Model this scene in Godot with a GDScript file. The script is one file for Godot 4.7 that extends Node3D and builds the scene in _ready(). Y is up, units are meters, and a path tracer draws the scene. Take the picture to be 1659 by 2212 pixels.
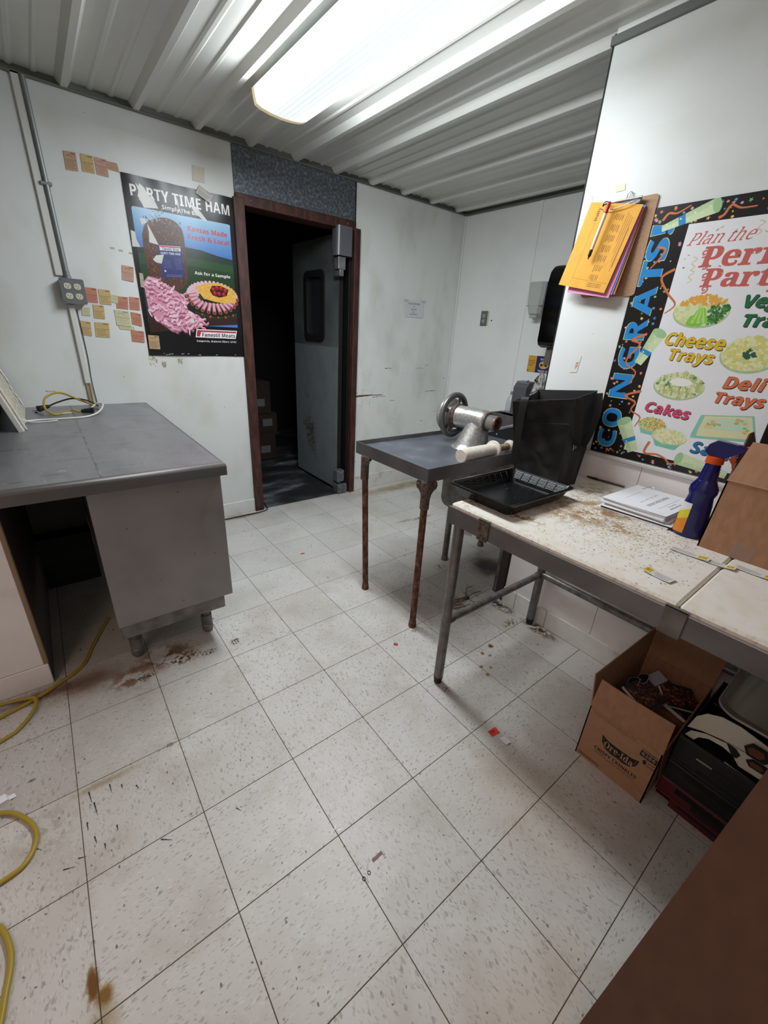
extends Node3D
# y is up, metres. The floor tiles are 0.3048 m squares whose joints pass through the origin.
const T := 0.3048
const BACK := -1.86      # face of the back wall
const RIGHT := 2.561     # face of the right wall
const PART := 1.135      # face of the partition with the party poster
const ROOF := 2.455
var rng := RandomNumberGenerator.new()
var mats := {}
var glyphs := {}
var names := {}


# ---------------------------------------------------------------- geometry
class Geo:
	var st := SurfaceTool.new()
	var group := 1

	func _init() -> void:
		st.begin(Mesh.PRIMITIVE_TRIANGLES)

	func flat() -> Geo:
		st.set_smooth_group(-1)
		return self

	func smooth() -> Geo:
		group += 1
		st.set_smooth_group(group)
		return self

	func tri(a: Vector3, b: Vector3, c: Vector3, ua := Vector2.ZERO, ub := Vector2.ZERO, uc := Vector2.ZERO) -> void:
		st.set_uv(ua); st.add_vertex(a)
		st.set_uv(uc); st.add_vertex(c)
		st.set_uv(ub); st.add_vertex(b)

	func quad(a: Vector3, b: Vector3, c: Vector3, d: Vector3, ua := Vector2(0, 0), ub := Vector2(0, 1), uc := Vector2(1, 1), ud := Vector2(1, 0)) -> void:
		tri(a, b, c, ua, ub, uc)
		tri(a, c, d, ua, uc, ud)

	func quad_out(a: Vector3, b: Vector3, c: Vector3, d: Vector3, out: Vector3) -> void:
		if (b - a).cross(c - a).dot(out) >= 0.0:
			quad(a, b, c, d)
		else:
			quad(a, d, c, b)

	func box(c: Vector3, size: Vector3, b := 0.0, basis := Basis()) -> Geo:
		flat()
		var h := size * 0.5
		b = minf(b, minf(h.x, minf(h.y, h.z)) * 0.9)
		var pt := func(a: int, s: float, su: float, sv: float) -> Vector3:
			var p := Vector3.ZERO
			var u := (a + 1) % 3
			var v := (a + 2) % 3
			p[a] = s * h[a]
			p[u] = su * (h[u] - b)
			p[v] = sv * (h[v] - b)
			return c + basis * p
		for a in 3:
			for s in [-1.0, 1.0]:
				var o := Vector3.ZERO
				o[a] = s
				quad_out(pt.call(a, s, -1.0, -1.0), pt.call(a, s, 1.0, -1.0), pt.call(a, s, 1.0, 1.0), pt.call(a, s, -1.0, 1.0), basis * o)
		if b > 0.0:
			for a in 3:
				var u := (a + 1) % 3
				for s in [-1.0, 1.0]:
					for su in [-1.0, 1.0]:
						var o := Vector3.ZERO
						o[a] = s
						o[u] = su
						# on face u the in-plane axes are (u+1, u+2) = (v, a)
						quad_out(pt.call(a, s, su, -1.0), pt.call(a, s, su, 1.0), pt.call(u, su, 1.0, s), pt.call(u, su, -1.0, s), basis * o)
			for sx in [-1.0, 1.0]:
				for sy in [-1.0, 1.0]:
					for sz in [-1.0, 1.0]:
						var p0: Vector3 = pt.call(0, sx, sy, sz)
						var p1: Vector3 = pt.call(1, sy, sz, sx)
						var p2: Vector3 = pt.call(2, sz, sx, sy)
						if (p1 - p0).cross(p2 - p0).dot(basis * Vector3(sx, sy, sz)) >= 0.0:
							tri(p0, p1, p2)
						else:
							tri(p0, p2, p1)
		return self

	func span(lo: Vector3, hi: Vector3, b := 0.0) -> Geo:
		return box((lo + hi) * 0.5, (hi - lo).abs(), b)

	func tube(pts: Array, r: float, sides := 10, r2 := -1.0, caps := true) -> Geo:
		smooth()
		var n := pts.size()
		var rings := []
		var up := Vector3.UP
		var d0: Vector3 = (pts[1] - pts[0]).normalized()
		if absf(d0.dot(up)) > 0.9:
			up = Vector3.RIGHT
		var side := d0.cross(up).normalized()
		for i in n:
			var d: Vector3 = (pts[mini(i + 1, n - 1)] - pts[maxi(i - 1, 0)]).normalized()
			side = (side - d * side.dot(d)).normalized()
			var w := d.cross(side)
			var rr := r if r2 < 0.0 else lerpf(r, r2, float(i) / (n - 1))
			var ring := []
			for k in sides:
				var t := TAU * k / sides
				ring.append(pts[i] + (side * cos(t) + w * sin(t)) * rr)
			rings.append(ring)
		for i in n - 1:
			for k in sides:
				var k2 := (k + 1) % sides
				quad(rings[i][k], rings[i][k2], rings[i + 1][k2], rings[i + 1][k])
		if caps:
			flat()
			for k in range(1, sides - 1):
				tri(rings[0][0], rings[0][k + 1], rings[0][k])
				tri(rings[n - 1][0], rings[n - 1][k], rings[n - 1][k + 1])
		return self

	# profile of (radius, height), bottom to top on the outside; every step has its own smoothing when hard
	func lathe(profile: Array, seg := 20, xf := Transform3D(), hard := false, squash := 1.0) -> Geo:
		smooth()
		for i in profile.size() - 1:
			if hard:
				smooth()
			var a: Vector2 = profile[i]
			var b: Vector2 = profile[i + 1]
			for k in seg:
				var t := TAU * k / seg
				var t2 := TAU * (k + 1) / seg
				var p0 := xf * Vector3(a.x * cos(t), a.y, -a.x * sin(t) * squash)
				var p1 := xf * Vector3(a.x * cos(t2), a.y, -a.x * sin(t2) * squash)
				var p2 := xf * Vector3(b.x * cos(t2), b.y, -b.x * sin(t2) * squash)
				var p3 := xf * Vector3(b.x * cos(t), b.y, -b.x * sin(t) * squash)
				if a.x > 0.00001:
					tri(p0, p1, p2)
				if b.x > 0.00001:
					tri(p0, p2, p3)
		return self

	# a flat outline (counter-clockwise, in x and y) carried from z0 to z1
	func prism(poly: Array, z0: float, z1: float, xf := Transform3D(), round := false) -> Geo:
		flat()
		var pk := PackedVector2Array(poly)
		var ids := Geometry2D.triangulate_polygon(pk)
		for i in range(0, ids.size(), 3):
			var a := pk[ids[i]]
			var b := pk[ids[i + 1]]
			var c := pk[ids[i + 2]]
			if (b - a).cross(c - a) < 0.0:
				var sw := b
				b = c
				c = sw
			tri(xf * Vector3(a.x, a.y, z1), xf * Vector3(b.x, b.y, z1), xf * Vector3(c.x, c.y, z1))
			tri(xf * Vector3(a.x, a.y, z0), xf * Vector3(c.x, c.y, z0), xf * Vector3(b.x, b.y, z0))
		if round:
			smooth()
		for i in pk.size():
			var a := pk[i]
			var b := pk[(i + 1) % pk.size()]
			quad(xf * Vector3(a.x, a.y, z0), xf * Vector3(b.x, b.y, z0), xf * Vector3(b.x, b.y, z1), xf * Vector3(a.x, a.y, z1))
		return self

	# a sheet seen from the front: o is its top left corner, r goes right, d goes down; fn(u, v) lifts it towards the viewer
	func sheet(o: Vector3, r: Vector3, d: Vector3, nx := 1, ny := 1, fn: Variant = null, thick := 0.0008) -> Geo:
		smooth()
		var n := d.cross(r).normalized()
		var front := []
		var back := []
		for j in ny + 1:
			for i in nx + 1:
				var u := float(i) / nx
				var v := float(j) / ny
				var p := o + r * u + d * v
				if fn != null:
					p += n * float(fn.call(u, v))
				front.append(p + n * thick)
				back.append(p)
		for j in ny:
			for i in nx:
				var a := j * (nx + 1) + i
				var b := a + nx + 1
				var ua := Vector2(float(i) / nx, float(j) / ny)
				var uc := Vector2(float(i + 1) / nx, float(j + 1) / ny)
				quad(front[a], front[b], front[b + 1], front[a + 1], ua, Vector2(ua.x, uc.y), uc, Vector2(uc.x, ua.y))
		smooth()
		for j in ny:
			for i in nx:
				var a := j * (nx + 1) + i
				var b := a + nx + 1
				var ua := Vector2(float(i) / nx, float(j) / ny)
				var uc := Vector2(float(i + 1) / nx, float(j + 1) / ny)
				quad(back[a], back[a + 1], back[b + 1], back[b], ua, Vector2(uc.x, ua.y), uc, Vector2(ua.x, uc.y))
		flat()
		var w := nx + 1
		for i in nx:
			quad(front[i + 1], back[i + 1], back[i], front[i], Vector2.ZERO, Vector2.ZERO, Vector2.ZERO, Vector2.ZERO)
			var q := ny * w + i
			quad(front[q], back[q], back[q + 1], front[q + 1], Vector2.ONE, Vector2.ONE, Vector2.ONE, Vector2.ONE)
		for j in ny:
			quad(front[j * w], back[j * w], back[(j + 1) * w], front[(j + 1) * w], Vector2.ZERO, Vector2.ZERO, Vector2.ZERO, Vector2.ZERO)
			quad(front[(j + 1) * w + nx], back[(j + 1) * w + nx], back[j * w + nx], front[j * w + nx], Vector2.ONE, Vector2.ONE, Vector2.ONE, Vector2.ONE)
		return self

	# a swept strip: rectangle w by t along points, w across 'side'
	func strip(pts: Array, side: Vector3, w: float, t: float) -> Geo:
		smooth()
		var n := pts.size()
		var rows := []
		for i in n:
			var d: Vector3 = (pts[mini(i + 1, n - 1)] - pts[maxi(i - 1, 0)]).normalized()
			var s := (side - d * side.dot(d)).normalized() * w * 0.5
			var nn := d.cross(s).normalized() * t * 0.5
			rows.append([pts[i] - s - nn, pts[i] + s - nn, pts[i] + s + nn, pts[i] - s + nn])
		for k in 4:
			smooth()
			for i in n - 1:
				quad(rows[i][k], rows[i][(k + 1) % 4], rows[i + 1][(k + 1) % 4], rows[i + 1][k])
		flat()
		quad(rows[0][3], rows[0][2], rows[0][1], rows[0][0])
		quad(rows[n - 1][0], rows[n - 1][1], rows[n - 1][2], rows[n - 1][3])
		return self

	func done() -> ArrayMesh:
		st.generate_normals()
		return st.commit()


func curve(pts: Array, steps := 6) -> Array:   # a smooth line through points
	var out := []
	for i in pts.size() - 1:
		var p0: Vector3 = pts[maxi(i - 1, 0)]
		var p1: Vector3 = pts[i]
		var p2: Vector3 = pts[i + 1]
		var p3: Vector3 = pts[mini(i + 2, pts.size() - 1)]
		for k in steps:
			out.append(p1.cubic_interpolate(p2, p0, p3, float(k) / steps))
	out.append(pts[-1])
	return out


func rounded(w: float, h: float, r: float, n := 5) -> Array:   # outline of a rounded rectangle about the origin
	var out := []
	for c in [[1, 1, 0.0], [-1, 1, 0.25], [-1, -1, 0.5], [1, -1, 0.75]]:
		for k in n + 1:
			var t: float = TAU * (c[2] + 0.25 * k / n)
			out.append(Vector2(c[0] * (w / 2 - r) + r * cos(t), c[1] * (h / 2 - r) + r * sin(t)))
	return out


# ---------------------------------------------------------------- nodes
func numbered(called: String) -> String:
	var n: int = names.get(called, 0)
	names[called] = n + 1
	return called if n == 0 else "%s_%03d" % [called, n]


func part(called: String, geo: Geo, m: Material, parent: Node3D, label := "") -> MeshInstance3D:
	var o := MeshInstance3D.new()
	o.name = called
	o.mesh = geo.done()
	o.material_override = m
	parent.add_child(o, true)
	if label:
		o.set_meta("label", label)
	return o


func tag(o: Node3D, label: String, category: String, group := "") -> void:
	o.set_meta("label", label)
	o.set_meta("category", category)
	if group:
		o.set_meta("group", group)


func thing(called: String, label: String, category: String, at := Vector3.ZERO, turn := 0.0, group := "") -> Node3D:
	var o := Node3D.new()
	o.name = numbered(called)
	add_child(o)
	o.position = at
	o.rotation.y = turn
	tag(o, label, category, group)
	return o


func single(called: String, geo: Geo, m: Material, label: String, category: String, at := Vector3.ZERO, turn := 0.0, group := "") -> MeshInstance3D:
	var o := part(called, geo, m, self)
	o.name = numbered(called)
	o.position = at
	o.rotation.y = turn
	tag(o, label, category, group)
	return o


func structure(called: String, geo: Geo = null, m: Material = null) -> Node3D:
	var o: Node3D = Node3D.new()
	if geo:
		o = MeshInstance3D.new()
		o.mesh = geo.done()
		o.material_override = m
	o.name = called
	add_child(o)
	o.set_meta("kind", "structure")
	return o


# ---------------------------------------------------------------- materials
func mat(key: String, c: Color, rough := 0.6, metal := 0.0, more := {}) -> StandardMaterial3D:
	if mats.has(key):
		return mats[key]
	var m := StandardMaterial3D.new()
	m.resource_name = key
	m.albedo_color = c
	m.roughness = rough
	m.metallic = metal
	for k in more:
		m.set(k, more[k])
	mats[key] = m
	return m


func ramp_noise(number: int, freq: float, stops: Array, size := 256, octaves := 4, kind := FastNoiseLite.TYPE_SIMPLEX_SMOOTH) -> NoiseTexture2D:
	var n := FastNoiseLite.new()
	n.seed = number
	n.frequency = freq
	n.noise_type = kind
	n.fractal_octaves = octaves
	var g := Gradient.new()
	var offs := PackedFloat32Array()
	var cols := PackedColorArray()
	for s in stops:
		offs.append(s[0])
		cols.append(s[1])
	g.offsets = offs
	g.colors = cols
	var t := NoiseTexture2D.new()
	t.width = size
	t.height = size
	t.seamless = true
	t.noise = n
	t.color_ramp = g
	return t


func grain(key: String, tex: Texture2D, scale: Vector3, rough := 0.6, metal := 0.0, more := {}) -> StandardMaterial3D:
	var m := mat(key, Color.WHITE, rough, metal, more)
	m.albedo_texture = tex
	m.uv1_triplanar = true
	m.uv1_scale = scale
	return m


func printed(key: String, im: Image, rough := 0.6, more := {}) -> StandardMaterial3D:
	var m := mat(key, Color.WHITE, rough, 0.0, more)
	m.albedo_texture = ImageTexture.create_from_image(im)
	m.texture_repeat = false
	return m


# ---------------------------------------------------------------- drawing print into images
func canvas(w: int, h: int, c: Color) -> Image:
	var im := Image.create(w, h, false, Image.FORMAT_RGBA8)
	im.fill(c)
	return im


func fill_tri(im: Image, a: Vector2, b: Vector2, c: Vector2, col: Color) -> void:
	var y0 := int(floor(minf(a.y, minf(b.y, c.y))))
	var y1 := int(ceil(maxf(a.y, maxf(b.y, c.y))))
	var e := [[a, b], [b, c], [c, a]]
	for y in range(maxi(y0, 0), mini(y1 + 1, im.get_height())):
		var yc := y + 0.5
		var lo := 1e9
		var hi := -1e9
		for s in e:
			var p: Vector2 = s[0]
			var q: Vector2 = s[1]
			if (p.y <= yc) != (q.y <= yc):
				var x := p.x + (yc - p.y) / (q.y - p.y) * (q.x - p.x)
				lo = minf(lo, x)
				hi = maxf(hi, x)
		if hi >= lo:
			var xa := int(round(lo))
			var xb := int(round(hi))
			if xb > xa:
				im.fill_rect(Rect2i(xa, y, xb - xa, 1), col)


func fill_poly(im: Image, pts: Array, col: Color) -> void:
	var pk := PackedVector2Array(pts)
	var ids := Geometry2D.triangulate_polygon(pk)
	for i in range(0, ids.size(), 3):
		fill_tri(im, pk[ids[i]], pk[ids[i + 1]], pk[ids[i + 2]], col)


func ellipse(im: Image, c: Vector2, rx: float, ry: float, col: Color, ang := 0.0, n := 18, rough := 0.0) -> void:
	var pts := []
	for k in n:
		var t := TAU * k / n
		var f := 1.0 + rough * rng.randf_range(-1, 1)
		pts.append(c + Vector2(cos(t) * rx * f, sin(t) * ry * f).rotated(ang))
	fill_poly(im, pts, col)


func stroke(im: Image, pts: Array, w: float, col: Color, w2 := -1.0) -> void:
	for i in pts.size() - 1:
		var a: Vector2 = pts[i]
		var b: Vector2 = pts[i + 1]
		var wa := w if w2 < 0 else lerpf(w, w2, float(i) / (pts.size() - 1))
		var wb := w if w2 < 0 else lerpf(w, w2, float(i + 1) / (pts.size() - 1))
		var n := (b - a).normalized().orthogonal() * 0.5
		fill_tri(im, a + n * wa, a - n * wa, b + n * wb, col)
		fill_tri(im, a - n * wa, b - n * wb, b + n * wb, col)


func bend(pts: Array, steps := 8) -> Array:
	var out := []
	for i in pts.size() - 1:
		var p0: Vector2 = pts[maxi(i - 1, 0)]
		var p3: Vector2 = pts[mini(i + 2, pts.size() - 1)]
		for k in steps:
			out.append((pts[i] as Vector2).cubic_interpolate(pts[i + 1], p0, p3, float(k) / steps))
	out.append(pts[-1])
	return out


# letters, stretched so that their outline fills the parallelogram from o along r and d
func letters(im: Image, text: String, o: Vector2, r: Vector2, d: Vector2, col: Color, font := "Droid Sans", bold := true) -> void:
	var key := "%s|%s|%s" % [text, font, bold]
	if not glyphs.has(key):
		var tm := TextMesh.new()
		var f := SystemFont.new()
		f.font_names = PackedStringArray([font])
		f.font_weight = 700 if bold else 400
		tm.font = f
		tm.text = text
		tm.font_size = 64
		tm.pixel_size = 1.0
		tm.depth = 0.0
		tm.curve_step = 4.0
		var arr := tm.get_mesh_arrays()
		var vs: PackedVector3Array = arr[Mesh.ARRAY_VERTEX]
		var ids: PackedInt32Array = arr[Mesh.ARRAY_INDEX]
		var box := Rect2(vs[0].x, vs[0].y, 0, 0)
		for p in vs:
			box = box.expand(Vector2(p.x, p.y))
		var t := PackedVector2Array()
		for i in ids:
			t.append(Vector2((vs[i].x - box.position.x) / box.size.x, 1.0 - (vs[i].y - box.position.y) / box.size.y))
		glyphs[key] = t
	var ts: PackedVector2Array = glyphs[key]
	for i in range(0, ts.size(), 3):
		fill_tri(im, o + r * ts[i].x + d * ts[i].y, o + r * ts[i + 1].x + d * ts[i + 1].y, o + r * ts[i + 2].x + d * ts[i + 2].y, col)


func blot(size: Vector2i, col: Color, strength := 0.6, power := 1.0, broken := 0.0) -> Image:   # a soft stain
	var im := Image.create(maxi(size.x, 2), maxi(size.y, 2), false, Image.FORMAT_RGBA8)
	var n := FastNoiseLite.new()
	n.seed = rng.randi() % 9999
	n.frequency = 1.6 / maxf(minf(size.x, size.y), 8.0) * (1.0 + 4.0 * broken)
	n.fractal_octaves = 5
	n.fractal_gain = 0.65
	for y in im.get_height():
		for x in im.get_width():
			var p := Vector2((x + 0.5) / im.get_width() * 2 - 1, (y + 0.5) / im.get_height() * 2 - 1)
			var v := n.get_noise_2d(x, y)
			var a := clampf(pow(clampf(1.0 - p.length() + v * (0.5 + broken), 0, 1), power) * strength, 0.0, 1.0)
			a *= clampf(1.2 - p.length() * p.length() * 1.2, 0, 1)
			if broken > 0.0:
				a *= clampf(0.5 + (v - broken * 0.5 + 0.1) * 5.0, 0, 1)
			im.set_pixel(x, y, Color(col.r, col.g, col.b, clampf(a, 0, 1)))
	return im


func press(im: Image, stamp: Image, c: Vector2) -> void:
	im.blend_rect(stamp, Rect2i(Vector2i.ZERO, stamp.get_size()), Vector2i(c) - stamp.get_size() / 2)


func specks(im: Image, area: Rect2, count: int, size: Vector2, cols: Array, ang := 0.0, jitter := 3.14) -> void:
	for i in count:
		var p := area.position + Vector2(rng.randf(), rng.randf()) * area.size
		var s := rng.randf_range(0.5, 1.0)
		ellipse(im, p, size.x * s, size.y * s, cols[rng.randi() % cols.size()], ang + rng.randf_range(-jitter, jitter), 7, 0.3)


func clouds(im: Image, number: int, freq: float, col: Color, strength: float, cut := 0.5) -> void:   # soft patches all over
	var n := FastNoiseLite.new()
	n.seed = number
	n.frequency = freq
	n.fractal_octaves = 4
	var w := 256
	var src := n.get_image(w, w)
	var a := Image.create(w, w, false, Image.FORMAT_RGBA8)
	for y in w:
		for x in w:
			var v := src.get_pixel(x, y).r
			a.set_pixel(x, y, Color(col.r, col.g, col.b, clampf((v - cut) / (1.0 - cut), 0, 1) * strength))
	a.resize(im.get_width(), im.get_height(), Image.INTERPOLATE_CUBIC)
	im.blend_rect(a, Rect2i(Vector2i.ZERO, a.get_size()), Vector2i.ZERO)


# ---------------------------------------------------------------- the scene
func _ready() -> void:
	rng.seed = 7
	var cam := Camera3D.new()
	cam.name = "camera"
	cam.fov = 102.2
	cam.near = 0.02
	cam.far = 40.0
	cam.position = Vector3(-0.72584, 1.41133, 1.25180)
	cam.rotation = Vector3(-0.407146, -0.684377, 0.060240)
	add_child(cam)
	cam.current = true
	var env := Environment.new()
	env.background_mode = Environment.BG_COLOR
	env.background_color = Color(0.0, 0.0, 0.0)
	env.tonemap_mode = Environment.TONE_MAPPER_LINEAR
	env.tonemap_exposure = 1.0
	env.sdfgi_enabled = true
	env.ssao_enabled = true
	env.ssil_enabled = true
	var we := WorldEnvironment.new()
	we.name = "environment"
	we.environment = env
	add_child(we)
	light_fixture(Vector3(0.425, 0, -0.505), 3.75, Color(0.95, 0.98, 1.0), 1.0, "long fluorescent ceiling light with a ribbed wraparound lens, over the steel counter")
	light_fixture(Vector3(-1.9, 0, 1.35), 1.0, Color(1.0, 0.87, 0.82), 1.0, "added fill light built as a fluorescent ceiling fixture, out of view behind the viewer on the left")  # added fill lamp, out of view, to brighten the space under the table
	make_materials()
	build_floor()
	build_walls()
	build_ceiling()
	build_doorway()
	build_left_wall_things()
	build_counter()
	build_prep_table()
	build_grinder()
	build_far_corner()
	build_partition_things()
	build_cutting_table()
	build_on_cutting_table()
	build_under_table()
	build_floor_things()


# a wraparound fluorescent lamp: steel back, ribbed lens, two end caps, and the light it gives
func light_fixture(at: Vector3, energy: float, tint: Color, glow: float, label: String) -> void:
	var t := thing("ceiling_light", label, "light", Vector3(at.x, 0, at.z))
	var L := 0.615
	var white := mat("lamp_white", Color(0.86, 0.87, 0.85), 0.4)
	part("housing", Geo.new().span(Vector3(-0.115, 2.39, -L + 0.02), Vector3(0.115, 2.4255, L - 0.02), 0.004), white, t)
	var lens := mat("lamp_lens_%s" % at.z, Color(0.92, 0.95, 0.96), 0.35)
	lens.emission_enabled = true
	lens.emission = tint
	lens.emission_energy_multiplier = glow
	var prof := [Vector2(0.137, 2.408), Vector2(0.132, 2.372), Vector2(0.126, 2.350), Vector2(0.10, 2.341), Vector2(0.05, 2.334), Vector2(0.0, 2.332), Vector2(-0.05, 2.334), Vector2(-0.10, 2.341), Vector2(-0.126, 2.350), Vector2(-0.132, 2.372), Vector2(-0.137, 2.408)]
	# the two tubes behind the lens show as brighter bands
	var dim := lens.duplicate() as StandardMaterial3D
	dim.resource_name = "lamp_lens_dim_%s" % at.z
	dim.emission_energy_multiplier = glow * 0.80
	for band in 2:
		var g := Geo.new()
		for i in prof.size() - 1:
			if (i in [2, 3, 6, 7]) != (band == 0):
				continue
			if i in [0, 2, 8, 9]:
				g.smooth()
			var a: Vector2 = prof[i]
			var b: Vector2 = prof[i + 1]
			g.quad(Vector3(a.x, a.y, -L + 0.012), Vector3(b.x, b.y, -L + 0.012), Vector3(b.x, b.y, L - 0.012), Vector3(a.x, a.y, L - 0.012))
		part("lens", g, lens if band == 0 else dim, t)
	# prismatic ribs along the sides and the bottom of the lens
	var ribs := Geo.new()
	for i in prof.size() - 1:
		var a: Vector2 = prof[i]
		var b: Vector2 = prof[i + 1]
		for k in 2:
			var p := a.lerp(b, (k + 0.5) / 2.0)
			ribs.box(Vector3(p.x, p.y - 0.0004, 0), Vector3(0.0022, 0.0016, 2 * L - 0.04))
	part("lens_rib", ribs, lens, t)
	var cap := mat("lamp_end_%s" % at.z, Color(0.86, 0.80, 0.66), 0.4)
	cap.emission_enabled = true
	cap.emission = Color(0.93, 0.86, 0.68)
	cap.emission_energy_multiplier = glow * 0.42
	var poly := []
	for p in prof:
		poly.append(Vector2(-p.x, p.y))
	for s in [-1.0, 1.0]:
		part("end_cap", Geo.new().prism(poly, s * L - 0.013, s * L + 0.013), cap, t)
	var l := AreaLight3D.new()
	l.name = "tube_light"
	l.area_size = Vector2(0.24, 2 * L - 0.06)
	l.light_color = tint
	l.light_energy = energy
	l.area_range = 14.0
	l.area_attenuation = 2.0
	l.shadow_enabled = true
	l.position = Vector3(0, 2.327, 0)
	l.rotation = Vector3(-PI / 2, 0, 0)
	t.add_child(l)
	for s in [-1.0, 1.0]:   # the upright sides of the lens shine over the roof sheets and walls
		var e := AreaLight3D.new()
		e.name = "lens_side_light"
		e.area_size = Vector2(2 * L - 0.06, 0.05)
		e.light_color = tint
		e.light_energy = energy * 0.16
		e.area_range = 14.0
		e.area_attenuation = 2.0
		e.shadow_enabled = true
		e.position = Vector3(s * 0.142, 2.382, 0)
		e.rotation = Vector3(0, -s * PI / 2, 0)
		t.add_child(e, true)


func make_materials() -> void:
	var k := Color(0.42, 0.42, 0.43)
	grain("steel", ramp_noise(3, 0.02, [[0.0, Color(0.40, 0.40, 0.41)], [0.45, Color(0.56, 0.56, 0.57)], [1.0, Color(0.68, 0.68, 0.69)]]), Vector3(1.6, 1.6, 1.6), 0.42, 0.75)
	grain("steel_top", ramp_noise(5, 0.008, [[0.0, Color(0.53, 0.53, 0.54)], [0.45, Color(0.58, 0.58, 0.59)], [0.7, Color(0.61, 0.61, 0.62)], [1.0, Color(0.66, 0.66, 0.67)]], 512, 6), Vector3(0.5, 0.5, 1.5), 0.36, 0.7)
	grain("steel_front", ramp_noise(8, 0.012, [[0.0, Color(0.48, 0.46, 0.46)], [0.5, Color(0.55, 0.53, 0.53)], [1.0, Color(0.60, 0.58, 0.58)]]), Vector3(0.6, 0.6, 0.6), 0.5, 0.6)
	grain("steel_lip", ramp_noise(11, 0.012, [[0.0, Color(0.36, 0.345, 0.34)], [1.0, Color(0.44, 0.42, 0.415)]]), Vector3(0.6, 0.6, 0.6), 0.5, 0.6)
	grain("steel_dirty", ramp_noise(9, 0.03, [[0.0, Color(0.36, 0.34, 0.32)], [0.5, Color(0.47, 0.45, 0.43)], [1.0, Color(0.56, 0.55, 0.53)]]), Vector3(1.5, 1.5, 1.5), 0.55, 0.5)
	grain("steel_dark", ramp_noise(10, 0.02, [[0.0, Color(0.40, 0.385, 0.385)], [0.5, Color(0.45, 0.435, 0.435)], [1.0, Color(0.50, 0.485, 0.485)]]), Vector3(0.9, 0.9, 0.9), 0.42, 0.65)
	grain("pipe", ramp_noise(12, 0.03, [[0.0, Color(0.34, 0.29, 0.26)], [0.35, Color(0.44, 0.42, 0.41)], [1.0, Color(0.56, 0.55, 0.54)]]), Vector3(3, 1.5, 3), 0.42, 0.6)
	grain("rust", ramp_noise(14, 0.03, [[0.0, Color(0.16, 0.09, 0.06)], [0.4, Color(0.33, 0.19, 0.12)], [0.62, Color(0.46, 0.28, 0.18)], [1.0, Color(0.55, 0.50, 0.46)]]), Vector3(4, 2, 4), 0.75, 0.15)
	grain("rust_cast", ramp_noise(15, 0.03, [[0.0, Color(0.24, 0.15, 0.10)], [0.45, Color(0.40, 0.33, 0.29)], [1.0, Color(0.50, 0.47, 0.45)]]), Vector3(5, 5, 5), 0.6, 0.4)
	grain("galvanized", ramp_noise(17, 0.03, [[0.0, Color(0.28, 0.30, 0.32)], [0.5, Color(0.38, 0.40, 0.43)], [0.75, Color(0.47, 0.50, 0.53)], [1.0, Color(0.66, 0.69, 0.72)]], 512, 5), Vector3(2.5, 2.5, 2.5), 0.5, 0.35)
	grain("cast_tin", ramp_noise(19, 0.025, [[0.0, Color(0.56, 0.54, 0.52)], [0.4, Color(0.70, 0.69, 0.67)], [1.0, Color(0.84, 0.83, 0.81)]]), Vector3(7, 7, 7), 0.36, 0.7)
	grain("brown_frame", ramp_noise(21, 0.02, [[0.0, Color(0.17, 0.09, 0.07)], [0.6, Color(0.27, 0.15, 0.12)], [1.0, Color(0.38, 0.20, 0.13)]]), Vector3(4, 1.2, 4), 0.55)
	grain("door_skin", ramp_noise(23, 0.01, [[0.0, Color(0.30, 0.315, 0.31)], [0.5, Color(0.37, 0.39, 0.39)], [1.0, Color(0.41, 0.43, 0.43)]]), Vector3(0.8, 0.8, 0.8), 0.5, 0.1)
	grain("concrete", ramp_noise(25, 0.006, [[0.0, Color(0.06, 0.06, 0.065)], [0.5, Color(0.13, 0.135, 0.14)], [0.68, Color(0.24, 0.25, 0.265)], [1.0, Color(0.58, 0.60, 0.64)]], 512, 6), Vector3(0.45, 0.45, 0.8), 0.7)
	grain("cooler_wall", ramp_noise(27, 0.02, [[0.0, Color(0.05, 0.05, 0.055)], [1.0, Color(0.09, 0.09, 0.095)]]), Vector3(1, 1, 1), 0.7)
	grain("roof_paint", ramp_noise(29, 0.015, [[0.0, Color(0.82, 0.815, 0.785)], [0.5, Color(0.86, 0.86, 0.835)], [1.0, Color(0.88, 0.885, 0.865)]]), Vector3(0.4, 0.4, 0.15), 0.36, 0.15)
	grain("cardboard", ramp_noise(31, 0.05, [[0.0, Color(0.60, 0.44, 0.335)], [0.5, Color(0.645, 0.48, 0.365)], [1.0, Color(0.68, 0.51, 0.39)]]), Vector3(3, 1.2, 3), 0.85)
	grain("cardboard_shaded", ramp_noise(33, 0.05, [[0.0, Color(0.34, 0.225, 0.165)], [0.5, Color(0.365, 0.245, 0.18)], [1.0, Color(0.39, 0.265, 0.195)]]), Vector3(2, 0.8, 2), 0.85)  # cardboard darkened in colour for sides that lie in shade
	grain("masonite", ramp_noise(35, 0.08, [[0.0, Color(0.60, 0.45, 0.33)], [1.0, Color(0.70, 0.55, 0.42)]]), Vector3(5, 5, 5), 0.6)
	grain("poly_side", ramp_noise(37, 0.04, [[0.0, Color(0.72, 0.64, 0.55)], [0.35, Color(0.88, 0.85, 0.80)], [1.0, Color(0.91, 0.89, 0.86)]]), Vector3(4, 4, 4), 0.55)
	grain("stomper", ramp_noise(38, 0.04, [[0.0, Color(0.76, 0.68, 0.60)], [0.4, Color(0.85, 0.81, 0.76)], [1.0, Color(0.89, 0.87, 0.83)]]), Vector3(3, 8, 8), 0.5)
	grain("wall_paint", ramp_noise(39, 0.01, [[0.0, Color(0.89, 0.90, 0.89)], [0.5, Color(0.92, 0.93, 0.92)], [1.0, Color(0.93, 0.94, 0.93)]]), Vector3(0.7, 0.7, 0.7), 0.38)
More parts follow.
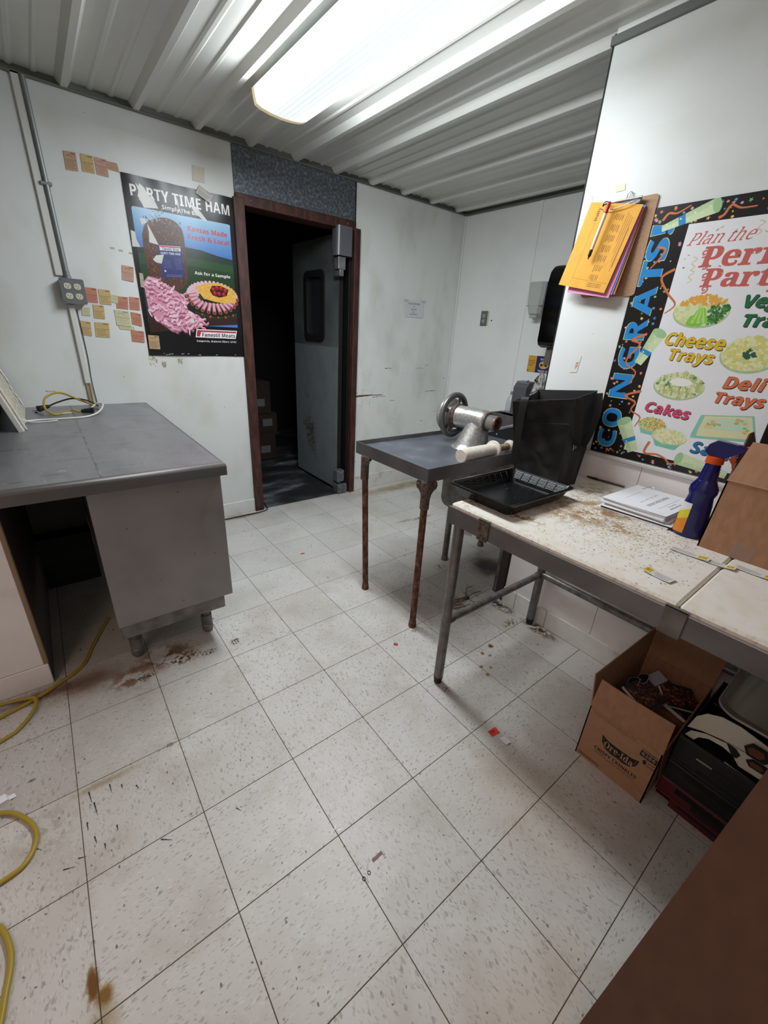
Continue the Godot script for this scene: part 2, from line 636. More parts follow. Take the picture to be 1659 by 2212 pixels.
	grain("low_wall", ramp_noise(40, 0.02, [[0.0, Color(0.86, 0.83, 0.81)], [0.35, Color(0.92, 0.90, 0.895)], [1.0, Color(0.94, 0.92, 0.915)]]), Vector3(0.7, 0.7, 0.7), 0.4)
	grain("skirting", ramp_noise(42, 0.02, [[0.0, Color(0.74, 0.70, 0.66)], [0.35, Color(0.86, 0.85, 0.84)], [1.0, Color(0.90, 0.90, 0.89)]]), Vector3(1.2, 1.2, 1.2), 0.5)
	mat("grout", Color(0.33, 0.28, 0.23), 0.9)
	mat("black_plastic", Color(0.035, 0.035, 0.045), 0.25)
	mat("black_matt", Color(0.03, 0.03, 0.033), 0.6)
	mat("rubber", Color(0.04, 0.04, 0.042), 0.7)
	mat("yellow_cord", Color(0.64, 0.54, 0.16), 0.45)
	mat("conduit_grey", Color(0.56, 0.57, 0.57), 0.45, 0.45)
	grain("cardboard_cooler_dimmed", ramp_noise(34, 0.05, [[0.0, Color(0.17, 0.12, 0.09)], [1.0, Color(0.22, 0.16, 0.12)]]), Vector3(2, 1, 2), 0.9)  # the dimness of the cooler is put into this cardboard colour
	mat("white_cord", Color(0.85, 0.84, 0.82), 0.45)
	mat("paper", Color(0.90, 0.90, 0.91), 0.7)
	mat("ivory", Color(0.80, 0.78, 0.68), 0.4)
	mat("grey_box", Color(0.42, 0.43, 0.44), 0.45, 0.2)
	mat("chrome", Color(0.75, 0.75, 0.76), 0.18, 1.0)
	mat("seam", Color(0.10, 0.085, 0.075), 0.8)
	mat("glass_clear", Color(0.9, 0.93, 0.93, 0.22), 0.08, 0.0, {"transparency": BaseMaterial3D.TRANSPARENCY_ALPHA})


# ---------------------------------------------------------------- floor
func floor_print(x0: float, z0: float, nx: int, nz: int, px: int, dens: int) -> Image:
	var k := px / T          # pixels to a metre
	var im := canvas(nx * px, nz * px, Color(0.785, 0.77, 0.75))
	clouds(im, 51, 0.02, Color(0.85, 0.85, 0.83), 0.6, 0.45)
	clouds(im, 52, 0.035, Color(0.68, 0.65, 0.60), 0.5, 0.5)
	clouds(im, 53, 0.008, Color(0.60, 0.56, 0.50), 0.35, 0.5)
	var tones := [Color(0.64, 0.63, 0.61), Color(0.56, 0.55, 0.53), Color(0.85, 0.845, 0.83), Color(0.70, 0.68, 0.65), Color(0.62, 0.59, 0.54)]
	var stamps := []
	for i in 60:
		var w := int(rng.randf_range(0.004, 0.013) * k) + 2
		var c: Color = tones[i % tones.size()]
		var s := Image.create(w, w, false, Image.FORMAT_RGBA8)
		ellipse(s, Vector2(w, w) * 0.5, w * 0.48, w * rng.randf_range(0.09, 0.2), Color(c.r, c.g, c.b, rng.randf_range(0.22, 0.6)), (0.0 if i < 30 else PI / 2) + rng.randf_range(-0.5, 0.5), 9, 0.45)
		stamps.append(s)
	var darks := []
	for i in 16:
		var w := int(rng.randf_range(0.003, 0.009) * k) + 2
		var s := Image.create(w, w, false, Image.FORMAT_RGBA8)
		ellipse(s, Vector2(w, w) * 0.5, w * 0.46, w * rng.randf_range(0.14, 0.3), Color(0.27, 0.26, 0.25, 0.7), rng.randf_range(0, PI), 8, 0.4)
		darks.append(s)
	for j in nz:
		for i in nx:
			var o := Vector2(i, j) * px
			var turn := 30 if (i * 7 + j * 3 + (i * j) % 3) % 3 == 0 else 0
			var tone := rng.randf_range(-1, 1)
			var veil := Image.create(px, px, false, Image.FORMAT_RGBA8)
			veil.fill(Color(1, 1, 1, 0.05 * tone) if tone > 0 else Color(0.3, 0.27, 0.22, -0.06 * tone))
			im.blend_rect(veil, Rect2i(0, 0, px, px), Vector2i(o))
			for n in dens:
				press(im, stamps[turn + rng.randi() % 30], o + Vector2(rng.randf(), rng.randf()) * px)
			for n in int(dens * 0.022):
				press(im, darks[rng.randi() % 16], o + Vector2(rng.randf(), rng.randf()) * px)
	# stains and scuffs that lie on the tiles: x, z, size x, size z, colour, strength, broken
	var stains := [
		[1.38, -0.18, 0.34, 0.34, Color(0.20, 0.14, 0.08), 1.25, 0.0], [1.42, -0.14, 0.16, 0.2, Color(0.13, 0.09, 0.05), 0.7, 0.0], [0.93, 0.02, 0.5, 0.3, Color(0.45, 0.30, 0.20), 0.5, 0.1],
		[-0.48, -0.425, 0.17, 0.09, Color(0.28, 0.17, 0.06), 1.6, 0.35], [-0.38, -0.40, 0.09, 0.05, Color(0.24, 0.15, 0.06), 1.5, 0.4], [-0.655, -0.395, 0.07, 0.05, Color(0.08, 0.06, 0.05), 1.8, 0.3], [-0.63, -0.40, 0.08, 0.05, Color(0.35, 0.22, 0.08), 1.2, 0.3],
		[-0.26, -0.405, 0.06, 0.06, Color(0.16, 0.07, 0.06), 1.7, 0.35], [-0.55, -0.48, 0.35, 0.22, Color(0.38, 0.24, 0.15), 0.8, 0.1], [-0.85, -0.50, 0.4, 0.22, Color(0.42, 0.30, 0.22), 0.6, 0.0], [-0.70, -0.42, 0.22, 0.2, Color(0.40, 0.24, 0.16), 0.7, 0.1],
		[-0.923, 0.54, 0.035, 0.10, Color(0.42, 0.27, 0.07), 2.2, 0.0], [-0.905, 0.575, 0.05, 0.06, Color(0.50, 0.36, 0.14), 1.6, 0.0], [-0.91, 0.62, 0.10, 0.10, Color(0.55, 0.47, 0.30), 0.7, 0.0],
		[-0.30, 0.59, 0.05, 0.04, Color(0.92, 0.92, 0.92), 0.9, 0.3], [-0.64, 0.0, 0.05, 0.03, Color(0.35, 0.25, 0.22), 1.1, 0.3], [-0.84, 0.02, 0.30, 0.04, Color(0.55, 0.48, 0.36), 0.6, 0.0],
		[0.616, 0.40, 0.03, 0.025, Color(0.48, 0.38, 0.20), 1.4, 0.0], [0.768, 0.333, 0.04, 0.035, Color(0.36, 0.24, 0.10), 1.6, 0.0], [0.69, 0.345, 0.03, 0.03, Color(0.48, 0.36, 0.18), 1.3, 0.0], [0.71, 0.375, 0.03, 0.025, Color(0.5, 0.4, 0.22), 1.2, 0.0], [0.65, 0.43, 0.025, 0.025, Color(0.5, 0.4, 0.22), 1.0, 0.0], [0.60, 0.45, 0.035, 0.03, Color(0.5, 0.4, 0.24), 1.1, 0.0],
		[1.0, 0.28, 0.14, 0.08, Color(0.36, 0.30, 0.18), 0.9, 0.2], [1.09, 0.40, 0.10, 0.30, Color(0.28, 0.22, 0.15), 1.0, 0.1], [1.09, 0.15, 0.10, 0.25, Color(0.22, 0.17, 0.12), 1.1, 0.1], [0.52, 0.03, 0.04, 0.03, Color(0.30, 0.14, 0.10), 1.4, 0.3], [0.38, 0.40, 0.05, 0.05, Color(0.15, 0.14, 0.10), 1.0, 0.6],
		[-0.35, -0.95, 0.14, 0.3, Color(0.58, 0.56, 0.34), 0.5, 0.2], [-0.30, -1.2, 0.10, 0.10, Color(0.60, 0.56, 0.36), 0.5, 0.2], [0.75, -0.2, 0.10, 0.08, Color(0.55, 0.47, 0.28), 0.7, 0.1], [1.1, -0.36, 0.12, 0.10, Color(0.45, 0.42, 0.22), 0.9, 0.3],
		[1.9, -1.72, 1.5, 0.22, Color(0.50, 0.40, 0.24), 0.7, 0.0], [0.3, -1.80, 0.5, 0.1, Color(0.4, 0.33, 0.25), 0.8, 0.0], [0.25, 0.9, 0.5, 0.6, Color(0.70, 0.62, 0.50), 0.3, 0.0], [-0.2, 1.2, 0.8, 0.4, Color(0.72, 0.63, 0.52), 0.3, 0.0],
		[1.55, -1.03, 0.30, 0.055, Color(0.20, 0.20, 0.19), 1.3, 0.15], [1.85, -0.80, 0.45, 0.05, Color(0.22, 0.21, 0.20), 1.2, 0.15], [1.38, -1.05, 0.22, 0.05, Color(0.30, 0.30, 0.29), 0.8, 0.2],
		[-1.0, -0.52, 0.5, 0.10, Color(0.35, 0.27, 0.20), 0.8, 0.0], [-1.0, 0.1, 0.2, 0.2, Color(0.55, 0.53, 0.50), 0.5, 0.3], [-1.03, -0.12, 0.03, 0.015, Color(0.08, 0.07, 0.07), 1.4, 0.2],
	]
	for s in stains:
		var c := Vector2(s[0] - x0, s[1] - z0) * k
		if c.x < -200 or c.y < -200 or c.x > im.get_width() + 200 or c.y > im.get_height() + 200:
			continue
		press(im, blot(Vector2i(int(s[2] * k), int(s[3] * k)), s[4], s[5], 0.9, s[6]), c)
	# black heel marks
	for s in [[-0.885, 0.05, 0.045, 0.1], [-0.875, 0.10, 0.05, 0.1], [-0.90, 0.145, 0.03, 0.0], [-0.83, 0.055, 0.035, 0.05], [-0.80, 0.07, 0.018, 0.0], [-0.76, 0.10, 0.02, 0.3], [-0.885, 0.20, 0.025, 0.1], [-0.865, 0.235, 0.02, 0.0], [-0.83, 0.20, 0.02, 0.0], [-0.95, 0.24, 0.03, 1.2], [-0.92, 0.23, 0.02, 1.2], [-0.52, 0.36, 0.02, 0.5], [-1.02, 0.13, 0.03, 0.8], [-0.72, 0.32, 0.035, 0.9]]:
		var c := Vector2(s[0] - x0, s[1] - z0) * k
		var d := Vector2(0, s[2] * k * 0.5).rotated(-s[3])
		stroke(im, [c - d, c, c + d], 0.0045 * k, Color(0.17, 0.17, 0.18), 0.001 * k)
	return im


func build_floor() -> void:
	var fl := structure("floor", Geo.new().span(Vector3(-2.52, -0.12, -1.865), Vector3(2.68, -0.0009, 3.32)), mat("grout", Color()))
	var near_m := printed("tiles_near", floor_print(-4 * T, -2 * T, 7, 7, 292, 900), 0.42)
	var far_m := printed("tiles_far", floor_print(-4 * T, -7 * T, 13, 13, 118, 330), 0.45)
	var gap := 0.0007
	var rest := Geo.new().flat()
	for j in range(-7, 11):
		for i in range(-8, 9):
			var lo := Vector2(maxf(i * T, -2.4), maxf(j * T, BACK)) + Vector2(gap, gap)
			var hi := Vector2(minf((i + 1) * T, RIGHT), minf((j + 1) * T, 3.2)) - Vector2(gap, gap)
			if hi.x - lo.x < 0.01 or hi.y - lo.y < 0.01:
				continue
			var seen := i >= -4 and i < 9 and j < 6
			var near := i >= -4 and i < 3 and j >= -2 and j < 5
			var g := Geo.new().flat() if seen else rest
			var o := Vector2(-4 * T, -2 * T) if near else Vector2(-4 * T, -7 * T)
			var span := Vector2(7 * T, 7 * T) if near else Vector2(13 * T, 13 * T)
			var c := 0.0007
			var top := [Vector3(lo.x + c, 0, lo.y + c), Vector3(lo.x + c, 0, hi.y - c), Vector3(hi.x - c, 0, hi.y - c), Vector3(hi.x - c, 0, lo.y + c)]
			var low := [Vector3(lo.x, -0.002, lo.y), Vector3(lo.x, -0.002, hi.y), Vector3(hi.x, -0.002, hi.y), Vector3(hi.x, -0.002, lo.y)]
			var uv := []
			for p in top:
				var q := (Vector2(p.x, p.z) - o) / span
				uv.append(q if seen else Vector2(fposmod(q.x, 1.0), fposmod(q.y, 1.0)) * 0.9)
			g.quad(top[0], top[1], top[2], top[3], uv[0], uv[1], uv[2], uv[3])
			for k in 4:
				var m := (k + 1) % 4
				g.quad(top[k], low[k], low[m], top[m], uv[k], uv[k], uv[m], uv[m])
			if seen:
				part("tile", g, near_m if near else far_m, fl)
	var r := part("tiles_out_of_view", rest, far_m, fl)
	r.name = "tile_field"
	r.set_meta("kind", "stuff")


# ---------------------------------------------------------------- walls
func wall_print(number: int, low_dirt: int, tone := 0.86) -> Image:
	rng.seed = number
	var im := canvas(768, 768, Color(tone, tone + 0.01, tone))
	clouds(im, number, 0.01, Color(0.78, 0.79, 0.77), 0.5, 0.45)
	clouds(im, number + 1, 0.02, Color(0.82, 0.79, 0.70), 0.25, 0.6)
	specks(im, Rect2(0, 0, 768, 768), 24, Vector2(1.3, 0.8), [Color(0.62, 0.62, 0.60), Color(0.70, 0.68, 0.62)])
	specks(im, Rect2(0, 420, 768, 300), low_dirt / 2, Vector2(1.4, 0.8), [Color(0.45, 0.43, 0.40), Color(0.60, 0.57, 0.52), Color(0.35, 0.33, 0.30)])
	for i in low_dirt / 16:
		var p := Vector2(rng.randf() * 768, rng.randf_range(380, 740))
		stroke(im, [p, p + Vector2(rng.randf_range(6, 30), rng.randf_range(-2, 2))], 1.2, Color(0.58, 0.55, 0.50))
	return im


func panel(called: String, parent: Node3D, m: Material, o: Vector3, r: Vector3, d: Vector3, thick: float) -> void:
	part(called, Geo.new().sheet(o, r, d, 1, 1, null, thick), m, parent)


func build_walls() -> void:
	var paint: Material = mats["wall_paint"]
	var base: Material = mats["skirting"]
	# back wall: a core with the door hole left out, panels in front
	var wb := structure("wall_back", Geo.new().span(Vector3(-1.073, 0, BACK - 0.12), Vector3(0.43, ROOF, BACK - 0.004)).span(Vector3(1.37, 0, BACK - 0.12), Vector3(RIGHT + 0.12, ROOF, BACK - 0.004)).span(Vector3(0.43, 2.15, BACK - 0.12), Vector3(1.37, ROOF, BACK - 0.004)), paint)
	var im := wall_print(61, 90)
	for s in [[-0.162, 1.177, 26, 26], [0.002, 1.17, 16, 8], [-0.10, 1.15, 12, 10]]:   # torn paper and pen marks under the poster
		var c := Vector2((s[0] + 0.953) / 1.395, (2.44 - s[1]) / 2.44) * 768
		specks(im, Rect2(c - Vector2(s[2], s[3]) * 0.5, Vector2(s[2], s[3])), 30, Vector2(4, 1.2), [Color(0.63, 0.57, 0.47), Color(0.55, 0.52, 0.48), Color(0.74, 0.70, 0.62)])
	for s in [[-0.29, 1.77], [-0.25, 1.765], [-0.20, 1.76]]:
		im.fill_rect(Rect2i(int((s[0] + 0.953) / 1.395 * 768), int((2.44 - s[1]) / 2.44 * 768), 12, 3), Color(0.66, 0.65, 0.56))
	panel("wall_panel", wb, printed("wall_left_print", im, 0.36), Vector3(-0.953, 2.44, BACK - 0.004), Vector3(1.395, 0, 0), Vector3(0, -2.44, 0), 0.004)
	var im2 := wall_print(67, 190, 0.92)
	for s in [[1.389, 0.885, 1.72, 0.889, 7.0], [1.72, 1.12, 1.80, 1.12, 2.5], [1.60, 0.87, 1.75, 0.875, 2.0], [2.25, 0.90, 2.40, 0.905, 1.6], [1.8, 0.83, 1.86, 0.83, 1.5], [2.1, 1.12, 2.2, 1.12, 1.0]]:
		var a := Vector2((s[0] - 1.37) / 1.191, (2.44 - s[1]) / 2.44) * 768
		var b := Vector2((s[2] - 1.37) / 1.191, (2.44 - s[3]) / 2.44) * 768
		stroke(im2, [a, (a + b) / 2 + Vector2(0, -1), b], s[4] * 0.8, Color(0.42, 0.29, 0.19) if s[4] > 5 else Color(0.45, 0.42, 0.38), 1.0)
	specks(im2, Rect2(30, 470, 120, 50), 45, Vector2(2, 1.2), [Color(0.50, 0.47, 0.42), Color(0.62, 0.58, 0.52)])
	panel("wall_panel", wb, printed("wall_mid_print", im2, 0.36), Vector3(1.37, 2.44, BACK - 0.004), Vector3(1.191, 0, 0), Vector3(0, -2.44, 0), 0.004)
	# galvanized sheet over the door
	part("steel_panel", Geo.new().span(Vector3(0.445, 2.175, BACK - 0.004), Vector3(1.358, 2.418, BACK + 0.004), 0.001), mats["galvanized"], wb, "grey galvanized sheet over the doorway")
	part("panel_edge", Geo.new().span(Vector3(1.356, 2.14, BACK), Vector3(1.364, 2.42, BACK + 0.007)), mats["seam"], wb)
	part("corner_mould", Geo.new().span(Vector3(RIGHT - 0.014, 0, BACK), Vector3(RIGHT, 2.44, BACK + 0.014), 0.004), paint, wb)
	# strip where the roof sheets meet the back wall
	var trim := mat("roof_trim", Color(0.42, 0.43, 0.41), 0.5, 0.2)
	structure("trim_1", Geo.new().span(Vector3(-0.953, 2.418, BACK), Vector3(RIGHT, 2.43, BACK + 0.014), 0.002).span(Vector3(-0.953, 2.428, BACK), Vector3(RIGHT, 2.456, BACK + 0.006), 0.001), trim)
	structure("trim_2", Geo.new().span(Vector3(RIGHT - 0.02, 2.416, BACK), Vector3(RIGHT, 2.43, 0.4), 0.002).span(Vector3(RIGHT - 0.006, 2.42, BACK), Vector3(RIGHT, 2.456, 0.4)), trim)
	# right wall with a batten over its seam
	var wr := structure("wall_right", Geo.new().span(Vector3(RIGHT, 0, BACK - 0.12), Vector3(RIGHT + 0.12, ROOF, 3.32)), paint)
	part("seam_batten", Geo.new().span(Vector3(RIGHT - 0.006, 0, -1.10), Vector3(RIGHT, 2.42, -1.065), 0.003), paint, wr)
	# partition
	var wp := structure("wall_partition", Geo.new().span(Vector3(PART + 0.004, 0, 0.122), Vector3(PART + 0.12, ROOF, 3.2)), paint)
	var im3 := wall_print(71, 30)
	for s in [[0.15, 1.62], [0.14, 1.52], [0.20, 1.50], [0.16, 1.44], [0.15, 1.40], [0.14, 1.30], [0.13, 1.24], [0.30, 1.41], [0.32, 1.38], [0.29, 1.55]]:
		specks(im3, Rect2((s[0] - 0.12) / 3.08 * 768 - 3, (2.44 - s[1]) / 2.44 * 768 - 5, 7, 10), 7, Vector2(1.4, 0.7), [Color(0.60, 0.58, 0.53), Color(0.70, 0.68, 0.62)])
	panel("wall_panel", wp, printed("partition_print", im3, 0.36, {"metallic_specular": 0.35}), Vector3(PART + 0.004, 2.44, 0.122), Vector3(0, 0, 3.08), Vector3(0, -1.47, 0), 0.004)
	var lw: Material = mats["low_wall"]
	part("lower_panel", Geo.new().span(Vector3(PART - 0.003, 0.10, 0.128), Vector3(PART + 0.005, 0.972, 0.6305), 0.001), lw, wp)
	part("lower_panel", Geo.new().span(Vector3(PART - 0.003, 0.10, 0.6325), Vector3(PART + 0.005, 0.972, 1.85), 0.001), lw, wp)
	part("lower_panel", Geo.new().span(Vector3(PART - 0.003, 0.10, 1.852), Vector3(PART + 0.005, 0.972, 3.2), 0.001), lw, wp)
	part("ledge_strip", Geo.new().span(Vector3(PART - 0.014, 0.966, 0.128), Vector3(PART + 0.004, 0.982, 3.2), 0.003), mat("strip_white", Color(0.80, 0.78, 0.77), 0.4), wp)
	part("edge_channel", Geo.new().span(Vector3(PART - 0.001, 0.0, 0.117), Vector3(PART + 0.124, 2.44, 0.123)), mats["seam"], wp, "dark edge of the partition")
	part("end_board", Geo.new().span(Vector3(PART + 0.002, 0.0, 0.062), Vector3(PART + 0.10, 0.84, 0.112), 0.003), mat("end_brown", Color(0.20, 0.16, 0.14), 0.7), wp)
	part("top_channel", Geo.new().span(Vector3(PART - 0.012, 2.405, 0.112), Vector3(PART + 0.13, 2.432, 3.2), 0.002), trim, wp)
	# left: the wall the counter stands against, its corner, and the wall that goes off to the left
	var wl := structure("wall_left", Geo.new().span(Vector3(-1.073, 0, BACK), Vector3(-0.953, ROOF, -0.583)).span(Vector3(-2.52, 0, -0.70), Vector3(-1.073, ROOF, -0.583)), mat("left_wall_shaded", Color(0.30, 0.27, 0.25), 0.7))  # wall colour darkened to carry the shade under the counter
	part("wall_panel", Geo.new().span(Vector3(-2.4, 0.10, -0.585), Vector3(-0.966, 2.44, -0.579), 0.001), lw, wl)
	part("corner_strip", Geo.new().span(Vector3(-0.968, 0.10, -0.59), Vector3(-0.951, 2.44, -0.5755), 0.003), mat("tan_strip", Color(0.55, 0.46, 0.36), 0.6), wl)
	structure("wall_far_left", Geo.new().span(Vector3(-2.52, 0, -0.583), Vector3(-2.4, ROOF, 3.32)), paint)
	structure("wall_rear", Geo.new().span(Vector3(-2.4, 0, 3.2), Vector3(RIGHT, ROOF, 3.32)), paint)
	# skirtings
	structure("baseboard_left", Geo.new().span(Vector3(-2.4, 0.0, -0.58), Vector3(-0.953, 0.101, -0.572), 0.003), mats["low_wall"])
	structure("baseboard_back", Geo.new().span(Vector3(-0.95, 0, BACK), Vector3(0.43, 0.108, BACK + 0.008), 0.003).span(Vector3(1.40, 0, BACK), Vector3(RIGHT, 0.14, BACK + 0.008), 0.003), base)
	structure("baseboard_right", Geo.new().span(Vector3(RIGHT - 0.008, 0, BACK), Vector3(RIGHT, 0.12, 3.2), 0.003), base)
	var bp := structure("baseboard_partition", Geo.new().span(Vector3(PART - 0.011, 0, 0.124), Vector3(PART - 0.002, 0.108, 0.207), 0.003), base)
	for s in [[0.209, 0.40], [0.402, 1.2], [1.202, 3.2]]:
		part("skirting_piece", Geo.new().span(Vector3(PART - 0.011, 0, s[0]), Vector3(PART - 0.002, 0.108, s[1]), 0.003), base, bp)


func build_ceiling() -> void:
	var c := structure("ceiling", Geo.new().span(Vector3(-2.52, ROOF + 0.002, BACK - 0.12), Vector3(RIGHT + 0.12, ROOF + 0.10, 3.32)), mats["roof_paint"])
	# ribbed roof sheets, three ribs each; ribs run along z
	var first := -0.368 - 7 * 0.3105
	var step := 0.3105
	var k := -1
	while first + 3 * k * step < RIGHT:
		var x0 := first + 3 * k * step - 0.06
		var prof := []
		for r in 3:
			var x := first + (3 * k + r) * step
			prof.append_array([Vector2(x - 0.034, ROOF), Vector2(x - 0.013, ROOF - 0.03), Vector2(x + 0.013, ROOF - 0.03), Vector2(x + 0.034, ROOF)])
			for q in [0.11, 0.20]:
				prof.append_array([Vector2(x + q - 0.016, ROOF), Vector2(x + q - 0.007, ROOF - 0.006), Vector2(x + q + 0.007, ROOF - 0.006), Vector2(x + q + 0.016, ROOF)])
		prof.append(Vector2(x0 + 3 * step + 0.045, ROOF - 0.0006))
		prof.insert(0, Vector2(x0, ROOF))
		var g := Geo.new().flat()
		for i in prof.size() - 1:
			var a: Vector2 = prof[i]
			var b: Vector2 = prof[i + 1]
			a.x = clampf(a.x, -2.4, RIGHT)
			b.x = clampf(b.x, -2.4, RIGHT)
			if b.x - a.x < 0.0005 and a.x in [-2.4, RIGHT]:
				continue
			g.quad(Vector3(a.x, a.y, BACK + 0.002), Vector3(b.x, b.y, BACK + 0.002), Vector3(b.x, b.y, 3.2), Vector3(a.x, a.y, 3.2))
		part("roof_sheet", g, mats["roof_paint"], c)
		k += 1


# ---------------------------------------------------------------- the doorway and the dark cooler behind it
func build_doorway() -> void:
	var brown: Material = mats["brown_frame"]
	var fr := structure("trim_3")
	part("jamb", Geo.new().span(Vector3(0.428, 0, BACK - 0.13), Vector3(0.500, 2.148, BACK + 0.022), 0.003), brown, fr)
	part("jamb", Geo.new().span(Vector3(1.345, 0, BACK - 0.13), Vector3(1.398, 2.128, BACK + 0.030), 0.003), brown, fr)
	part("door_stop", Geo.new().span(Vector3(1.325, 0, BACK - 0.13), Vector3(1.346, 2.10, BACK - 0.012), 0.002), mats["black_matt"], fr)
	part("head_jamb", Geo.new().span(Vector3(0.444, 2.112, BACK - 0.13), Vector3(1.362, 2.172, BACK + 0.018), 0.003), brown, fr)
	for x in [0.545, 1.285]:
		part("screw", Geo.new().lathe([Vector2(0.011, 0.0), Vector2(0.010, 0.004), Vector2(0.0, 0.006)], 10, Transform3D(Basis(Vector3.RIGHT, PI / 2), Vector3(x, 2.145, BACK + 0.018))), mats["rust_cast"], fr)
	# swing door standing open into the cooler
	var d := structure("door_1")
	var skin: Material = mats["door_skin"]
	var xa := 1.262
	var xb := 1.300
	var poly := []
	# leaf outline in (z, y), with a hole made by two halves
	var zh := -1.925
	var zf := -2.715
	var wz := [-2.475, -2.155]
	var wy := [1.335, 1.852]
	var g := Geo.new()
	g.span(Vector3(xa, 0.022, zf), Vector3(xb, wy[0], zh), 0.002)
	g.span(Vector3(xa, wy[1], zf), Vector3(xb, 2.10, zh), 0.002)
	g.span(Vector3(xa, wy[0], zf), Vector3(xb, wy[1], wz[0]))
	g.span(Vector3(xa, wy[0], wz[1]), Vector3(xb, wy[1], zh))
	var leaf := part("door_leaf", g, skin, d)
	# scuffs on the leaf, as on the photograph: a rubbed greasy patch low down
	var sc := canvas(192, 512, Color(0.47, 0.50, 0.51))
	clouds(sc, 81, 0.02, Color(0.40, 0.42, 0.42), 0.5, 0.45)
	for q in [[70, 330, 60, 190, 0.75], [80, 350, 30, 120, 0.6], [60, 300, 90, 60, 0.4], [60, 190, 26, 40, 0.5], [90, 400, 22, 90, 0.5]]:
		press(sc, blot(Vector2i(q[2], q[3]), Color(0.17, 0.16, 0.11), q[4], 0.8, 0.25), Vector2(q[0], q[1]))
	specks(sc, Rect2(50, 260, 70, 190), 60, Vector2(1.6, 1.0), [Color(0.72, 0.73, 0.72), Color(0.20, 0.19, 0.15)])
	var scm := printed("door_scuff", sc, 0.5)
	part("door_face", Geo.new().sheet(Vector3(xa, 1.28, zf + 0.004), Vector3(0, 0, zh - zf - 0.008), Vector3(0, -1.25, 0), 1, 1, null, 0.0012), scm, d)
	# window: black gasket around a dark pane
	var ring := Geo.new()
	var outer := rounded(0.355, 0.555, 0.06)
	var inner := rounded(0.255, 0.455, 0.045)
	var c := Vector3(xa - 0.012, 1.5935, -2.315)
	for k in outer.size():
		var k2 := (k + 1) % outer.size()
		var f := func(p: Vector2, x: float) -> Vector3: return Vector3(x, c.y + p.y, c.z + p.x)
		ring.flat()
		ring.quad(f.call(outer[k], c.x), f.call(inner[k], c.x), f.call(inner[k2], c.x), f.call(outer[k2], c.x))
		ring.quad(f.call(outer[k], xb + 0.012), f.call(outer[k], c.x), f.call(outer[k2], c.x), f.call(outer[k2], xb + 0.012))
		ring.quad(f.call(inner[k], c.x), f.call(inner[k], xb + 0.012), f.call(inner[k2], xb + 0.012), f.call(inner[k2], c.x))
		ring.quad(f.call(outer[k2], xb + 0.012), f.call(inner[k2], xb + 0.012), f.call(inner[k], xb + 0.012), f.call(outer[k], xb + 0.012))
	part("window_gasket", ring, mats["rubber"], d)
	part("window_pane", Geo.new().span(Vector3(xa + 0.012, 1.36, -2.45), Vector3(xa + 0.018, 1.83, -2.18)), mat("door_pane", Color(0.25, 0.27, 0.28, 0.35), 0.1, 0.0, {"transparency": BaseMaterial3D.TRANSPARENCY_ALPHA}), d)
	part("edge_gasket", Geo.new().span(Vector3(xa, 0.03, zh), Vector3(xb, 1.9, zh + 0.012), 0.003), mats["rubber"], d)
	# hinge cover, bracket, and the foot pivot
	var gm := mat("hinge_grey", Color(0.42, 0.42, 0.45), 0.35, 0.3)
	part("hinge_cover", Geo.new().prism(rounded(0.145, 0.10, 0.03), 1.935, 2.125, Transform3D(Basis(Vector3(1, 0, 0), Vector3(0, 0, -1), Vector3(0, 1, 0)), Vector3(1.258, 0, -1.873)), true), gm, d, "rounded grey hinge cover at the top")
	part("hinge_bracket", Geo.new().span(Vector3(1.21, 1.845, -1.91), Vector3(1.275, 1.932, -1.845), 0.004).span(Vector3(1.225, 1.80, -1.95), Vector3(1.262, 1.90, -1.85), 0.004), mats["steel"], d)
	part("pivot_plate", Geo.new().span(Vector3(1.222, 0.115, -1.93), Vector3(1.30, 0.225, -1.85), 0.006), mats["galvanized"], d)
	part("foot_pivot", Geo.new().span(Vector3(1.225, 0.0, -1.935), Vector3(1.325, 0.09, -1.838), 0.006).lathe([Vector2(0.022, 0.085), Vector2(0.022, 0.12)], 12, Transform3D(Basis(), Vector3(1.265, 0, -1.89))), mats["galvanized"], d)
	# the cooler room
	var dark: Material = mats["cooler_wall"]
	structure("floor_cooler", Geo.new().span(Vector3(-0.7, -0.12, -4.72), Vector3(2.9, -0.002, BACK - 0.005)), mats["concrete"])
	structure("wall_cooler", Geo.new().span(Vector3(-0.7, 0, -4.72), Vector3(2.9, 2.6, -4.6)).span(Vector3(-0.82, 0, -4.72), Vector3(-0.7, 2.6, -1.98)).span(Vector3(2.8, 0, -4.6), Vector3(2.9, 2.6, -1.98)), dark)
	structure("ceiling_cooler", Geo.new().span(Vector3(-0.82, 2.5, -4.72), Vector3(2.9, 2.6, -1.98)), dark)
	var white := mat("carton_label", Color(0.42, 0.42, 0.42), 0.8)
	for b in [[1.02, 0.0, -3.33, 0.42, 0.30, 0.26, "brown carton in the dark cooler, lowest of the small stack"], [1.06, 0.302, -3.33, 0.40, 0.22, 0.25, "brown carton with a small white label, second from the floor in the dark cooler"], [0.98, 0.524, -3.33, 0.42, 0.34, 0.27, "brown carton on top of the small stack in the dark cooler"]]:
		var t := thing("cooler_carton", b[6], "carton", Vector3(b[0], b[1], b[2]), 0.0, "cartons stacked in the cooler")
		part("box_body", Geo.new().span(Vector3(-b[3] / 2, 0, -b[5] / 2), Vector3(b[3] / 2, b[4], b[5] / 2), 0.004), mats["cardboard_cooler_dimmed"], t)
		part("box_label", Geo.new().span(Vector3(0.03, 0.08, b[5] / 2), Vector3(0.14, 0.16, b[5] / 2 + 0.001)), white, t)
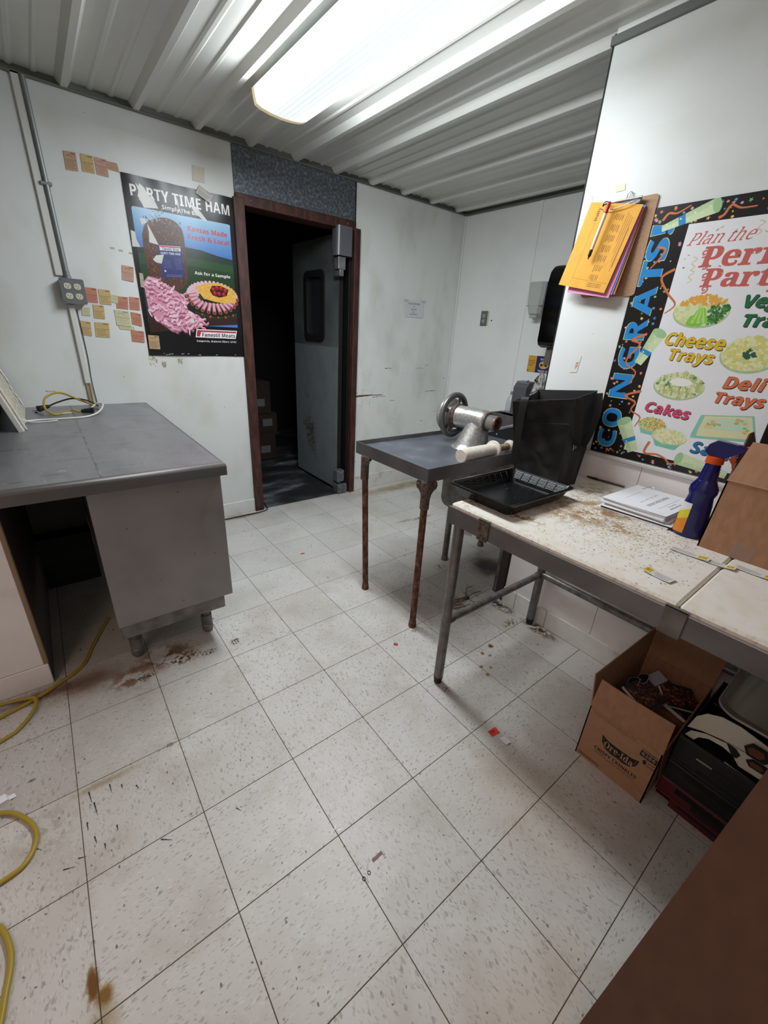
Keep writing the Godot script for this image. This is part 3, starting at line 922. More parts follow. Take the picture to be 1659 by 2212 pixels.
		part("tape", Geo.new().span(Vector3(-0.02, b[4] - 0.001, -b[5] / 2), Vector3(0.02, b[4] + 0.0005, b[5] / 2)), mat("tan_tape", Color(0.22, 0.17, 0.12), 0.5), t)


# ---------------------------------------------------------------- left: poster, labels, outlet, counter
func ham_poster_print() -> Image:
	rng.seed = 101
	var W := 640.0
	var H := 984.0
	var s := Vector2(W, H) / 100.0
	var im := canvas(int(W), int(H), Color(0.035, 0.035, 0.05))
	# picture: sky over green hills, a wooden table below
	for y in range(int(0.158 * H), int(0.80 * H)):
		var v := (float(y) / H - 0.158) / 0.20
		var c := Color(0.60, 0.76, 0.87).lerp(Color(0.28, 0.47, 0.72), clampf(v, 0, 1))
		im.fill_rect(Rect2i(int(0.045 * W), y, int(0.91 * W), 1), c)
	var hill := [Vector2(4.5, 37), Vector2(30, 35), Vector2(48, 33), Vector2(63, 33.5), Vector2(80, 35.5), Vector2(95.5, 36.5), Vector2(95.5, 77), Vector2(4.5, 77)]
	fill_poly(im, hill.map(func(p): return p * s), Color(0.12, 0.20, 0.17))
	fill_poly(im, [Vector2(4.5, 40), Vector2(40, 38.5), Vector2(70, 39.5), Vector2(95.5, 40), Vector2(95.5, 77), Vector2(4.5, 77)].map(func(p): return p * s), Color(0.15, 0.29, 0.15))
	fill_poly(im, [Vector2(4.5, 46), Vector2(50, 43.5), Vector2(95.5, 45), Vector2(95.5, 77), Vector2(4.5, 77)].map(func(p): return p * s), Color(0.11, 0.23, 0.10))
	fill_poly(im, [Vector2(4.5, 72), Vector2(30, 68), Vector2(95.5, 70), Vector2(95.5, 78), Vector2(60, 80), Vector2(4.5, 86)].map(func(p): return p * s), Color(0.20, 0.11, 0.09))
	for i in 5:
		stroke(im, [Vector2(5, 79 + i * 1.4) * s, Vector2(60 - i * 8, 76.5 + i * 1.6) * s], 1.5, Color(0.30, 0.18, 0.13))
	# rounded corners of the picture
	for q in [[4.5, 15.8], [95.5, 15.8]]:
		im.fill_rect(Rect2i(int(q[0] * s.x) - (0 if q[0] < 50 else 10), int(q[1] * s.y), 10, 10), Color(0.035, 0.035, 0.05))
		ellipse(im, Vector2(q[0], q[1]) * s + Vector2(10 if q[0] < 50 else -10, 10), 10, 10, Color(0.60, 0.76, 0.87))
	# the ham: brown netted loaf
	var ham := [Vector2(10, 30), Vector2(14, 24), Vector2(22, 20.5), Vector2(30, 18.8), Vector2(38, 19), Vector2(44, 21), Vector2(47.5, 25), Vector2(48, 34), Vector2(47.5, 45), Vector2(47, 52), Vector2(42, 57), Vector2(34, 59), Vector2(22, 55), Vector2(12, 50), Vector2(10, 40)]
	fill_poly(im, bend(ham + [ham[0]], 4).map(func(p): return p * s), Color(0.33, 0.20, 0.14))
	for i in 260:
		var p := Vector2(rng.randf_range(13, 46), rng.randf_range(20, 54))
		ellipse(im, p * s, 3.2, 6.5, [Color(0.45, 0.30, 0.20), Color(0.25, 0.15, 0.11), Color(0.54, 0.38, 0.26), Color(0.20, 0.12, 0.09)][rng.randi() % 4], rng.randf_range(-0.4, 0.4), 7, 0.3)
	for i in 120:
		var p := Vector2(rng.randf_range(11, 22), rng.randf_range(26, 55))
		ellipse(im, p * s, 6, 4, [Color(0.36, 0.17, 0.12), Color(0.24, 0.10, 0.08), Color(0.44, 0.24, 0.17)][rng.randi() % 3], rng.randf() * 3.0, 8, 0.4)
	# blue label on the ham
	fill_poly(im, [Vector2(22.6, 33.6), Vector2(44.5, 32.4), Vector2(44.2, 50.8), Vector2(22.6, 52.6)].map(func(p): return p * s), Color(0.16, 0.19, 0.42))
	fill_poly(im, [Vector2(24, 34.2), Vector2(43.3, 33.2), Vector2(43.2, 36.0), Vector2(24, 36.9)].map(func(p): return p * s), Color(0.86, 0.84, 0.86))
	fill_poly(im, [Vector2(24.5, 34.4), Vector2(43, 33.5), Vector2(43, 34.2), Vector2(24.5, 35.1)].map(func(p): return p * s), Color(0.72, 0.25, 0.30))
	letters(im, "Fanestil Meats", Vector2(26.5, 35.0) * s, Vector2(15.5, -0.7) * s, Vector2(0, 1.5) * s, Color(0.15, 0.15, 0.25), "Droid Serif")
	letters(im, "PARTY TIME HAM", Vector2(24.5, 37.7) * s, Vector2(18, -0.8) * s, Vector2(0, 1.3) * s, Color(0.88, 0.88, 0.92))
	for i in 6:
		stroke(im, [Vector2(25, 42.5 + i * 0.8) * s, Vector2(33, 42.2 + i * 0.8) * s], 1.5, Color(0.42, 0.45, 0.62))
		stroke(im, [Vector2(36.5, 40.8 + i * 1.1) * s, Vector2(43, 40.5 + i * 1.1) * s], 1.5, Color(0.50, 0.52, 0.66))
	ellipse(im, Vector2(26.5, 48.3) * s, 6, 6, Color(0.80, 0.80, 0.84))
	for i in 2:
		stroke(im, [Vector2(27, 50.5 + i * 0.9) * s, Vector2(42, 49.6 + i * 0.9) * s], 1.6, Color(0.6, 0.62, 0.74))
	# shaved ham
	var pinks := [Color(0.82, 0.55, 0.64), Color(0.88, 0.66, 0.73), Color(0.74, 0.43, 0.54), Color(0.90, 0.74, 0.79), Color(0.78, 0.49, 0.59)]
	var pile := [Vector2(5, 56), Vector2(10, 52.3), Vector2(18, 53), Vector2(27, 57), Vector2(36, 60), Vector2(44, 64), Vector2(52, 72), Vector2(60, 78), Vector2(55, 81), Vector2(44, 82.5), Vector2(34, 84), Vector2(26, 85), Vector2(14, 79), Vector2(6, 72)]
	fill_poly(im, pile.map(func(p): return p * s), pinks[0])
	for i in 230:   # ruffled slices: a dark fold, a pink body, a pale edge
		var p := Vector2(rng.randf_range(4, 58), 52.0 + 33.0 * i / 230.0)
		if Geometry2D.is_point_in_polygon(p, PackedVector2Array(pile)):
			var a := rng.randf_range(-0.7, 0.9)
			var q := [p * s]
			for k in 4:
				q.append(q[-1] + Vector2(rng.randf_range(8, 15), 0).rotated(a + rng.randf_range(-1.1, 1.1)))
			q = bend(q, 4)
			stroke(im, q.map(func(v): return v + Vector2(1, 8)), 11, Color(0.55, 0.27, 0.37), 4)
			stroke(im, q, 15, pinks[rng.randi() % 5], 7)
			stroke(im, q.map(func(v): return v + Vector2(0, -5)), 4, Color(0.93, 0.80, 0.84), 2)
	for q in [[9, 56], [16, 55], [30, 60], [40, 66], [46, 72], [55, 79], [33, 80], [20, 78]]:
		ellipse(im, Vector2(q[0], q[1]) * s, 13, 7, Color(0.92, 0.80, 0.83), 0.3, 10, 0.35)
	# party tray: rolled slices around cheese and tomatoes
	ellipse(im, Vector2(70, 68.5) * s, 175, 58, Color(0.07, 0.08, 0.07))
	for k in 20:
		var t := PI + PI * k / 19.0
		var c := Vector2(71, 60.5) * s + Vector2(cos(t) * 165, sin(t) * 84)
		var dd := (c - Vector2(71, 60) * s).normalized()
		stroke(im, [c - dd * 70, c], 22, Color(0.80, 0.60, 0.66))
		stroke(im, [c - dd * 70, c], 12, Color(0.88, 0.72, 0.77))
		ellipse(im, c, 10, 10, Color(0.86, 0.70, 0.76))
	for k in 13:
		var t := PI * (0.02 + 0.96 * k / 12.0)
		var c := Vector2(71, 61) * s + Vector2(cos(t) * 168, sin(t) * 100)
		var dd := (c - Vector2(71, 58) * s).normalized()
		stroke(im, [c - dd * 62, c], 24, Color(0.70, 0.44, 0.50))
		stroke(im, [c - dd * 62, c], 12, Color(0.85, 0.66, 0.70))
		ellipse(im, c, 12, 11, Color(0.66, 0.34, 0.27))
		ellipse(im, c, 6, 6, Color(0.36, 0.14, 0.12))
	for k in 16:
		ellipse(im, Vector2(52 + 3.0 * k * 0.93, 71.5 + 2.6 * sin(k * 0.21)) * s, 9, 7, [Color(0.16, 0.28, 0.12), Color(0.10, 0.20, 0.09), Color(0.60, 0.30, 0.20)][k % 3], k, 8, 0.4)
	fill_poly(im, [Vector2(53, 55.5), Vector2(65, 53), Vector2(78, 51.8), Vector2(90, 54), Vector2(96, 57), Vector2(96, 63), Vector2(85, 64.5), Vector2(73, 64), Vector2(61, 62.5)].map(func(p): return p * s), Color(0.87, 0.67, 0.30))
	for i in 46:
		var p := Vector2(rng.randf_range(57, 93), rng.randf_range(54, 62.5))
		stroke(im, [p * s, p * s + Vector2(rng.randf_range(8, 20), rng.randf_range(-8, 8))], 4, [Color(0.92, 0.78, 0.42), Color(0.80, 0.56, 0.22)][i % 2])
	fill_poly(im, [Vector2(68, 57), Vector2(71, 54), Vector2(80, 53.5), Vector2(88.5, 55.5), Vector2(86, 59.5), Vector2(78, 61), Vector2(71, 60)].map(func(p): return p * s), Color(0.22, 0.06, 0.06))
	for q in [[72, 56], [76, 55], [80.5, 55], [85, 56.2], [73.5, 58.5], [78, 58.6], [83, 58.8]]:
		ellipse(im, Vector2(q[0], q[1]) * s, 13, 13, Color(0.60, 0.10, 0.13))
		ellipse(im, Vector2(q[0] - 0.6, q[1] - 0.5) * s, 5, 4, Color(0.80, 0.36, 0.36))
	# words
	var tw := Color(0.93, 0.91, 0.90)
	letters(im, "PARTY TIME HAM", Vector2(5.5, 4.6) * s, Vector2(90.5, 0) * s, Vector2(0, 6.0) * s, tw)
	letters(im, "Simply The Best", Vector2(31, 12.0) * s, Vector2(37, 0) * s, Vector2(0, 3.0) * s, tw)
	var red := Color(0.80, 0.22, 0.24)
	letters(im, "Kansas Made", Vector2(52.5, 20.6) * s, Vector2(39, 0) * s, Vector2(0, 3.0) * s, red)
	letters(im, "Fresh & Local", Vector2(52.0, 25.3) * s, Vector2(41, 0) * s, Vector2(0, 3.0) * s, red)
	letters(im, "Ask for a Sample", Vector2(54.4, 46.2) * s, Vector2(37, 0) * s, Vector2(0, 2.6) * s, tw)
	fill_poly(im, [Vector2(50, 82.2), Vector2(94.2, 82.2), Vector2(91.8, 87.8), Vector2(48, 87.6)].map(func(p): return p * s), Color(0.92, 0.90, 0.91))
	fill_poly(im, [Vector2(50.8, 82.8), Vector2(93.2, 82.8), Vector2(92.8, 83.9), Vector2(54.6, 83.9), Vector2(52.6, 87.0), Vector2(49.2, 87.0)].map(func(p): return p * s), Color(0.70, 0.20, 0.28))
	letters(im, "Fanestil Meats", Vector2(55.5, 84.4) * s, Vector2(36, 0) * s, Vector2(-0.3, 2.7) * s, Color(0.09, 0.12, 0.14), "Droid Sans")
	letters(im, "Emporia, Kansas Since 1942", Vector2(48.8, 89.2) * s, Vector2(43.4, 0) * s, Vector2(0, 1.7) * s, tw, "Droid Serif")
	# torn places where the white paper shows
	var pale := Color(0.80, 0.80, 0.78)
	for q in [[Vector2(10.7, 3.6), Vector2(13, 5), Vector2(14, 3.5), Vector2(17.6, 5.1), Vector2(20, 8), Vector2(24.9, 10.5), Vector2(27.8, 14.6), Vector2(21, 15.0), Vector2(15.1, 15.6), Vector2(13.5, 13), Vector2(11.9, 11.5), Vector2(12.4, 7)],
			[Vector2(44.5, 5.3), Vector2(46.2, 8), Vector2(46.6, 11.9), Vector2(49.2, 15.9), Vector2(46.3, 13.5), Vector2(45.2, 9)], [Vector2(55.5, 7.0), Vector2(58, 9), Vector2(62, 9.4), Vector2(66.6, 11.8), Vector2(72.6, 16.0), Vector2(69, 16.4), Vector2(65.8, 15.1), Vector2(60, 12)],
			[Vector2(0.9, 28.4), Vector2(4.6, 29), Vector2(4.6, 32.7), Vector2(7.2, 36.8), Vector2(0.3, 37.1)], [Vector2(15.8, 23.2), Vector2(18, 26), Vector2(23.6, 34.2), Vector2(15.4, 33.4), Vector2(16.4, 28)], [Vector2(16.5, 42.6), Vector2(20, 40), Vector2(27.2, 39.0), Vector2(24, 44.4), Vector2(19, 44)],
			[Vector2(10, 21.5), Vector2(14, 21), Vector2(16, 23), Vector2(11, 24.6)], [Vector2(44, 76), Vector2(48, 75.5), Vector2(49, 78), Vector2(45, 79)]]:
		fill_poly(im, q.map(func(p): return p * s), pale)
	for i in 70:   # scratched edges of the tears
		var p := Vector2(rng.randf_range(18, 34), rng.randf_range(15, 22))
		ellipse(im, p * s, rng.randf_range(2, 7), 1.6, [pale, Color(0.35, 0.28, 0.24)][rng.randi() % 2], rng.randf_range(-0.6, 0.4), 7, 0.4)
	for i in 10:
		var x := rng.randf_range(14, 97)
		ellipse(im, Vector2(x, rng.randf_range(98.6, 99.8)) * s, rng.randf_range(3, 10), 2, pale, 0.0, 7, 0.4)
	return im


func label_print(paper: Color, ink: Color, kind: int) -> Image:
	var im := canvas(64, 88, paper)
	clouds(im, 200 + kind, 0.03, paper.darkened(0.2), 0.5, 0.45)
	im.fill_rect(Rect2i(0, 38, 64, 3), paper.darkened(0.25))
	for i in 5:
		stroke(im, [Vector2(6, 46 + i * 8), Vector2(rng.randf_range(44, 60), 46 + i * 8)], 2.5, ink)
	stroke(im, [Vector2(36, 8), Vector2(58, 9)], 4, ink.darkened(0.3))
	if kind % 2 == 0:
		stroke(im, [Vector2(10, 20), Vector2(30, 16), Vector2(44, 24)], 2.0, ink.darkened(0.2))
	return im


func build_left_wall_things() -> void:
	var z := BACK + 0.0022
	# poster
	var ripple := func(u: float, v: float) -> float:
		return 0.0025 + 0.003 * sin(u * 23.0) * exp(-v * 9.0) + 0.0016 * sin(u * 9.0 + v * 5.0) + 0.004 * pow(maxf(0.0, v - 0.9) * 10.0, 2) * (1.0 - u) + 0.0012 * sin(v * 17.0) * u
	var pm := printed("ham_poster_print", ham_poster_print(), 0.33)
	single("ham_poster", Geo.new().sheet(Vector3(-0.178, 2.137, z), Vector3(0.606, 0.002, 0), Vector3(0, -0.934, 0), 24, 24, ripple, 0.0005), pm, "torn black PARTY TIME HAM poster beside the dark doorway", "poster")
	single("price_sticker", Geo.new().sheet(Vector3(-0.170, 1.322, z + 0.009), Vector3(0.061, -0.002, 0), Vector3(-0.002, -0.08, 0), 2, 2, null, 0.0006), printed("sticker_print", label_print(Color(0.74, 0.62, 0.46), Color(0.35, 0.26, 0.22), 2), 0.5), "small tan sticker with handwriting at the bottom left of the ham poster", "label")
	single("tape_label", Geo.new().sheet(Vector3(-0.164, 1.66, z + 0.008), Vector3(0.02, -0.002, 0), Vector3(-0.003, -0.075, 0), 1, 2, null, 0.0006), printed("narrow_print", label_print(Color(0.70, 0.66, 0.56), Color(0.5, 0.48, 0.42), 3), 0.5), "narrow pale label on the left edge of the ham poster", "label")
	var tagm := printed("shelf_tag_print", label_print(Color(0.66, 0.65, 0.60), Color(0.20, 0.16, 0.22), 5), 0.4)
	single("shelf_tag", Geo.new().sheet(Vector3(0.232, 2.163, z + 0.009), Vector3(0.075, -0.036, 0), Vector3(-0.026, -0.044, 0), 2, 2, func(u, v): return 0.003 * u, 0.0008), tagm, "grey printed tag stuck askew over the word TIME on the ham poster", "label")
	# paper labels taped to the wall
	var kinds := [printed("label_tan", label_print(Color(0.72, 0.58, 0.46), Color(0.50, 0.36, 0.30), 0), 0.6), printed("label_gold", label_print(Color(0.77, 0.66, 0.44), Color(0.50, 0.40, 0.28), 1), 0.6), printed("label_pink", label_print(Color(0.76, 0.60, 0.52), Color(0.58, 0.40, 0.36), 2), 0.6), printed("label_red", label_print(Color(0.74, 0.50, 0.40), Color(0.54, 0.28, 0.24), 3), 0.6), printed("label_pale", label_print(Color(0.79, 0.77, 0.62), Color(0.62, 0.60, 0.46), 4), 0.6)]
	var place := [
		[-0.422, 2.170, 0.052, 0.004, -0.002, -0.078, 0, "brown paper label, leftmost of the row of four above the ham poster's left side"],
		[-0.350, 2.176, 0.054, 0.001, -0.003, -0.075, 1, "yellowish paper label, second from left in the high row of four"],
		[-0.290, 2.176, 0.054, -0.001, 0.000, -0.075, 2, "pinkish paper label, third from left in the high row of four"],
		[-0.237, 2.172, 0.050, -0.002, 0.006, -0.036, 2, "short torn pinkish label at the right end of the high row of four"],
		[-0.246, 1.690, 0.058, -0.005, -0.010, -0.075, 2, "torn pink label alone on the wall beside the poster's left edge"],
		[-0.449, 1.557, 0.055, -0.001, -0.004, -0.074, 3, "reddish paper label directly right of the outlet box"],
		[-0.386, 1.554, 0.057, -0.001, -0.003, -0.076, 1, "tan label with dark handwriting, second to the right of the outlet box"],
		[-0.329, 1.533, 0.034, -0.006, -0.004, -0.040, 4, "small yellow scrap of tape in the row right of the outlet box"],
		[-0.304, 1.525, 0.060, -0.001, -0.006, -0.064, 3, "red-brown label, third in the row right of the outlet box"],
		[-0.236, 1.528, 0.052, -0.002, -0.006, -0.068, 3, "reddish label at the right end of the row, touching the poster"],
		[-0.484, 1.454, 0.040, -0.002, -0.004, -0.041, 4, "small faded cream label just below the outlet box"],
		[-0.427, 1.472, 0.053, -0.002, -0.005, -0.071, 1, "orange-tan label in the second row, below the handwritten one"],
		[-0.325, 1.453, 0.073, -0.005, 0.000, -0.083, 4, "wide pale yellow label with a curling top edge"],
		[-0.241, 1.447, 0.052, -0.010, -0.002, -0.066, 3, "peeling orange label in the second row beside the poster"],
		[-0.505, 1.384, 0.050, -0.006, -0.005, -0.074, 1, "tan label at the bottom left, lowest on the wall under the outlet box"],
		[-0.435, 1.379, 0.070, -0.001, -0.007, -0.078, 1, "square orange label in the bottom row, second from left"],
		[-0.319, 1.367, 0.080, -0.003, 0.008, -0.019, 4, "narrow olive strip of label in the bottom row"],
		[-0.256, 1.345, 0.068, -0.004, -0.004, -0.062, 3, "torn red-brown label in the bottom row beside the poster"],
	]
	for i in place.size():
		var q: Array = place[i]
		var amp := 0.004 if i in [4, 12, 13, 17] else 0.0012
		single("paper_label", Geo.new().sheet(Vector3(q[0], q[1], z), Vector3(q[2], q[3], 0), Vector3(q[4], q[5], 0), 4, 4, func(u, v): return 0.0004 + amp * (u * u * 0.6 + absf(v - 0.5) * 0.8), 0.0004), kinds[q[6]], q[7], "label", Vector3.ZERO, 0.0, "paper labels taped to the wall")
	single("paper_label", Geo.new().sheet(Vector3(0.205, 2.255, z), Vector3(0.07, 0.0, 0), Vector3(-0.006, -0.075, 0), 2, 2, null, 0.0003), mat("tape_stain", Color(0.78, 0.75, 0.66), 0.4), "faint yellowed tape square above the ham poster", "label")
	# conduit, strap, outlet box
	var pipe: Material = mats["conduit_grey"]
	var c := thing("conduit", "grey metal conduit running from the ceiling down to the outlet box", "pipe", Vector3(-0.522, 1.59, BACK))
	part("tube", Geo.new().tube([Vector3(0.004, 0.0, 0.016), Vector3(0.0, 0.4, 0.016), Vector3(-0.004, 0.83, 0.016)], 0.0115, 14), pipe, c)
	part("connector", Geo.new().lathe([Vector2(0.016, 0.0), Vector2(0.016, 0.016), Vector2(0.013, 0.018), Vector2(0.013, 0.034), Vector2(0.0115, 0.036)], 14, Transform3D(Basis(), Vector3(0.004, 0, 0.016)), true), pipe, c)
	part("strap", Geo.new().box(Vector3(-0.002, 0.42, 0.014), Vector3(0.05, 0.016, 0.028), 0.004), pipe, c)
	var ob := thing("outlet_box", "grey metal box with four ivory sockets at the foot of the conduit", "outlet", Vector3(-0.5085, 1.5285, BACK))
	part("box_body", Geo.new().box(Vector3(0, 0, 0.025), Vector3(0.104, 0.118, 0.05), 0.006), mats["grey_box"], ob)
	part("cover_plate", Geo.new().prism(rounded(0.110, 0.124, 0.008), 0.048, 0.056), mats["grey_box"], ob)
	for x in [-0.022, 0.022]:
		for y in [-0.024, 0.024]:
			var s := part("socket", Geo.new().prism(rounded(0.032, 0.029, 0.012), 0.05, 0.0585, Transform3D(Basis(), Vector3(x, y, 0))), mats["ivory"], ob)
			part("slots", Geo.new().box(Vector3(x - 0.006, y + 0.003, 0.0586), Vector3(0.0022, 0.008, 0.0008)).box(Vector3(x + 0.006, y + 0.003, 0.0586), Vector3(0.0022, 0.007, 0.0008)).box(Vector3(x, y - 0.007, 0.0586), Vector3(0.004, 0.004, 0.0008)), mats["rubber"], s)
	for x in [-0.046, 0.046]:
		for y in [-0.053, 0.053]:
			part("screw", Geo.new().lathe([Vector2(0.004, 0.0), Vector2(0.0, 0.003)], 8, Transform3D(Basis(Vector3.RIGHT, PI / 2), Vector3(x, y, 0.056))), mats["rust_cast"], ob)
	# white cover strip over the wall joint, with a thin cable beside it
	var rw := thing("cover_strip", "white vertical strip covering the wall joint beside the conduit", "strip", Vector3(-0.55, 0, BACK))
	var wp := mat("strip_paint", Color(0.83, 0.83, 0.81), 0.4)
	part("upper_strip", Geo.new().span(Vector3(-0.022, 1.60, 0), Vector3(0.014, 2.43, 0.014), 0.004), wp, rw)
	part("lower_strip", Geo.new().span(Vector3(0.004, 1.04, 0), Vector3(0.034, 1.465, 0.018), 0.004), wp, rw)
	part("strip_end", Geo.new().span(Vector3(0.006, 0.925, 0), Vector3(0.020, 1.045, 0.010), 0.002).span(Vector3(0.022, 0.925, 0), Vector3(0.030, 1.045, 0.007), 0.002), mat("strip_tan", Color(0.62, 0.54, 0.40), 0.6), rw)
	single("thin_cable", Geo.new().tube(curve([Vector3(0, 1.44, 0.006), Vector3(0.004, 1.2, 0.005), Vector3(-0.002, 1.05, 0.007), Vector3(0.002, 0.93, 0.006)]), 0.0022, 6), mats["rubber"], "thin black cable running down beside the white strip", "cable", Vector3(-0.508, 0, BACK))
	# notice on the wall right of the door
	var im := canvas(160, 96, Color(0.86, 0.87, 0.88))
	var ink := Color(0.45, 0.46, 0.48)
	letters(im, "PLEASE REMEMBER", Vector2(26, 14), Vector2(100, 0), Vector2(0, 9), ink)
	letters(im, "TO", Vector2(68, 31), Vector2(14, 0), Vector2(0, 8), ink)
	letters(im, "TURN OFF", Vector2(50, 46), Vector2(50, 0), Vector2(0, 9), ink)
	letters(im, "ALL", Vector2(66, 61), Vector2(18, 0), Vector2(0, 8), ink)
	letters(im, "EQUIPMENT", Vector2(44, 75), Vector2(64, 0), Vector2(0, 9), ink)
	var nt := thing("wall_notice", "small white typed notice on the wall right of the doorway", "notice", Vector3(1.912, 1.694, z))
	part("sheet", Geo.new().sheet(Vector3.ZERO, Vector3(0.215, 0.003, 0), Vector3(0.002, -0.135, 0), 4, 4, func(u, v): return 0.001 + 0.003 * u * u, 0.0004), printed("notice_print", im, 0.6), nt)
	for q in [[0.185, 0.012, 0.006], [-0.02, 0.006, 0.002]]:
		part("tape", Geo.new().sheet(Vector3(q[0], q[1], q[2]), Vector3(0.052, 0, 0), Vector3(0, -0.019, 0), 1, 1, null, 0.0003), mat("clear_tape", Color(0.88, 0.89, 0.88, 0.4), 0.2, 0.0, {"transparency": BaseMaterial3D.TRANSPARENCY_ALPHA}), nt)


func build_counter() -> void:
	var t := thing("steel_counter", "stainless steel work counter with an enclosed cupboard end, in the left corner", "counter", Vector3(-0.57, 0, -1.1))
	var o := -t.position
	# top with a rolled front and right edge: section swept by hand
	var g := Geo.new()
	var x0 := -0.948
	var x1 := -0.234
	var z0 := BACK + 0.002
	var z1 := -0.347
	var top := 0.915
	var sec := [Vector2(-0.016, 0.0), Vector2(-0.008, -0.002), Vector2(-0.002, -0.008), Vector2(0.0, -0.016), Vector2(0.0, -0.052)]   # from the flat top outwards and down
	g.flat()
	g.quad(Vector3(x0, top, z0) + o, Vector3(x0, top, z1 - 0.016) + o, Vector3(x1 - 0.016, top, z1 - 0.016) + o, Vector3(x1 - 0.016, top, z0) + o)
	var front := Geo.new().smooth()
	for i in sec.size() - 1:
		var a: Vector2 = sec[i]
		var b: Vector2 = sec[i + 1]
		if i == 3:
			front.smooth()
		front.quad(Vector3(x0, top + a.y, z1 + a.x) + o, Vector3(x0, top + b.y, z1 + b.x) + o, Vector3(x1 + b.x, top + b.y, z1 + b.x) + o, Vector3(x1 + a.x, top + a.y, z1 + a.x) + o)
		front.quad(Vector3(x1 + a.x, top + a.y, z1 + a.x) + o, Vector3(x1 + b.x, top + b.y, z1 + b.x) + o, Vector3(x1 + b.x, top + b.y, z0) + o, Vector3(x1 + a.x, top + a.y, z0) + o)
	front.flat()
	front.span(Vector3(x0, top - 0.052, z1 - 0.03) + o, Vector3(x1 - 0.001, top - 0.046, z1 - 0.001) + o)
	g = Geo.new().sheet(Vector3(x0, top - 0.0006, z0) + o, Vector3(x1 - 0.016 - x0, 0, 0), Vector3(0, 0, z1 - 0.016 - z0), 1, 1, null, 0.0006)
	var im := canvas(512, 1024, Color(0.575, 0.575, 0.585))
	rng.seed = 61
	clouds(im, 611, 0.01, Color(0.66, 0.66, 0.67), 0.6, 0.45)
	clouds(im, 612, 0.02, Color(0.47, 0.47, 0.48), 0.6, 0.5)
	for i in 26:   # rubbed streaks across the sheet
		press(im, blot(Vector2i(int(rng.randf_range(80, 260)), int(rng.randf_range(10, 34))), [Color(0.36, 0.36, 0.37), Color(0.70, 0.70, 0.71)][i % 2], rng.randf_range(0.25, 0.55), 1.0, 0.1), Vector2(rng.randf() * 512, rng.randf() * 1024))
	specks(im, Rect2(0, 350, 512, 674), 90, Vector2(2.2, 1.4), [Color(0.25, 0.25, 0.25), Color(0.33, 0.32, 0.31), Color(0.42, 0.42, 0.42)])
	specks(im, Rect2(10, 620, 170, 380), 60, Vector2(4.0, 1.8), [Color(0.74, 0.74, 0.74), Color(0.68, 0.68, 0.69)], 0.0, 0.6)
	specks(im, Rect2(330, 760, 170, 240), 40, Vector2(3.0, 1.6), [Color(0.74, 0.74, 0.75), Color(0.40, 0.40, 0.41)], 0.0, 0.6)
	for q in [[205, 520, 40, 12, 0.9], [60, 985, 34, 14, 0.8], [130, 960, 70, 26, 0.5], [300, 955, 24, 10, 0.8], [290, 90, 30, 12, 0.9], [420, 300, 90, 24, 0.5]]:
		press(im, blot(Vector2i(q[2], q[3]), Color(0.20, 0.20, 0.20), q[4], 1.0, 0.2), Vector2(q[0], q[1]))
	press(im, blot(Vector2i(36, 26), Color(0.80, 0.80, 0.80), 0.9, 1.0, 0.1), Vector2(150, 935))
	part("top", g, printed("counter_print", im, 0.36, {"metallic": 0.65}), t)
	part("rolled_edge", front, mats["steel_lip"], t, "rolled front edge of the counter")
	part("top_underside", Geo.new().span(Vector3(x0, top - 0.03, z0) + o, Vector3(x1 - 0.02, top - 0.003, z1 - 0.02) + o), mats["steel_dirty"], t)
	part("top_seam", Geo.new().span(Vector3(-0.648, top - 0.001, z0) + o, Vector3(-0.640, top + 0.0012, z1 - 0.02) + o, 0.0006), mats["steel"], t)
	# cupboard end
	part("front_panel", Geo.new().span(Vector3(-0.698, 0.268, -0.43) + o, Vector3(-0.242, 0.868, -0.412) + o, 0.003), mats["steel_front"], t)
	part("side_panel", Geo.new().span(Vector3(-0.262, 0.268, -1.80) + o, Vector3(-0.243, 0.868, -0.43) + o, 0.002), mats["steel"], t)
	part("side_panel", Geo.new().span(Vector3(-0.696, 0.268, -1.80) + o, Vector3(-0.678, 0.868, -0.43) + o, 0.002), mats["steel_dirty"], t)
	part("plinth", Geo.new().span(Vector3(-0.692, 0.18, -1.80) + o, Vector3(-0.270, 0.268, -0.452) + o, 0.004), mats["steel_dirty"], t, "stained recessed plinth")
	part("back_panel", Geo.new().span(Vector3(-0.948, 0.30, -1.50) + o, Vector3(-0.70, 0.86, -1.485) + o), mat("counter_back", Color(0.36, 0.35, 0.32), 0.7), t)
	part("lower_panel", Geo.new().span(Vector3(-0.948, 0.0, -1.40) + o, Vector3(-0.70, 0.30, -1.385) + o).span(Vector3(-0.948, 0.296, -1.50) + o, Vector3(-0.70, 0.30, -1.385) + o), mats["black_matt"], t)  # black sheets added in place of the shade deep under the counter
	for p in [[-0.645, -0.56], [-0.338, -0.56], [-0.645, -1.7], [-0.338, -1.7]]:
		part("leg", Geo.new().lathe([Vector2(0.034, 0.182), Vector2(0.034, 0.176), Vector2(0.020, 0.172), Vector2(0.020, 0.104), Vector2(0.0255, 0.10), Vector2(0.0255, 0.052), Vector2(0.022, 0.048), Vector2(0.026, 0.040), Vector2(0.025, 0.012), Vector2(0.018, 0.0)].map(func(v): return v), 16, Transform3D(Basis(), Vector3(p[0], 0, p[1]) + o), true), mats["steel_dirty"], t)
	for p in [[-0.60, 0.69], [-0.33, 0.60], [-0.38, 0.52], [-0.52, 0.44], [-0.30, 0.50], [-0.45, 0.31], [-0.41, 0.80]]:
		part("rivet", Geo.new().lathe([Vector2(0.004, 0.0), Vector2(0.003, 0.0015), Vector2(0, 0.002)], 8, Transform3D(Basis(Vector3.RIGHT, PI / 2), Vector3(p[0], p[1], -0.412) + o)), mats["steel_dark"], t)
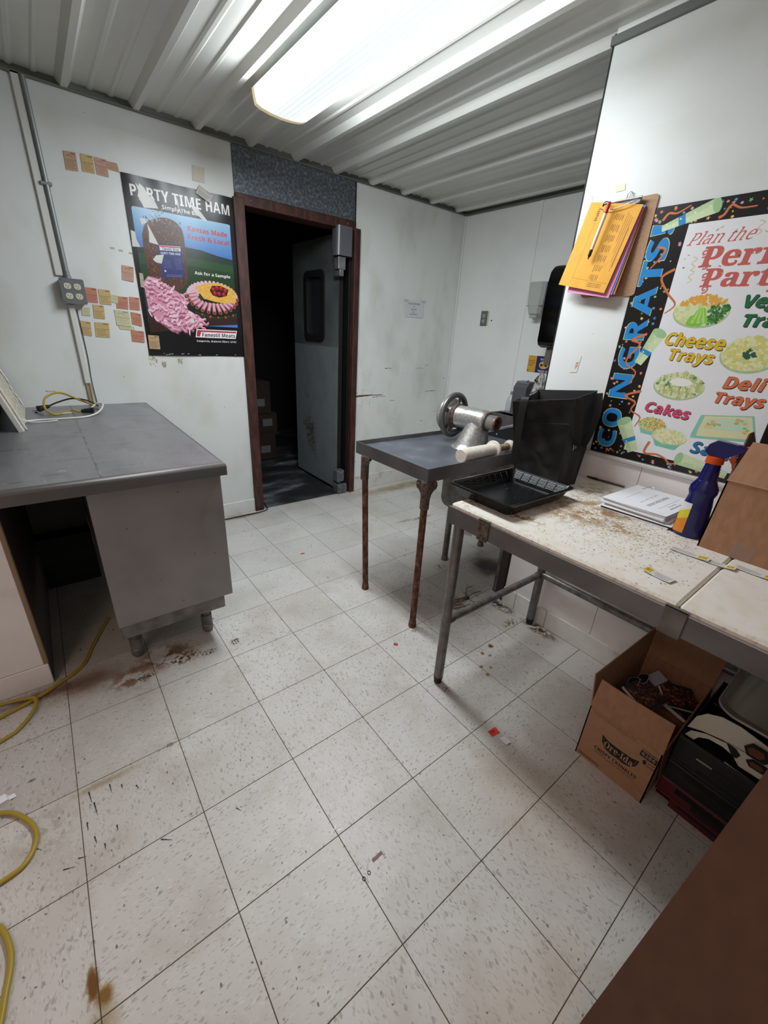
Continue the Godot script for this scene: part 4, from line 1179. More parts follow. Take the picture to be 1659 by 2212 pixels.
	# an old white board leaning against the wall on the counter
	var b := thing("leaning_board", "off-white peeling board leaning against the wall on the counter's left end", "board", Vector3(-0.845, 0.916, -1.5))
	var xf := Transform3D(Basis(Vector3(0, 0, 1), deg_to_rad(15.0)), Vector3.ZERO)
	var wm := grain("board_white", ramp_noise(91, 0.03, [[0.0, Color(0.48, 0.42, 0.34)], [0.4, Color(0.72, 0.69, 0.62)], [1.0, Color(0.82, 0.81, 0.77)]]), Vector3(5, 5, 5), 0.7)
	part("panel", Geo.new().box(xf * Vector3(-0.006, 0.17, -0.01), Vector3(0.008, 0.34, 0.62), 0.002, xf.basis), wm, b)
	part("edge_strip", Geo.new().box(xf * Vector3(-0.014, 0.172, 0.305), Vector3(0.022, 0.345, 0.012), 0.003, xf.basis).box(xf * Vector3(0.004, 0.165, 0.27), Vector3(0.006, 0.33, 0.018), 0.002, xf.basis), mat("board_edge", Color(0.80, 0.78, 0.73), 0.6), b)
	part("backing", Geo.new().box(xf * Vector3(-0.016, 0.17, -0.01), Vector3(0.010, 0.33, 0.60), 0.001, xf.basis), mat("board_tan", Color(0.52, 0.45, 0.36), 0.8), b)
	var peel := Geo.new()
	rng.seed = 33
	for i in 7:
		var y := 0.05 + 0.04 * i
		peel.box(xf * Vector3(0.001, y, -0.27 + 0.03 * (i % 3)), Vector3(0.0025, rng.randf_range(0.02, 0.05), rng.randf_range(0.02, 0.06)), 0.0008, xf.basis * Basis(Vector3.RIGHT, rng.randf_range(-0.6, 0.6)))
	part("peeling_paint", peel, mat("peel", Color(0.86, 0.85, 0.82), 0.7), b)
	# cords on the counter, behind
	var y := 0.916
	var yc: Material = mats["yellow_cord"]
	var c1 := thing("yellow_extension_cord", "yellow extension cord looped on the back of the counter", "cord", Vector3(-0.62, y, -1.62))
	part("cable", Geo.new().tube(curve([Vector3(0.085, 0.006, -0.20), Vector3(0.02, 0.05, -0.12), Vector3(-0.06, 0.10, -0.05), Vector3(-0.125, 0.085, 0.0), Vector3(-0.14, 0.035, 0.03), Vector3(-0.11, 0.0055, 0.06), Vector3(-0.06, 0.0055, 0.03), Vector3(-0.03, 0.014, 0.0), Vector3(-0.005, 0.009, 0.03), Vector3(0.02, 0.008, 0.035)], 7), 0.0052, 10), yc, c1)
	part("plug", Geo.new().tube([Vector3(0.015, 0.010, 0.035), Vector3(0.03, 0.012, 0.038), Vector3(0.065, 0.014, 0.045)], 0.009, 10, 0.014).box(Vector3(0.066, 0.015, 0.045), Vector3(0.012, 0.028, 0.03), 0.004, Basis(Vector3.UP, -0.2)), mats["rubber"], c1)
	part("plug_pin", Geo.new().box(Vector3(0.083, 0.018, 0.053), Vector3(0.022, 0.006, 0.0015), 0.0, Basis(Vector3.UP, -0.2)).box(Vector3(0.083, 0.018, 0.042), Vector3(0.022, 0.006, 0.0015), 0.0, Basis(Vector3.UP, -0.2)), mats["chrome"], c1)
	var c2 := thing("black_power_cord", "black cord with a three-pin plug arching across the counter's back", "cord", Vector3(-0.66, y, -1.70))
	part("cable", Geo.new().tube(curve([Vector3(-0.085, 0.028, 0.02), Vector3(-0.04, 0.045, 0.0), Vector3(0.03, 0.058, -0.03), Vector3(0.10, 0.04, -0.06), Vector3(0.15, 0.006, -0.06)], 7), 0.0042, 10), mats["rubber"], c2)
	part("plug", Geo.new().tube([Vector3(-0.08, 0.030, 0.02), Vector3(-0.10, 0.025, 0.025), Vector3(-0.125, 0.020, 0.032)], 0.008, 10, 0.016).box(Vector3(-0.128, 0.020, 0.033), Vector3(0.012, 0.03, 0.034), 0.004, Basis(Vector3.UP, 0.3)), mats["rubber"], c2)
	part("plug_pin", Geo.new().box(Vector3(-0.146, 0.012, 0.036), Vector3(0.024, 0.0016, 0.006)).box(Vector3(-0.142, 0.003, 0.036), Vector3(0.012, 0.006, 0.005)), mats["rubber"], c2)
	var c3 := thing("white_cable", "white cable lying across the counter beside the leaning board", "cord", Vector3(-0.66, y, -1.45))
	part("cable", Geo.new().tube(curve([Vector3(-0.185, 0.008, 0.05), Vector3(-0.12, 0.0045, 0.02), Vector3(-0.02, 0.0045, 0.02), Vector3(0.07, 0.005, 0.0), Vector3(0.13, 0.012, -0.08), Vector3(0.165, 0.03, -0.20), Vector3(0.14, 0.025, -0.27), Vector3(0.11, 0.005, -0.26)], 7), 0.0042, 10), mats["white_cord"], c3)
	part("loose_end", Geo.new().tube(curve([Vector3(-0.185, 0.008, 0.05), Vector3(-0.15, 0.004, 0.07), Vector3(-0.09, 0.004, 0.07), Vector3(-0.06, 0.005, 0.06)], 5), 0.003, 8), mats["white_cord"], c3)
	part("connector", Geo.new().box(Vector3(-0.195, 0.010, 0.055), Vector3(0.025, 0.018, 0.02), 0.003), mats["white_cord"], c3)
	single("cable_tie", Geo.new().strip(curve([Vector3(-0.07, 0.002, 0.0), Vector3(-0.02, 0.002, 0.012), Vector3(0.04, 0.004, -0.01), Vector3(0.05, 0.002, -0.02)], 4), Vector3.UP, 0.004, 0.0012), mats["white_cord"], "thin white strip lying under the yellow cord on the counter", "strip", Vector3(-0.70, y + 0.001, -1.58))


# a four-cornered patch (top left, top right, bottom right, bottom left as the viewer sees it) with thickness
func patch(g: Geo, tl: Vector3, tr: Vector3, br: Vector3, bl: Vector3, nx := 1, ny := 1, fn: Variant = null, thick := 0.001) -> Geo:
	var n := (bl - tl).cross(tr - tl).normalized()
	var f := []
	var b := []
	for j in ny + 1:
		for i in nx + 1:
			var u := float(i) / nx
			var v := float(j) / ny
			var p := tl.lerp(tr, u).lerp(bl.lerp(br, u), v)
			if fn != null:
				p += n * float(fn.call(u, v))
			f.append(p)
			b.append(p - n * thick)
	for side in 2:
		g.smooth()
		for j in ny:
			for i in nx:
				var a := j * (nx + 1) + i
				var c := a + nx + 1
				var ua := Vector2(float(i) / nx, float(j) / ny)
				var uc := Vector2(float(i + 1) / nx, float(j + 1) / ny)
				if side == 0:
					g.quad(f[a], f[c], f[c + 1], f[a + 1], ua, Vector2(ua.x, uc.y), uc, Vector2(uc.x, ua.y))
				else:
					g.quad(b[a], b[a + 1], b[c + 1], b[c], ua, Vector2(uc.x, ua.y), uc, Vector2(ua.x, uc.y))
	g.flat()
	var w := nx + 1
	for i in nx:
		g.quad(f[i + 1], b[i + 1], b[i], f[i], Vector2.ZERO, Vector2.ZERO, Vector2.ZERO, Vector2.ZERO)
		var q := ny * w + i
		g.quad(f[q], b[q], b[q + 1], f[q + 1], Vector2.ZERO, Vector2.ZERO, Vector2.ZERO, Vector2.ZERO)
	for j in ny:
		g.quad(f[j * w], b[j * w], b[(j + 1) * w], f[(j + 1) * w], Vector2.ZERO, Vector2.ZERO, Vector2.ZERO, Vector2.ZERO)
		g.quad(f[(j + 1) * w + nx], b[(j + 1) * w + nx], b[j * w + nx], f[j * w + nx], Vector2.ZERO, Vector2.ZERO, Vector2.ZERO, Vector2.ZERO)
	return g


# ---------------------------------------------------------------- the prep table with rusty legs
func build_prep_table() -> void:
	var t := thing("prep_table", "low-rimmed steel prep table on rusty pipe legs", "table", Vector3(0.54, 0, -0.28))
	var o := -t.position
	var x0 := 0.530
	var x1 := 1.455
	var z0 := -0.562
	var z1 := 0.006
	part("tray_top", Geo.new().span(Vector3(x0 + 0.003, 0.842, z0 + 0.003) + o, Vector3(x1 - 0.003, 0.848, z1 - 0.003) + o), grain("table_steel", ramp_noise(41, 0.008, [[0.0, Color(0.40, 0.41, 0.44)], [0.5, Color(0.44, 0.455, 0.49)], [0.75, Color(0.47, 0.485, 0.52)], [1.0, Color(0.56, 0.575, 0.61)]], 512, 6), Vector3(1.0, 1.0, 1.0), 0.4, 0.6), t)
	var st: Material = mats["steel_dark"]
	part("rim", Geo.new().span(Vector3(x0, 0.806, z0) + o, Vector3(x0 + 0.005, 0.871, z1) + o, 0.001), st, t)
	part("rim", Geo.new().span(Vector3(x0 + 0.005, 0.806, z1 - 0.005) + o, Vector3(x1, 0.871, z1) + o, 0.001), st, t)
	part("rim", Geo.new().span(Vector3(x0 + 0.005, 0.806, z0) + o, Vector3(x1, 0.871, z0 + 0.005) + o, 0.001), st, t)
	var guard := [Vector2(0.562, 0.806), Vector2(0.562, 0.866), Vector2(0.40, 0.874), Vector2(0.19, 0.957), Vector2(0.0, 0.957), Vector2(0.0, 0.806)]
	var gx := Transform3D(Basis(Vector3(0, 0, -1), Vector3(0, 1, 0), Vector3(1, 0, 0)), Vector3(0, 0, 0))   # x of the outline runs towards -z, depth runs to +x
	part("rear_guard", Geo.new().prism(guard, x1 - 0.005 - 0.54, x1 + 0.001 - 0.54, Transform3D(gx.basis, Vector3(0, 0, 0.28))), mat("guard_dark", Color(0.12, 0.12, 0.125), 0.5, 0.3), t, "dark upstand at the table's far end")
	part("guard_roll", Geo.new().tube([Vector3(x1, 0.866, -0.56) + o, Vector3(x1, 0.874, -0.40) + o, Vector3(x1, 0.957, -0.19) + o, Vector3(x1, 0.957, 0.0) + o], 0.011, 10), mats["steel"], t)
	part("guard_bolt", Geo.new().lathe([Vector2(0.007, 0.0), Vector2(0.006, 0.006), Vector2(0.0, 0.008)], 8, Transform3D(Basis(Vector3(0, 0, 1), PI / 2), Vector3(x1 - 0.005, 0.868, -0.335) + o)), mats["chrome"], t)
	# two rusty pipe legs in cast corner brackets
	var flange := [Vector2(0.0, 0.0), Vector2(0.0, -0.128), Vector2(0.021, -0.128), Vector2(0.025, -0.092), Vector2(0.033, -0.06), Vector2(0.047, -0.045), Vector2(0.060, -0.040), Vector2(0.067, -0.026), Vector2(0.064, -0.008), Vector2(0.055, 0.0)]
	for k in 2:
		var cz := z1 - 0.006 if k == 0 else z0 + 0.05
		var foot := Vector3(0.539, 0, -0.006) if k == 0 else Vector3(0.534, 0, -0.427)
		var head := Vector3(0.5405, 0.70, -0.0075) if k == 0 else Vector3(0.541, 0.70, -0.487)
		var leg := part("leg", Geo.new().tube([head + Vector3(0, 0.06, 0) + o, foot + Vector3(0, 0.03, 0) + o], 0.0165, 14), mats["rust"], t)
		part("foot_cap", Geo.new().lathe([Vector2(0.019, 0.0), Vector2(0.021, 0.006), Vector2(0.019, 0.032), Vector2(0.0165, 0.034)], 14, Transform3D(Basis(), foot + o), true), mats["rust"], leg)
		var top := Vector3(head.x - 0.012, 0.808, head.z + (0.014 if k == 0 else -0.012))
		var sz := -1.0 if k == 0 else 1.0
		var g := Geo.new()
		# one flange along the short side (z), one along the long side (x)
		g.prism(flange, -0.003, 0.003, Transform3D(Basis(Vector3(0, 0, sz), Vector3.UP, Vector3(-sz, 0, 0)), top + o))
		g.prism(flange, -0.003, 0.003, Transform3D(Basis(Vector3.RIGHT, Vector3.UP, Vector3(0, 0, 1)), top + o))
		g.tube([head + Vector3(0, 0.105, 0) + o, head + Vector3(0, -0.025, 0) + o], 0.022, 14)
		var br := part("leg_bracket", g, mats["rust_cast"], t)
		part("bolt", Geo.new().lathe([Vector2(0.007, 0.0), Vector2(0.006, 0.005), Vector2(0.0, 0.006)], 8, Transform3D(Basis(Vector3(0, 0, 1), PI / 2), top + Vector3(-0.004, -0.02, sz * 0.05) + o)), mats["rust"], br)
		part("bolt", Geo.new().lathe([Vector2(0.007, 0.0), Vector2(0.006, 0.005), Vector2(0.0, 0.006)], 8, Transform3D(Basis(Vector3.RIGHT, PI / 2), top + Vector3(0.05, -0.02, 0.004) + o)), mats["rust"], br)
	# wooden stomper lying along the near rim
	var s := thing("stomper", "off-white turned meat stomper lying along the prep table's near edge", "tool", Vector3(0.775, 0.8905, -0.030))
	var ax := Transform3D(Basis(Vector3(0, 0, 1), -PI / 2), Vector3.ZERO)
	var tilt := Transform3D(Basis(Vector3.UP, 0.065) * Basis(Vector3(0, 0, 1), -0.01), Vector3.ZERO)
	part("body", Geo.new().lathe([Vector2(0.0, 0.0), Vector2(0.031, 0.0), Vector2(0.0345, 0.0035), Vector2(0.0352, 0.03), Vector2(0.034, 0.15), Vector2(0.031, 0.262)], 24, tilt * ax, true), mats["stomper"], s)
	part("flange", Geo.new().lathe([Vector2(0.030, 0.258), Vector2(0.045, 0.262), Vector2(0.047, 0.268), Vector2(0.045, 0.276), Vector2(0.022, 0.281)], 24, tilt * ax, true), mats["stomper"], s)
	part("handle", Geo.new().lathe([Vector2(0.021, 0.285), Vector2(0.017, 0.32), Vector2(0.018, 0.38), Vector2(0.021, 0.402)], 18, tilt * ax, false), grain("stomper_dark", ramp_noise(44, 0.04, [[0.0, Color(0.40, 0.29, 0.21)], [0.6, Color(0.62, 0.51, 0.42)], [1.0, Color(0.74, 0.68, 0.60)]]), Vector3(6, 6, 6), 0.6), s, "stained handle")
	part("knob", Geo.new().lathe([Vector2(0.019, 0.398), Vector2(0.029, 0.406), Vector2(0.034, 0.42), Vector2(0.030, 0.436), Vector2(0.018, 0.443), Vector2(0.0, 0.445)], 18, tilt * ax, false), mats["stomper"], s)


# ---------------------------------------------------------------- meat grinder head resting on its hopper flange
func build_grinder() -> void:
	var t := thing("meat_grinder", "cast metal meat grinder head resting upside down on the prep table", "grinder", Vector3(1.12, 0.848, -0.245))
	var tin: Material = mats["cast_tin"]
	var turn := Basis(Vector3.UP, 0.10)
	var axis_y := 0.152
	# barrel along z; the lathe's axis (y) is turned to point towards the viewer
	var bx := Transform3D(turn * Basis(Vector3.RIGHT, PI / 2), Vector3(0, axis_y, 0))
	part("barrel", Geo.new().lathe([Vector2(0.0, -0.165), Vector2(0.066, -0.165), Vector2(0.066, -0.15), Vector2(0.061, -0.145), Vector2(0.061, -0.06), Vector2(0.0615, 0.03), Vector2(0.058, 0.060), Vector2(0.048, 0.070)], 28, bx), tin, t)
	part("shank_collar", Geo.new().lathe([Vector2(0.044, 0.062), Vector2(0.052, 0.067), Vector2(0.052, 0.076), Vector2(0.038, 0.079)], 24, bx, true), mats["rust_cast"], t)
	var thread := [Vector2(0.0375, 0.078)]
	for i in 9:
		thread.append(Vector2(0.040, 0.081 + i * 0.005))
		thread.append(Vector2(0.0375, 0.0835 + i * 0.005))
	thread.append(Vector2(0.038, 0.128))
	part("shank", Geo.new().lathe(thread, 22, bx, true), tin, t, "threaded shank with a dark hollow end")
	part("shank_rim", Geo.new().lathe([Vector2(0.038, 0.126), Vector2(0.0385, 0.136), Vector2(0.026, 0.137), Vector2(0.025, 0.10), Vector2(0.0, 0.10)], 22, bx, true), mats["rust"], t)
	part("drive_pin", Geo.new().lathe([Vector2(0.008, 0.10), Vector2(0.008, 0.128), Vector2(0.0, 0.129)], 10, bx, true), mats["rust_cast"], t)
	# hopper: flares from the barrel down to an oval flange on the table
	var seg := 36
	var g := Geo.new().smooth()
	var rings := []
	for i in 11:
		var v := i / 10.0
		var y := lerpf(axis_y - 0.008, 0.006, v)
		var rx := lerpf(0.060, 0.120, pow(v, 1.1))
		var rz := lerpf(0.056, 0.086, pow(v, 1.15))
		if i == 10:
			rx += 0.012
			rz += 0.010
			y = 0.004
		var cz := lerpf(0.012, 0.0, v)
		var ring := []
		for k in seg:
			var a := TAU * k / seg
			ring.append(turn * Vector3(cos(a) * rx - 0.02 * v, y, -sin(a) * rz + cz))
		rings.append(ring)
	for i in 10:
		for k in seg:
			var k2 := (k + 1) % seg
			g.quad(rings[i][k], rings[i + 1][k], rings[i + 1][k2], rings[i][k2])
	var hop := part("hopper", g, tin, t)
	var lip := []
	for k in seg + 1:
		var a := TAU * k / seg
		lip.append(turn * Vector3(cos(a) * 0.130 - 0.02, 0.004, -sin(a) * 0.094))
	part("flange", Geo.new().tube(lip, 0.004, 8, -1.0, false), tin, hop)
	# raised casting letters on the side of the hopper
	var cast := Geo.new()
	for i in 4:
		var y := 0.088 - i * 0.017
		var p := turn * Vector3(-0.066 - i * 0.0115, y, 0.022 + i * 0.004)
		var bs := turn * Basis(Vector3(0, 0, 1), -0.62) * Basis(Vector3.UP, -0.5)
		cast.box(p, Vector3(0.003, 0.011, 0.004), 0.001, bs).box(p + bs * Vector3(0, 0.004, 0.006), Vector3(0.003, 0.003, 0.009), 0.001, bs).box(p + bs * Vector3(0, -0.004, 0.006), Vector3(0.003, 0.003, 0.009), 0.001, bs)
	part("cast_mark", cast, mats["cast_tin"], hop)
	# ring wheel at the far end: rim, hub and four spokes
	var wz := -0.158
	var rim := [Vector2(0.100, wz - 0.011), Vector2(0.119, wz - 0.012), Vector2(0.128, wz - 0.006), Vector2(0.128, wz + 0.006), Vector2(0.119, wz + 0.012), Vector2(0.100, wz + 0.010), Vector2(0.098, wz), Vector2(0.100, wz - 0.011)]
	var wheel := part("ring_wheel", Geo.new().lathe(rim, 40, bx), mats["steel_dark"], t, "dark spoked ring wheel")
	var sp := Geo.new()
	for k in 4:
		var a := 0.45 + TAU * k / 4.0
		var dir := bx.basis * Vector3(cos(a), 0, sin(a))
		var cen := bx * Vector3(cos(a) * 0.082, wz, sin(a) * 0.082)
		sp.box(cen, Vector3(0.052, 0.012, 0.022), 0.003, Basis(dir, bx.basis.y, dir.cross(bx.basis.y)))
	part("spoke", sp, mats["steel_dark"], wheel)
	part("hub", Geo.new().lathe([Vector2(0.066, wz + 0.03), Vector2(0.066, wz - 0.016), Vector2(0.090, wz - 0.02), Vector2(0.098, wz - 0.03), Vector2(0.096, wz - 0.050), Vector2(0.080, wz - 0.066), Vector2(0.0, wz - 0.072)], 28, bx, false), tin, wheel)
	var ring2 := Geo.new().lathe([Vector2(0.0615, -0.118), Vector2(0.069, -0.122), Vector2(0.069, -0.146), Vector2(0.0615, -0.15)].map(func(p): return Vector2(p.x, p.y)), 28, bx, true)
	part("barrel_ring", ring2, mats["rust_cast"], t)


# ---------------------------------------------------------------- sink pushed under the table, and the far corner
func build_far_corner() -> void:
	var st: Material = mats["steel"]
	var t := thing("utility_sink", "grey steel sink bowl on pipe legs behind the prep table", "sink", Vector3(1.4, 0, -0.215))
	var o := -t.position
	var z0 := -0.49
	var z1 := 0.058
	var outer := []
	for p in rounded(z1 - z0, 0.40, 0.055):
		outer.append(p)
	var inner := []
	for p in rounded(z1 - z0 - 0.008, 0.392, 0.052):
		inner.append(p)
	var face := Transform3D(Basis(Vector3(0, 0, -1), Vector3(0, 1, 0), Vector3(1, 0, 0)), Vector3(0, 0.601, (z0 + z1) / 2 + 0.215))
	part("bowl_end", Geo.new().prism(outer, 1.172 - 1.4, 1.178 - 1.4, face), mats["steel_dirty"], t)
	part("bowl_end", Geo.new().prism(outer, 1.60 - 1.4, 1.606 - 1.4, face), mats["steel_dirty"], t)
	var wrap := Geo.new().smooth()
	var n := outer.size()
	for k in n:
		var a: Vector2 = outer[k]
		var b: Vector2 = outer[(k + 1) % n]
		if a.y > 0.15 and b.y > 0.15:
			continue
		wrap.quad(face * Vector3(a.x, a.y, -0.228), face * Vector3(b.x, b.y, -0.228), face * Vector3(b.x, b.y, 0.206), face * Vector3(a.x, a.y, 0.206))
	part("bowl", wrap, mats["steel_dirty"], t)
	part("bowl_rim", Geo.new().span(Vector3(1.165, 0.790, z0 - 0.004) + o, Vector3(1.612, 0.804, z0 + 0.02) + o, 0.003).span(Vector3(1.255, 0.790, z1 - 0.02) + o, Vector3(1.612, 0.804, z1 + 0.002) + o, 0.003), st, t)
	for p in [[1.20, -0.417], [1.196, 0.030], [1.58, -0.417], [1.58, 0.030]]:
		var leg := part("leg", Geo.new().tube([Vector3(p[0], 0.41, p[1]) + o, Vector3(p[0], 0.035, p[1]) + o], 0.0205, 14), mats["pipe"], t)
		part("foot", Geo.new().lathe([Vector2(0.016, 0.0), Vector2(0.024, 0.004), Vector2(0.022, 0.024), Vector2(0.015, 0.038)], 14, Transform3D(Basis(), Vector3(p[0], 0, p[1]) + o)), mats["steel_dirty"], leg)
	# hand sink on the right wall
	var h := thing("hand_sink", "small grey steel hand sink on the far right wall", "sink", Vector3(2.33, 0.87, -0.55))
	var dk: Material = mats["steel_dark"]
	part("apron", Geo.new().span(Vector3(-0.225, -0.10, -0.365), Vector3(-0.215, 0.0, 0.36), 0.002).span(Vector3(-0.225, -0.10, -0.365), Vector3(0.231, 0.0, -0.355), 0.002).span(Vector3(-0.225, -0.10, 0.35), Vector3(0.231, 0.0, 0.36), 0.002), dk, h)
	part("bowl", Geo.new().span(Vector3(-0.215, -0.24, -0.34), Vector3(0.05, -0.235, 0.34)).span(Vector3(-0.214, -0.24, -0.35), Vector3(-0.210, -0.004, 0.35)).span(Vector3(0.05, -0.24, -0.35), Vector3(0.054, -0.004, 0.35)).span(Vector3(-0.214, -0.24, -0.352), Vector3(0.05, -0.004, -0.347)).span(Vector3(-0.214, -0.24, 0.347), Vector3(0.05, -0.004, 0.352)), mats["steel_dirty"], h)
	part("deck", Geo.new().span(Vector3(-0.10, -0.006, -0.36), Vector3(0.231, 0.0, 0.355), 0.002), st, h)
	part("faucet", Geo.new().tube(curve([Vector3(0.05, 0.0, -0.11), Vector3(0.05, 0.20, -0.11), Vector3(0.03, 0.285, -0.11), Vector3(-0.02, 0.30, -0.11), Vector3(-0.06, 0.27, -0.11)], 5), 0.012, 10), mats["chrome"], h)
	part("wall_bracket", Geo.new().span(Vector3(0.02, -0.30, -0.30), Vector3(0.231, -0.24, -0.27), 0.004).span(Vector3(0.02, -0.30, 0.27), Vector3(0.231, -0.24, 0.30), 0.004), dk, h)
	# rag draped over the faucet
	var rag := Geo.new().smooth()
	rng.seed = 5
	var rr := []
	for i in 9:
		var v := i / 8.0
		var ring := []
		for k in 40:
			var a := TAU * k / 40.0
			var f := 1.0 + 0.30 * v * sin(a * 5.0 + 1.0) + 0.16 * v * sin(a * 9.0 + 2.0 * v)
			var r := lerpf(0.012, 0.082, pow(v, 0.65)) * f
			ring.append(Vector3(cos(a) * r * 0.9, 0.325 - 0.33 * v + 0.03 * sin(a * 3.0) * v, sin(a) * r))
		rr.append(ring)
	for i in 8:
		for k in 40:
			rag.quad(rr[i][k], rr[i][(k + 1) % 40], rr[i + 1][(k + 1) % 40], rr[i + 1][k])
	for k in range(1, 39):
		rag.tri(rr[0][0], rr[0][k + 1], rr[0][k])
	single("rag", rag, grain("rag_cloth", ramp_noise(46, 0.03, [[0.0, Color(0.22, 0.20, 0.18)], [0.36, Color(0.42, 0.39, 0.36)], [0.5, Color(0.72, 0.71, 0.69)], [1.0, Color(0.82, 0.82, 0.80)]]), Vector3(5, 3, 5), 0.9), "grimy white rag draped over the hand sink's faucet", "cloth", Vector3(2.315, 0.88, -0.645))
	var gb := thing("grey_case", "grey plastic case standing on the hand sink beside the rag", "case", Vector3(2.32, 0.87, -0.79))
	part("body", Geo.new().prism([Vector2(-0.06, 0.0), Vector2(0.065, 0.0), Vector2(0.065, 0.235), Vector2(-0.035, 0.235), Vector2(-0.06, 0.205)], -0.05, 0.07), mat("case_grey", Color(0.33, 0.335, 0.345), 0.5), gb)
	part("lid", Geo.new().prism([Vector2(-0.036, 0.236), Vector2(0.065, 0.236), Vector2(0.06, 0.25), Vector2(-0.03, 0.25)], -0.048, 0.068), mat("case_lid", Color(0.42, 0.425, 0.435), 0.45), gb)
	part("clip", Geo.new().box(Vector3(-0.03, 0.256, 0.05), Vector3(0.02, 0.014, 0.012), 0.003, Basis(Vector3(0, 0, 1), 0.5)), mat("case_lid", Color()), gb)
	var bt := thing("clear_bottle", "clear plastic bottle at the hand sink's near corner", "bottle", Vector3(2.29, 0.87, -0.865))
	part("body", Geo.new().lathe([Vector2(0.0, 0.0), Vector2(0.036, 0.0), Vector2(0.038, 0.01), Vector2(0.038, 0.08), Vector2(0.032, 0.105), Vector2(0.016, 0.13), Vector2(0.013, 0.14)], 18), mat("cloudy_plastic", Color(0.80, 0.82, 0.82, 0.55), 0.3, 0.0, {"transparency": BaseMaterial3D.TRANSPARENCY_ALPHA}), bt)
	part("cap", Geo.new().lathe([Vector2(0.015, 0.138), Vector2(0.015, 0.158), Vector2(0.009, 0.162), Vector2(0.0, 0.163)], 14, Transform3D(), true), mat("cap_grey", Color(0.5, 0.5, 0.5), 0.5), bt)
	# black towel dispenser, soap dispenser, sign, socket on the right wall
	var d := thing("towel_dispenser", "tall glossy black paper towel dispenser on the far right wall", "dispenser", Vector3(RIGHT, 1.655, -0.575))
	var side := [Vector2(0.0, -0.275), Vector2(0.19, -0.275), Vector2(0.225, -0.262), Vector2(0.241, -0.23), Vector2(0.243, 0.0), Vector2(0.241, 0.17), Vector2(0.228, 0.235), Vector2(0.195, 0.272), Vector2(0.15, 0.285), Vector2(0.0, 0.285)]
	var gl := mat("glossy_black", Color(0.012, 0.012, 0.016), 0.16)
	var sx := Transform3D(Basis(Vector3(-1, 0, 0), Vector3(0, 1, 0), Vector3(0, 0, -1)), Vector3.ZERO)
	part("cover", Geo.new().prism(side, -0.16, 0.16, sx, true), gl, d)
	part("cover_edge", Geo.new().prism(side.map(func(p): return Vector2(p.x * 0.985, p.y * 0.985)), -0.17, 0.17, sx, true), gl, d)
	part("window_stripe", Geo.new().box(Vector3(-0.2435, -0.02, 0.02), Vector3(0.002, 0.03, 0.012), 0.0005), mats["chrome"], d)
	single("paper_towel", Geo.new().sheet(Vector3(RIGHT - 0.16, 1.385, -0.70), Vector3(0, 0, 0.20), Vector3(0.004, -0.13, 0.0), 4, 6, func(u, v): return 0.012 * sin(v * 2.5) + 0.003 * sin(u * 7.0), 0.0006), mat("towel_brown", Color(0.42, 0.38, 0.34), 0.9), "strip of brownish paper hanging from the black towel dispenser", "paper")
	var sd := thing("soap_dispenser", "pale grey wall-mounted soap dispenser left of the black towel dispenser", "dispenser", Vector3(RIGHT, 1.73, -0.925))
	var srings := []
	for q in [[-0.125, 0.075, 0.085], [-0.105, 0.098, 0.110], [-0.06, 0.108, 0.130], [0.0, 0.112, 0.142], [0.118, 0.112, 0.150]]:
		srings.append([Vector3(0, q[0], -q[2] / 2), Vector3(-q[1] * 0.8, q[0], -q[2] / 2), Vector3(-q[1], q[0], -q[2] * 0.32), Vector3(-q[1], q[0], q[2] * 0.32), Vector3(-q[1] * 0.8, q[0], q[2] / 2), Vector3(0, q[0], q[2] / 2)])
	var sbody := Geo.new()
	for i in srings.size() - 1:
		for m in 5:
			sbody.smooth()
			sbody.quad(srings[i][m], srings[i][m + 1], srings[i + 1][m + 1], srings[i + 1][m])
	lid(sbody, srings[4], true)
	lid(sbody, srings[0], false)
	part("body", sbody, mat("soap_grey", Color(0.70, 0.71, 0.69), 0.4), sd)
	part("push_bar", Geo.new().box(Vector3(-0.075, -0.128, 0), Vector3(0.05, 0.018, 0.07), 0.006), mat("soap_light", Color(0.70, 0.71, 0.69), 0.4), sd)
	part("body_seam", Geo.new().box(Vector3(-0.0545, -0.050, 0), Vector3(0.109, 0.003, 0.134), 0.001), mat("soap_dark", Color(0.45, 0.46, 0.45), 0.5), sd)
	var im := canvas(220, 136, Color(0.12, 0.10, 0.38))
	im.fill_rect(Rect2i(0, 0, 78, 136), Color(0.80, 0.62, 0.20))
	for k in 3:
		letters(im, ["EMPLOYEES", "MUST WASH", "HANDS"][k], Vector2(10, 38 + k * 18), Vector2([54, 56, 38][k], 0), Vector2(0, 9), Color(0.28, 0.18, 0.20))
	ellipse(im, Vector2(150, 72), 44, 32, Color(0.84, 0.70, 0.30))
	ellipse(im, Vector2(128, 74), 11, 12, Color(0.22, 0.16, 0.16))
	ellipse(im, Vector2(170, 74), 12, 12, Color(0.22, 0.16, 0.16))
	stroke(im, [Vector2(138, 68), Vector2(148, 78), Vector2(160, 68)], 5, Color(0.24, 0.18, 0.16))
	letters(im, "NOW", Vector2(112, 18), Vector2(64, -4), Vector2(3, 18), Color(0.86, 0.86, 0.90))
	letters(im, "WASH UP", Vector2(102, 112), Vector2(92, 4), Vector2(3, 17), Color(0.86, 0.86, 0.90))
	ellipse(im, Vector2(10, 122), 6, 5, Color(0.2, 0.12, 0.1))
	single("hand_wash_sign", Geo.new().sheet(Vector3(RIGHT - 0.003, 1.310, -0.950), Vector3(0, 0.003, 0.225), Vector3(0, -0.130, 0.002), 2, 2, null, 0.001), printed("hand_sign_print", im, 0.5), "small yellow and dark blue sign above the hand sink", "sign")
	var so := thing("wall_socket", "metal socket plate on the right wall near the corner", "outlet", Vector3(RIGHT, 1.588, -1.495))
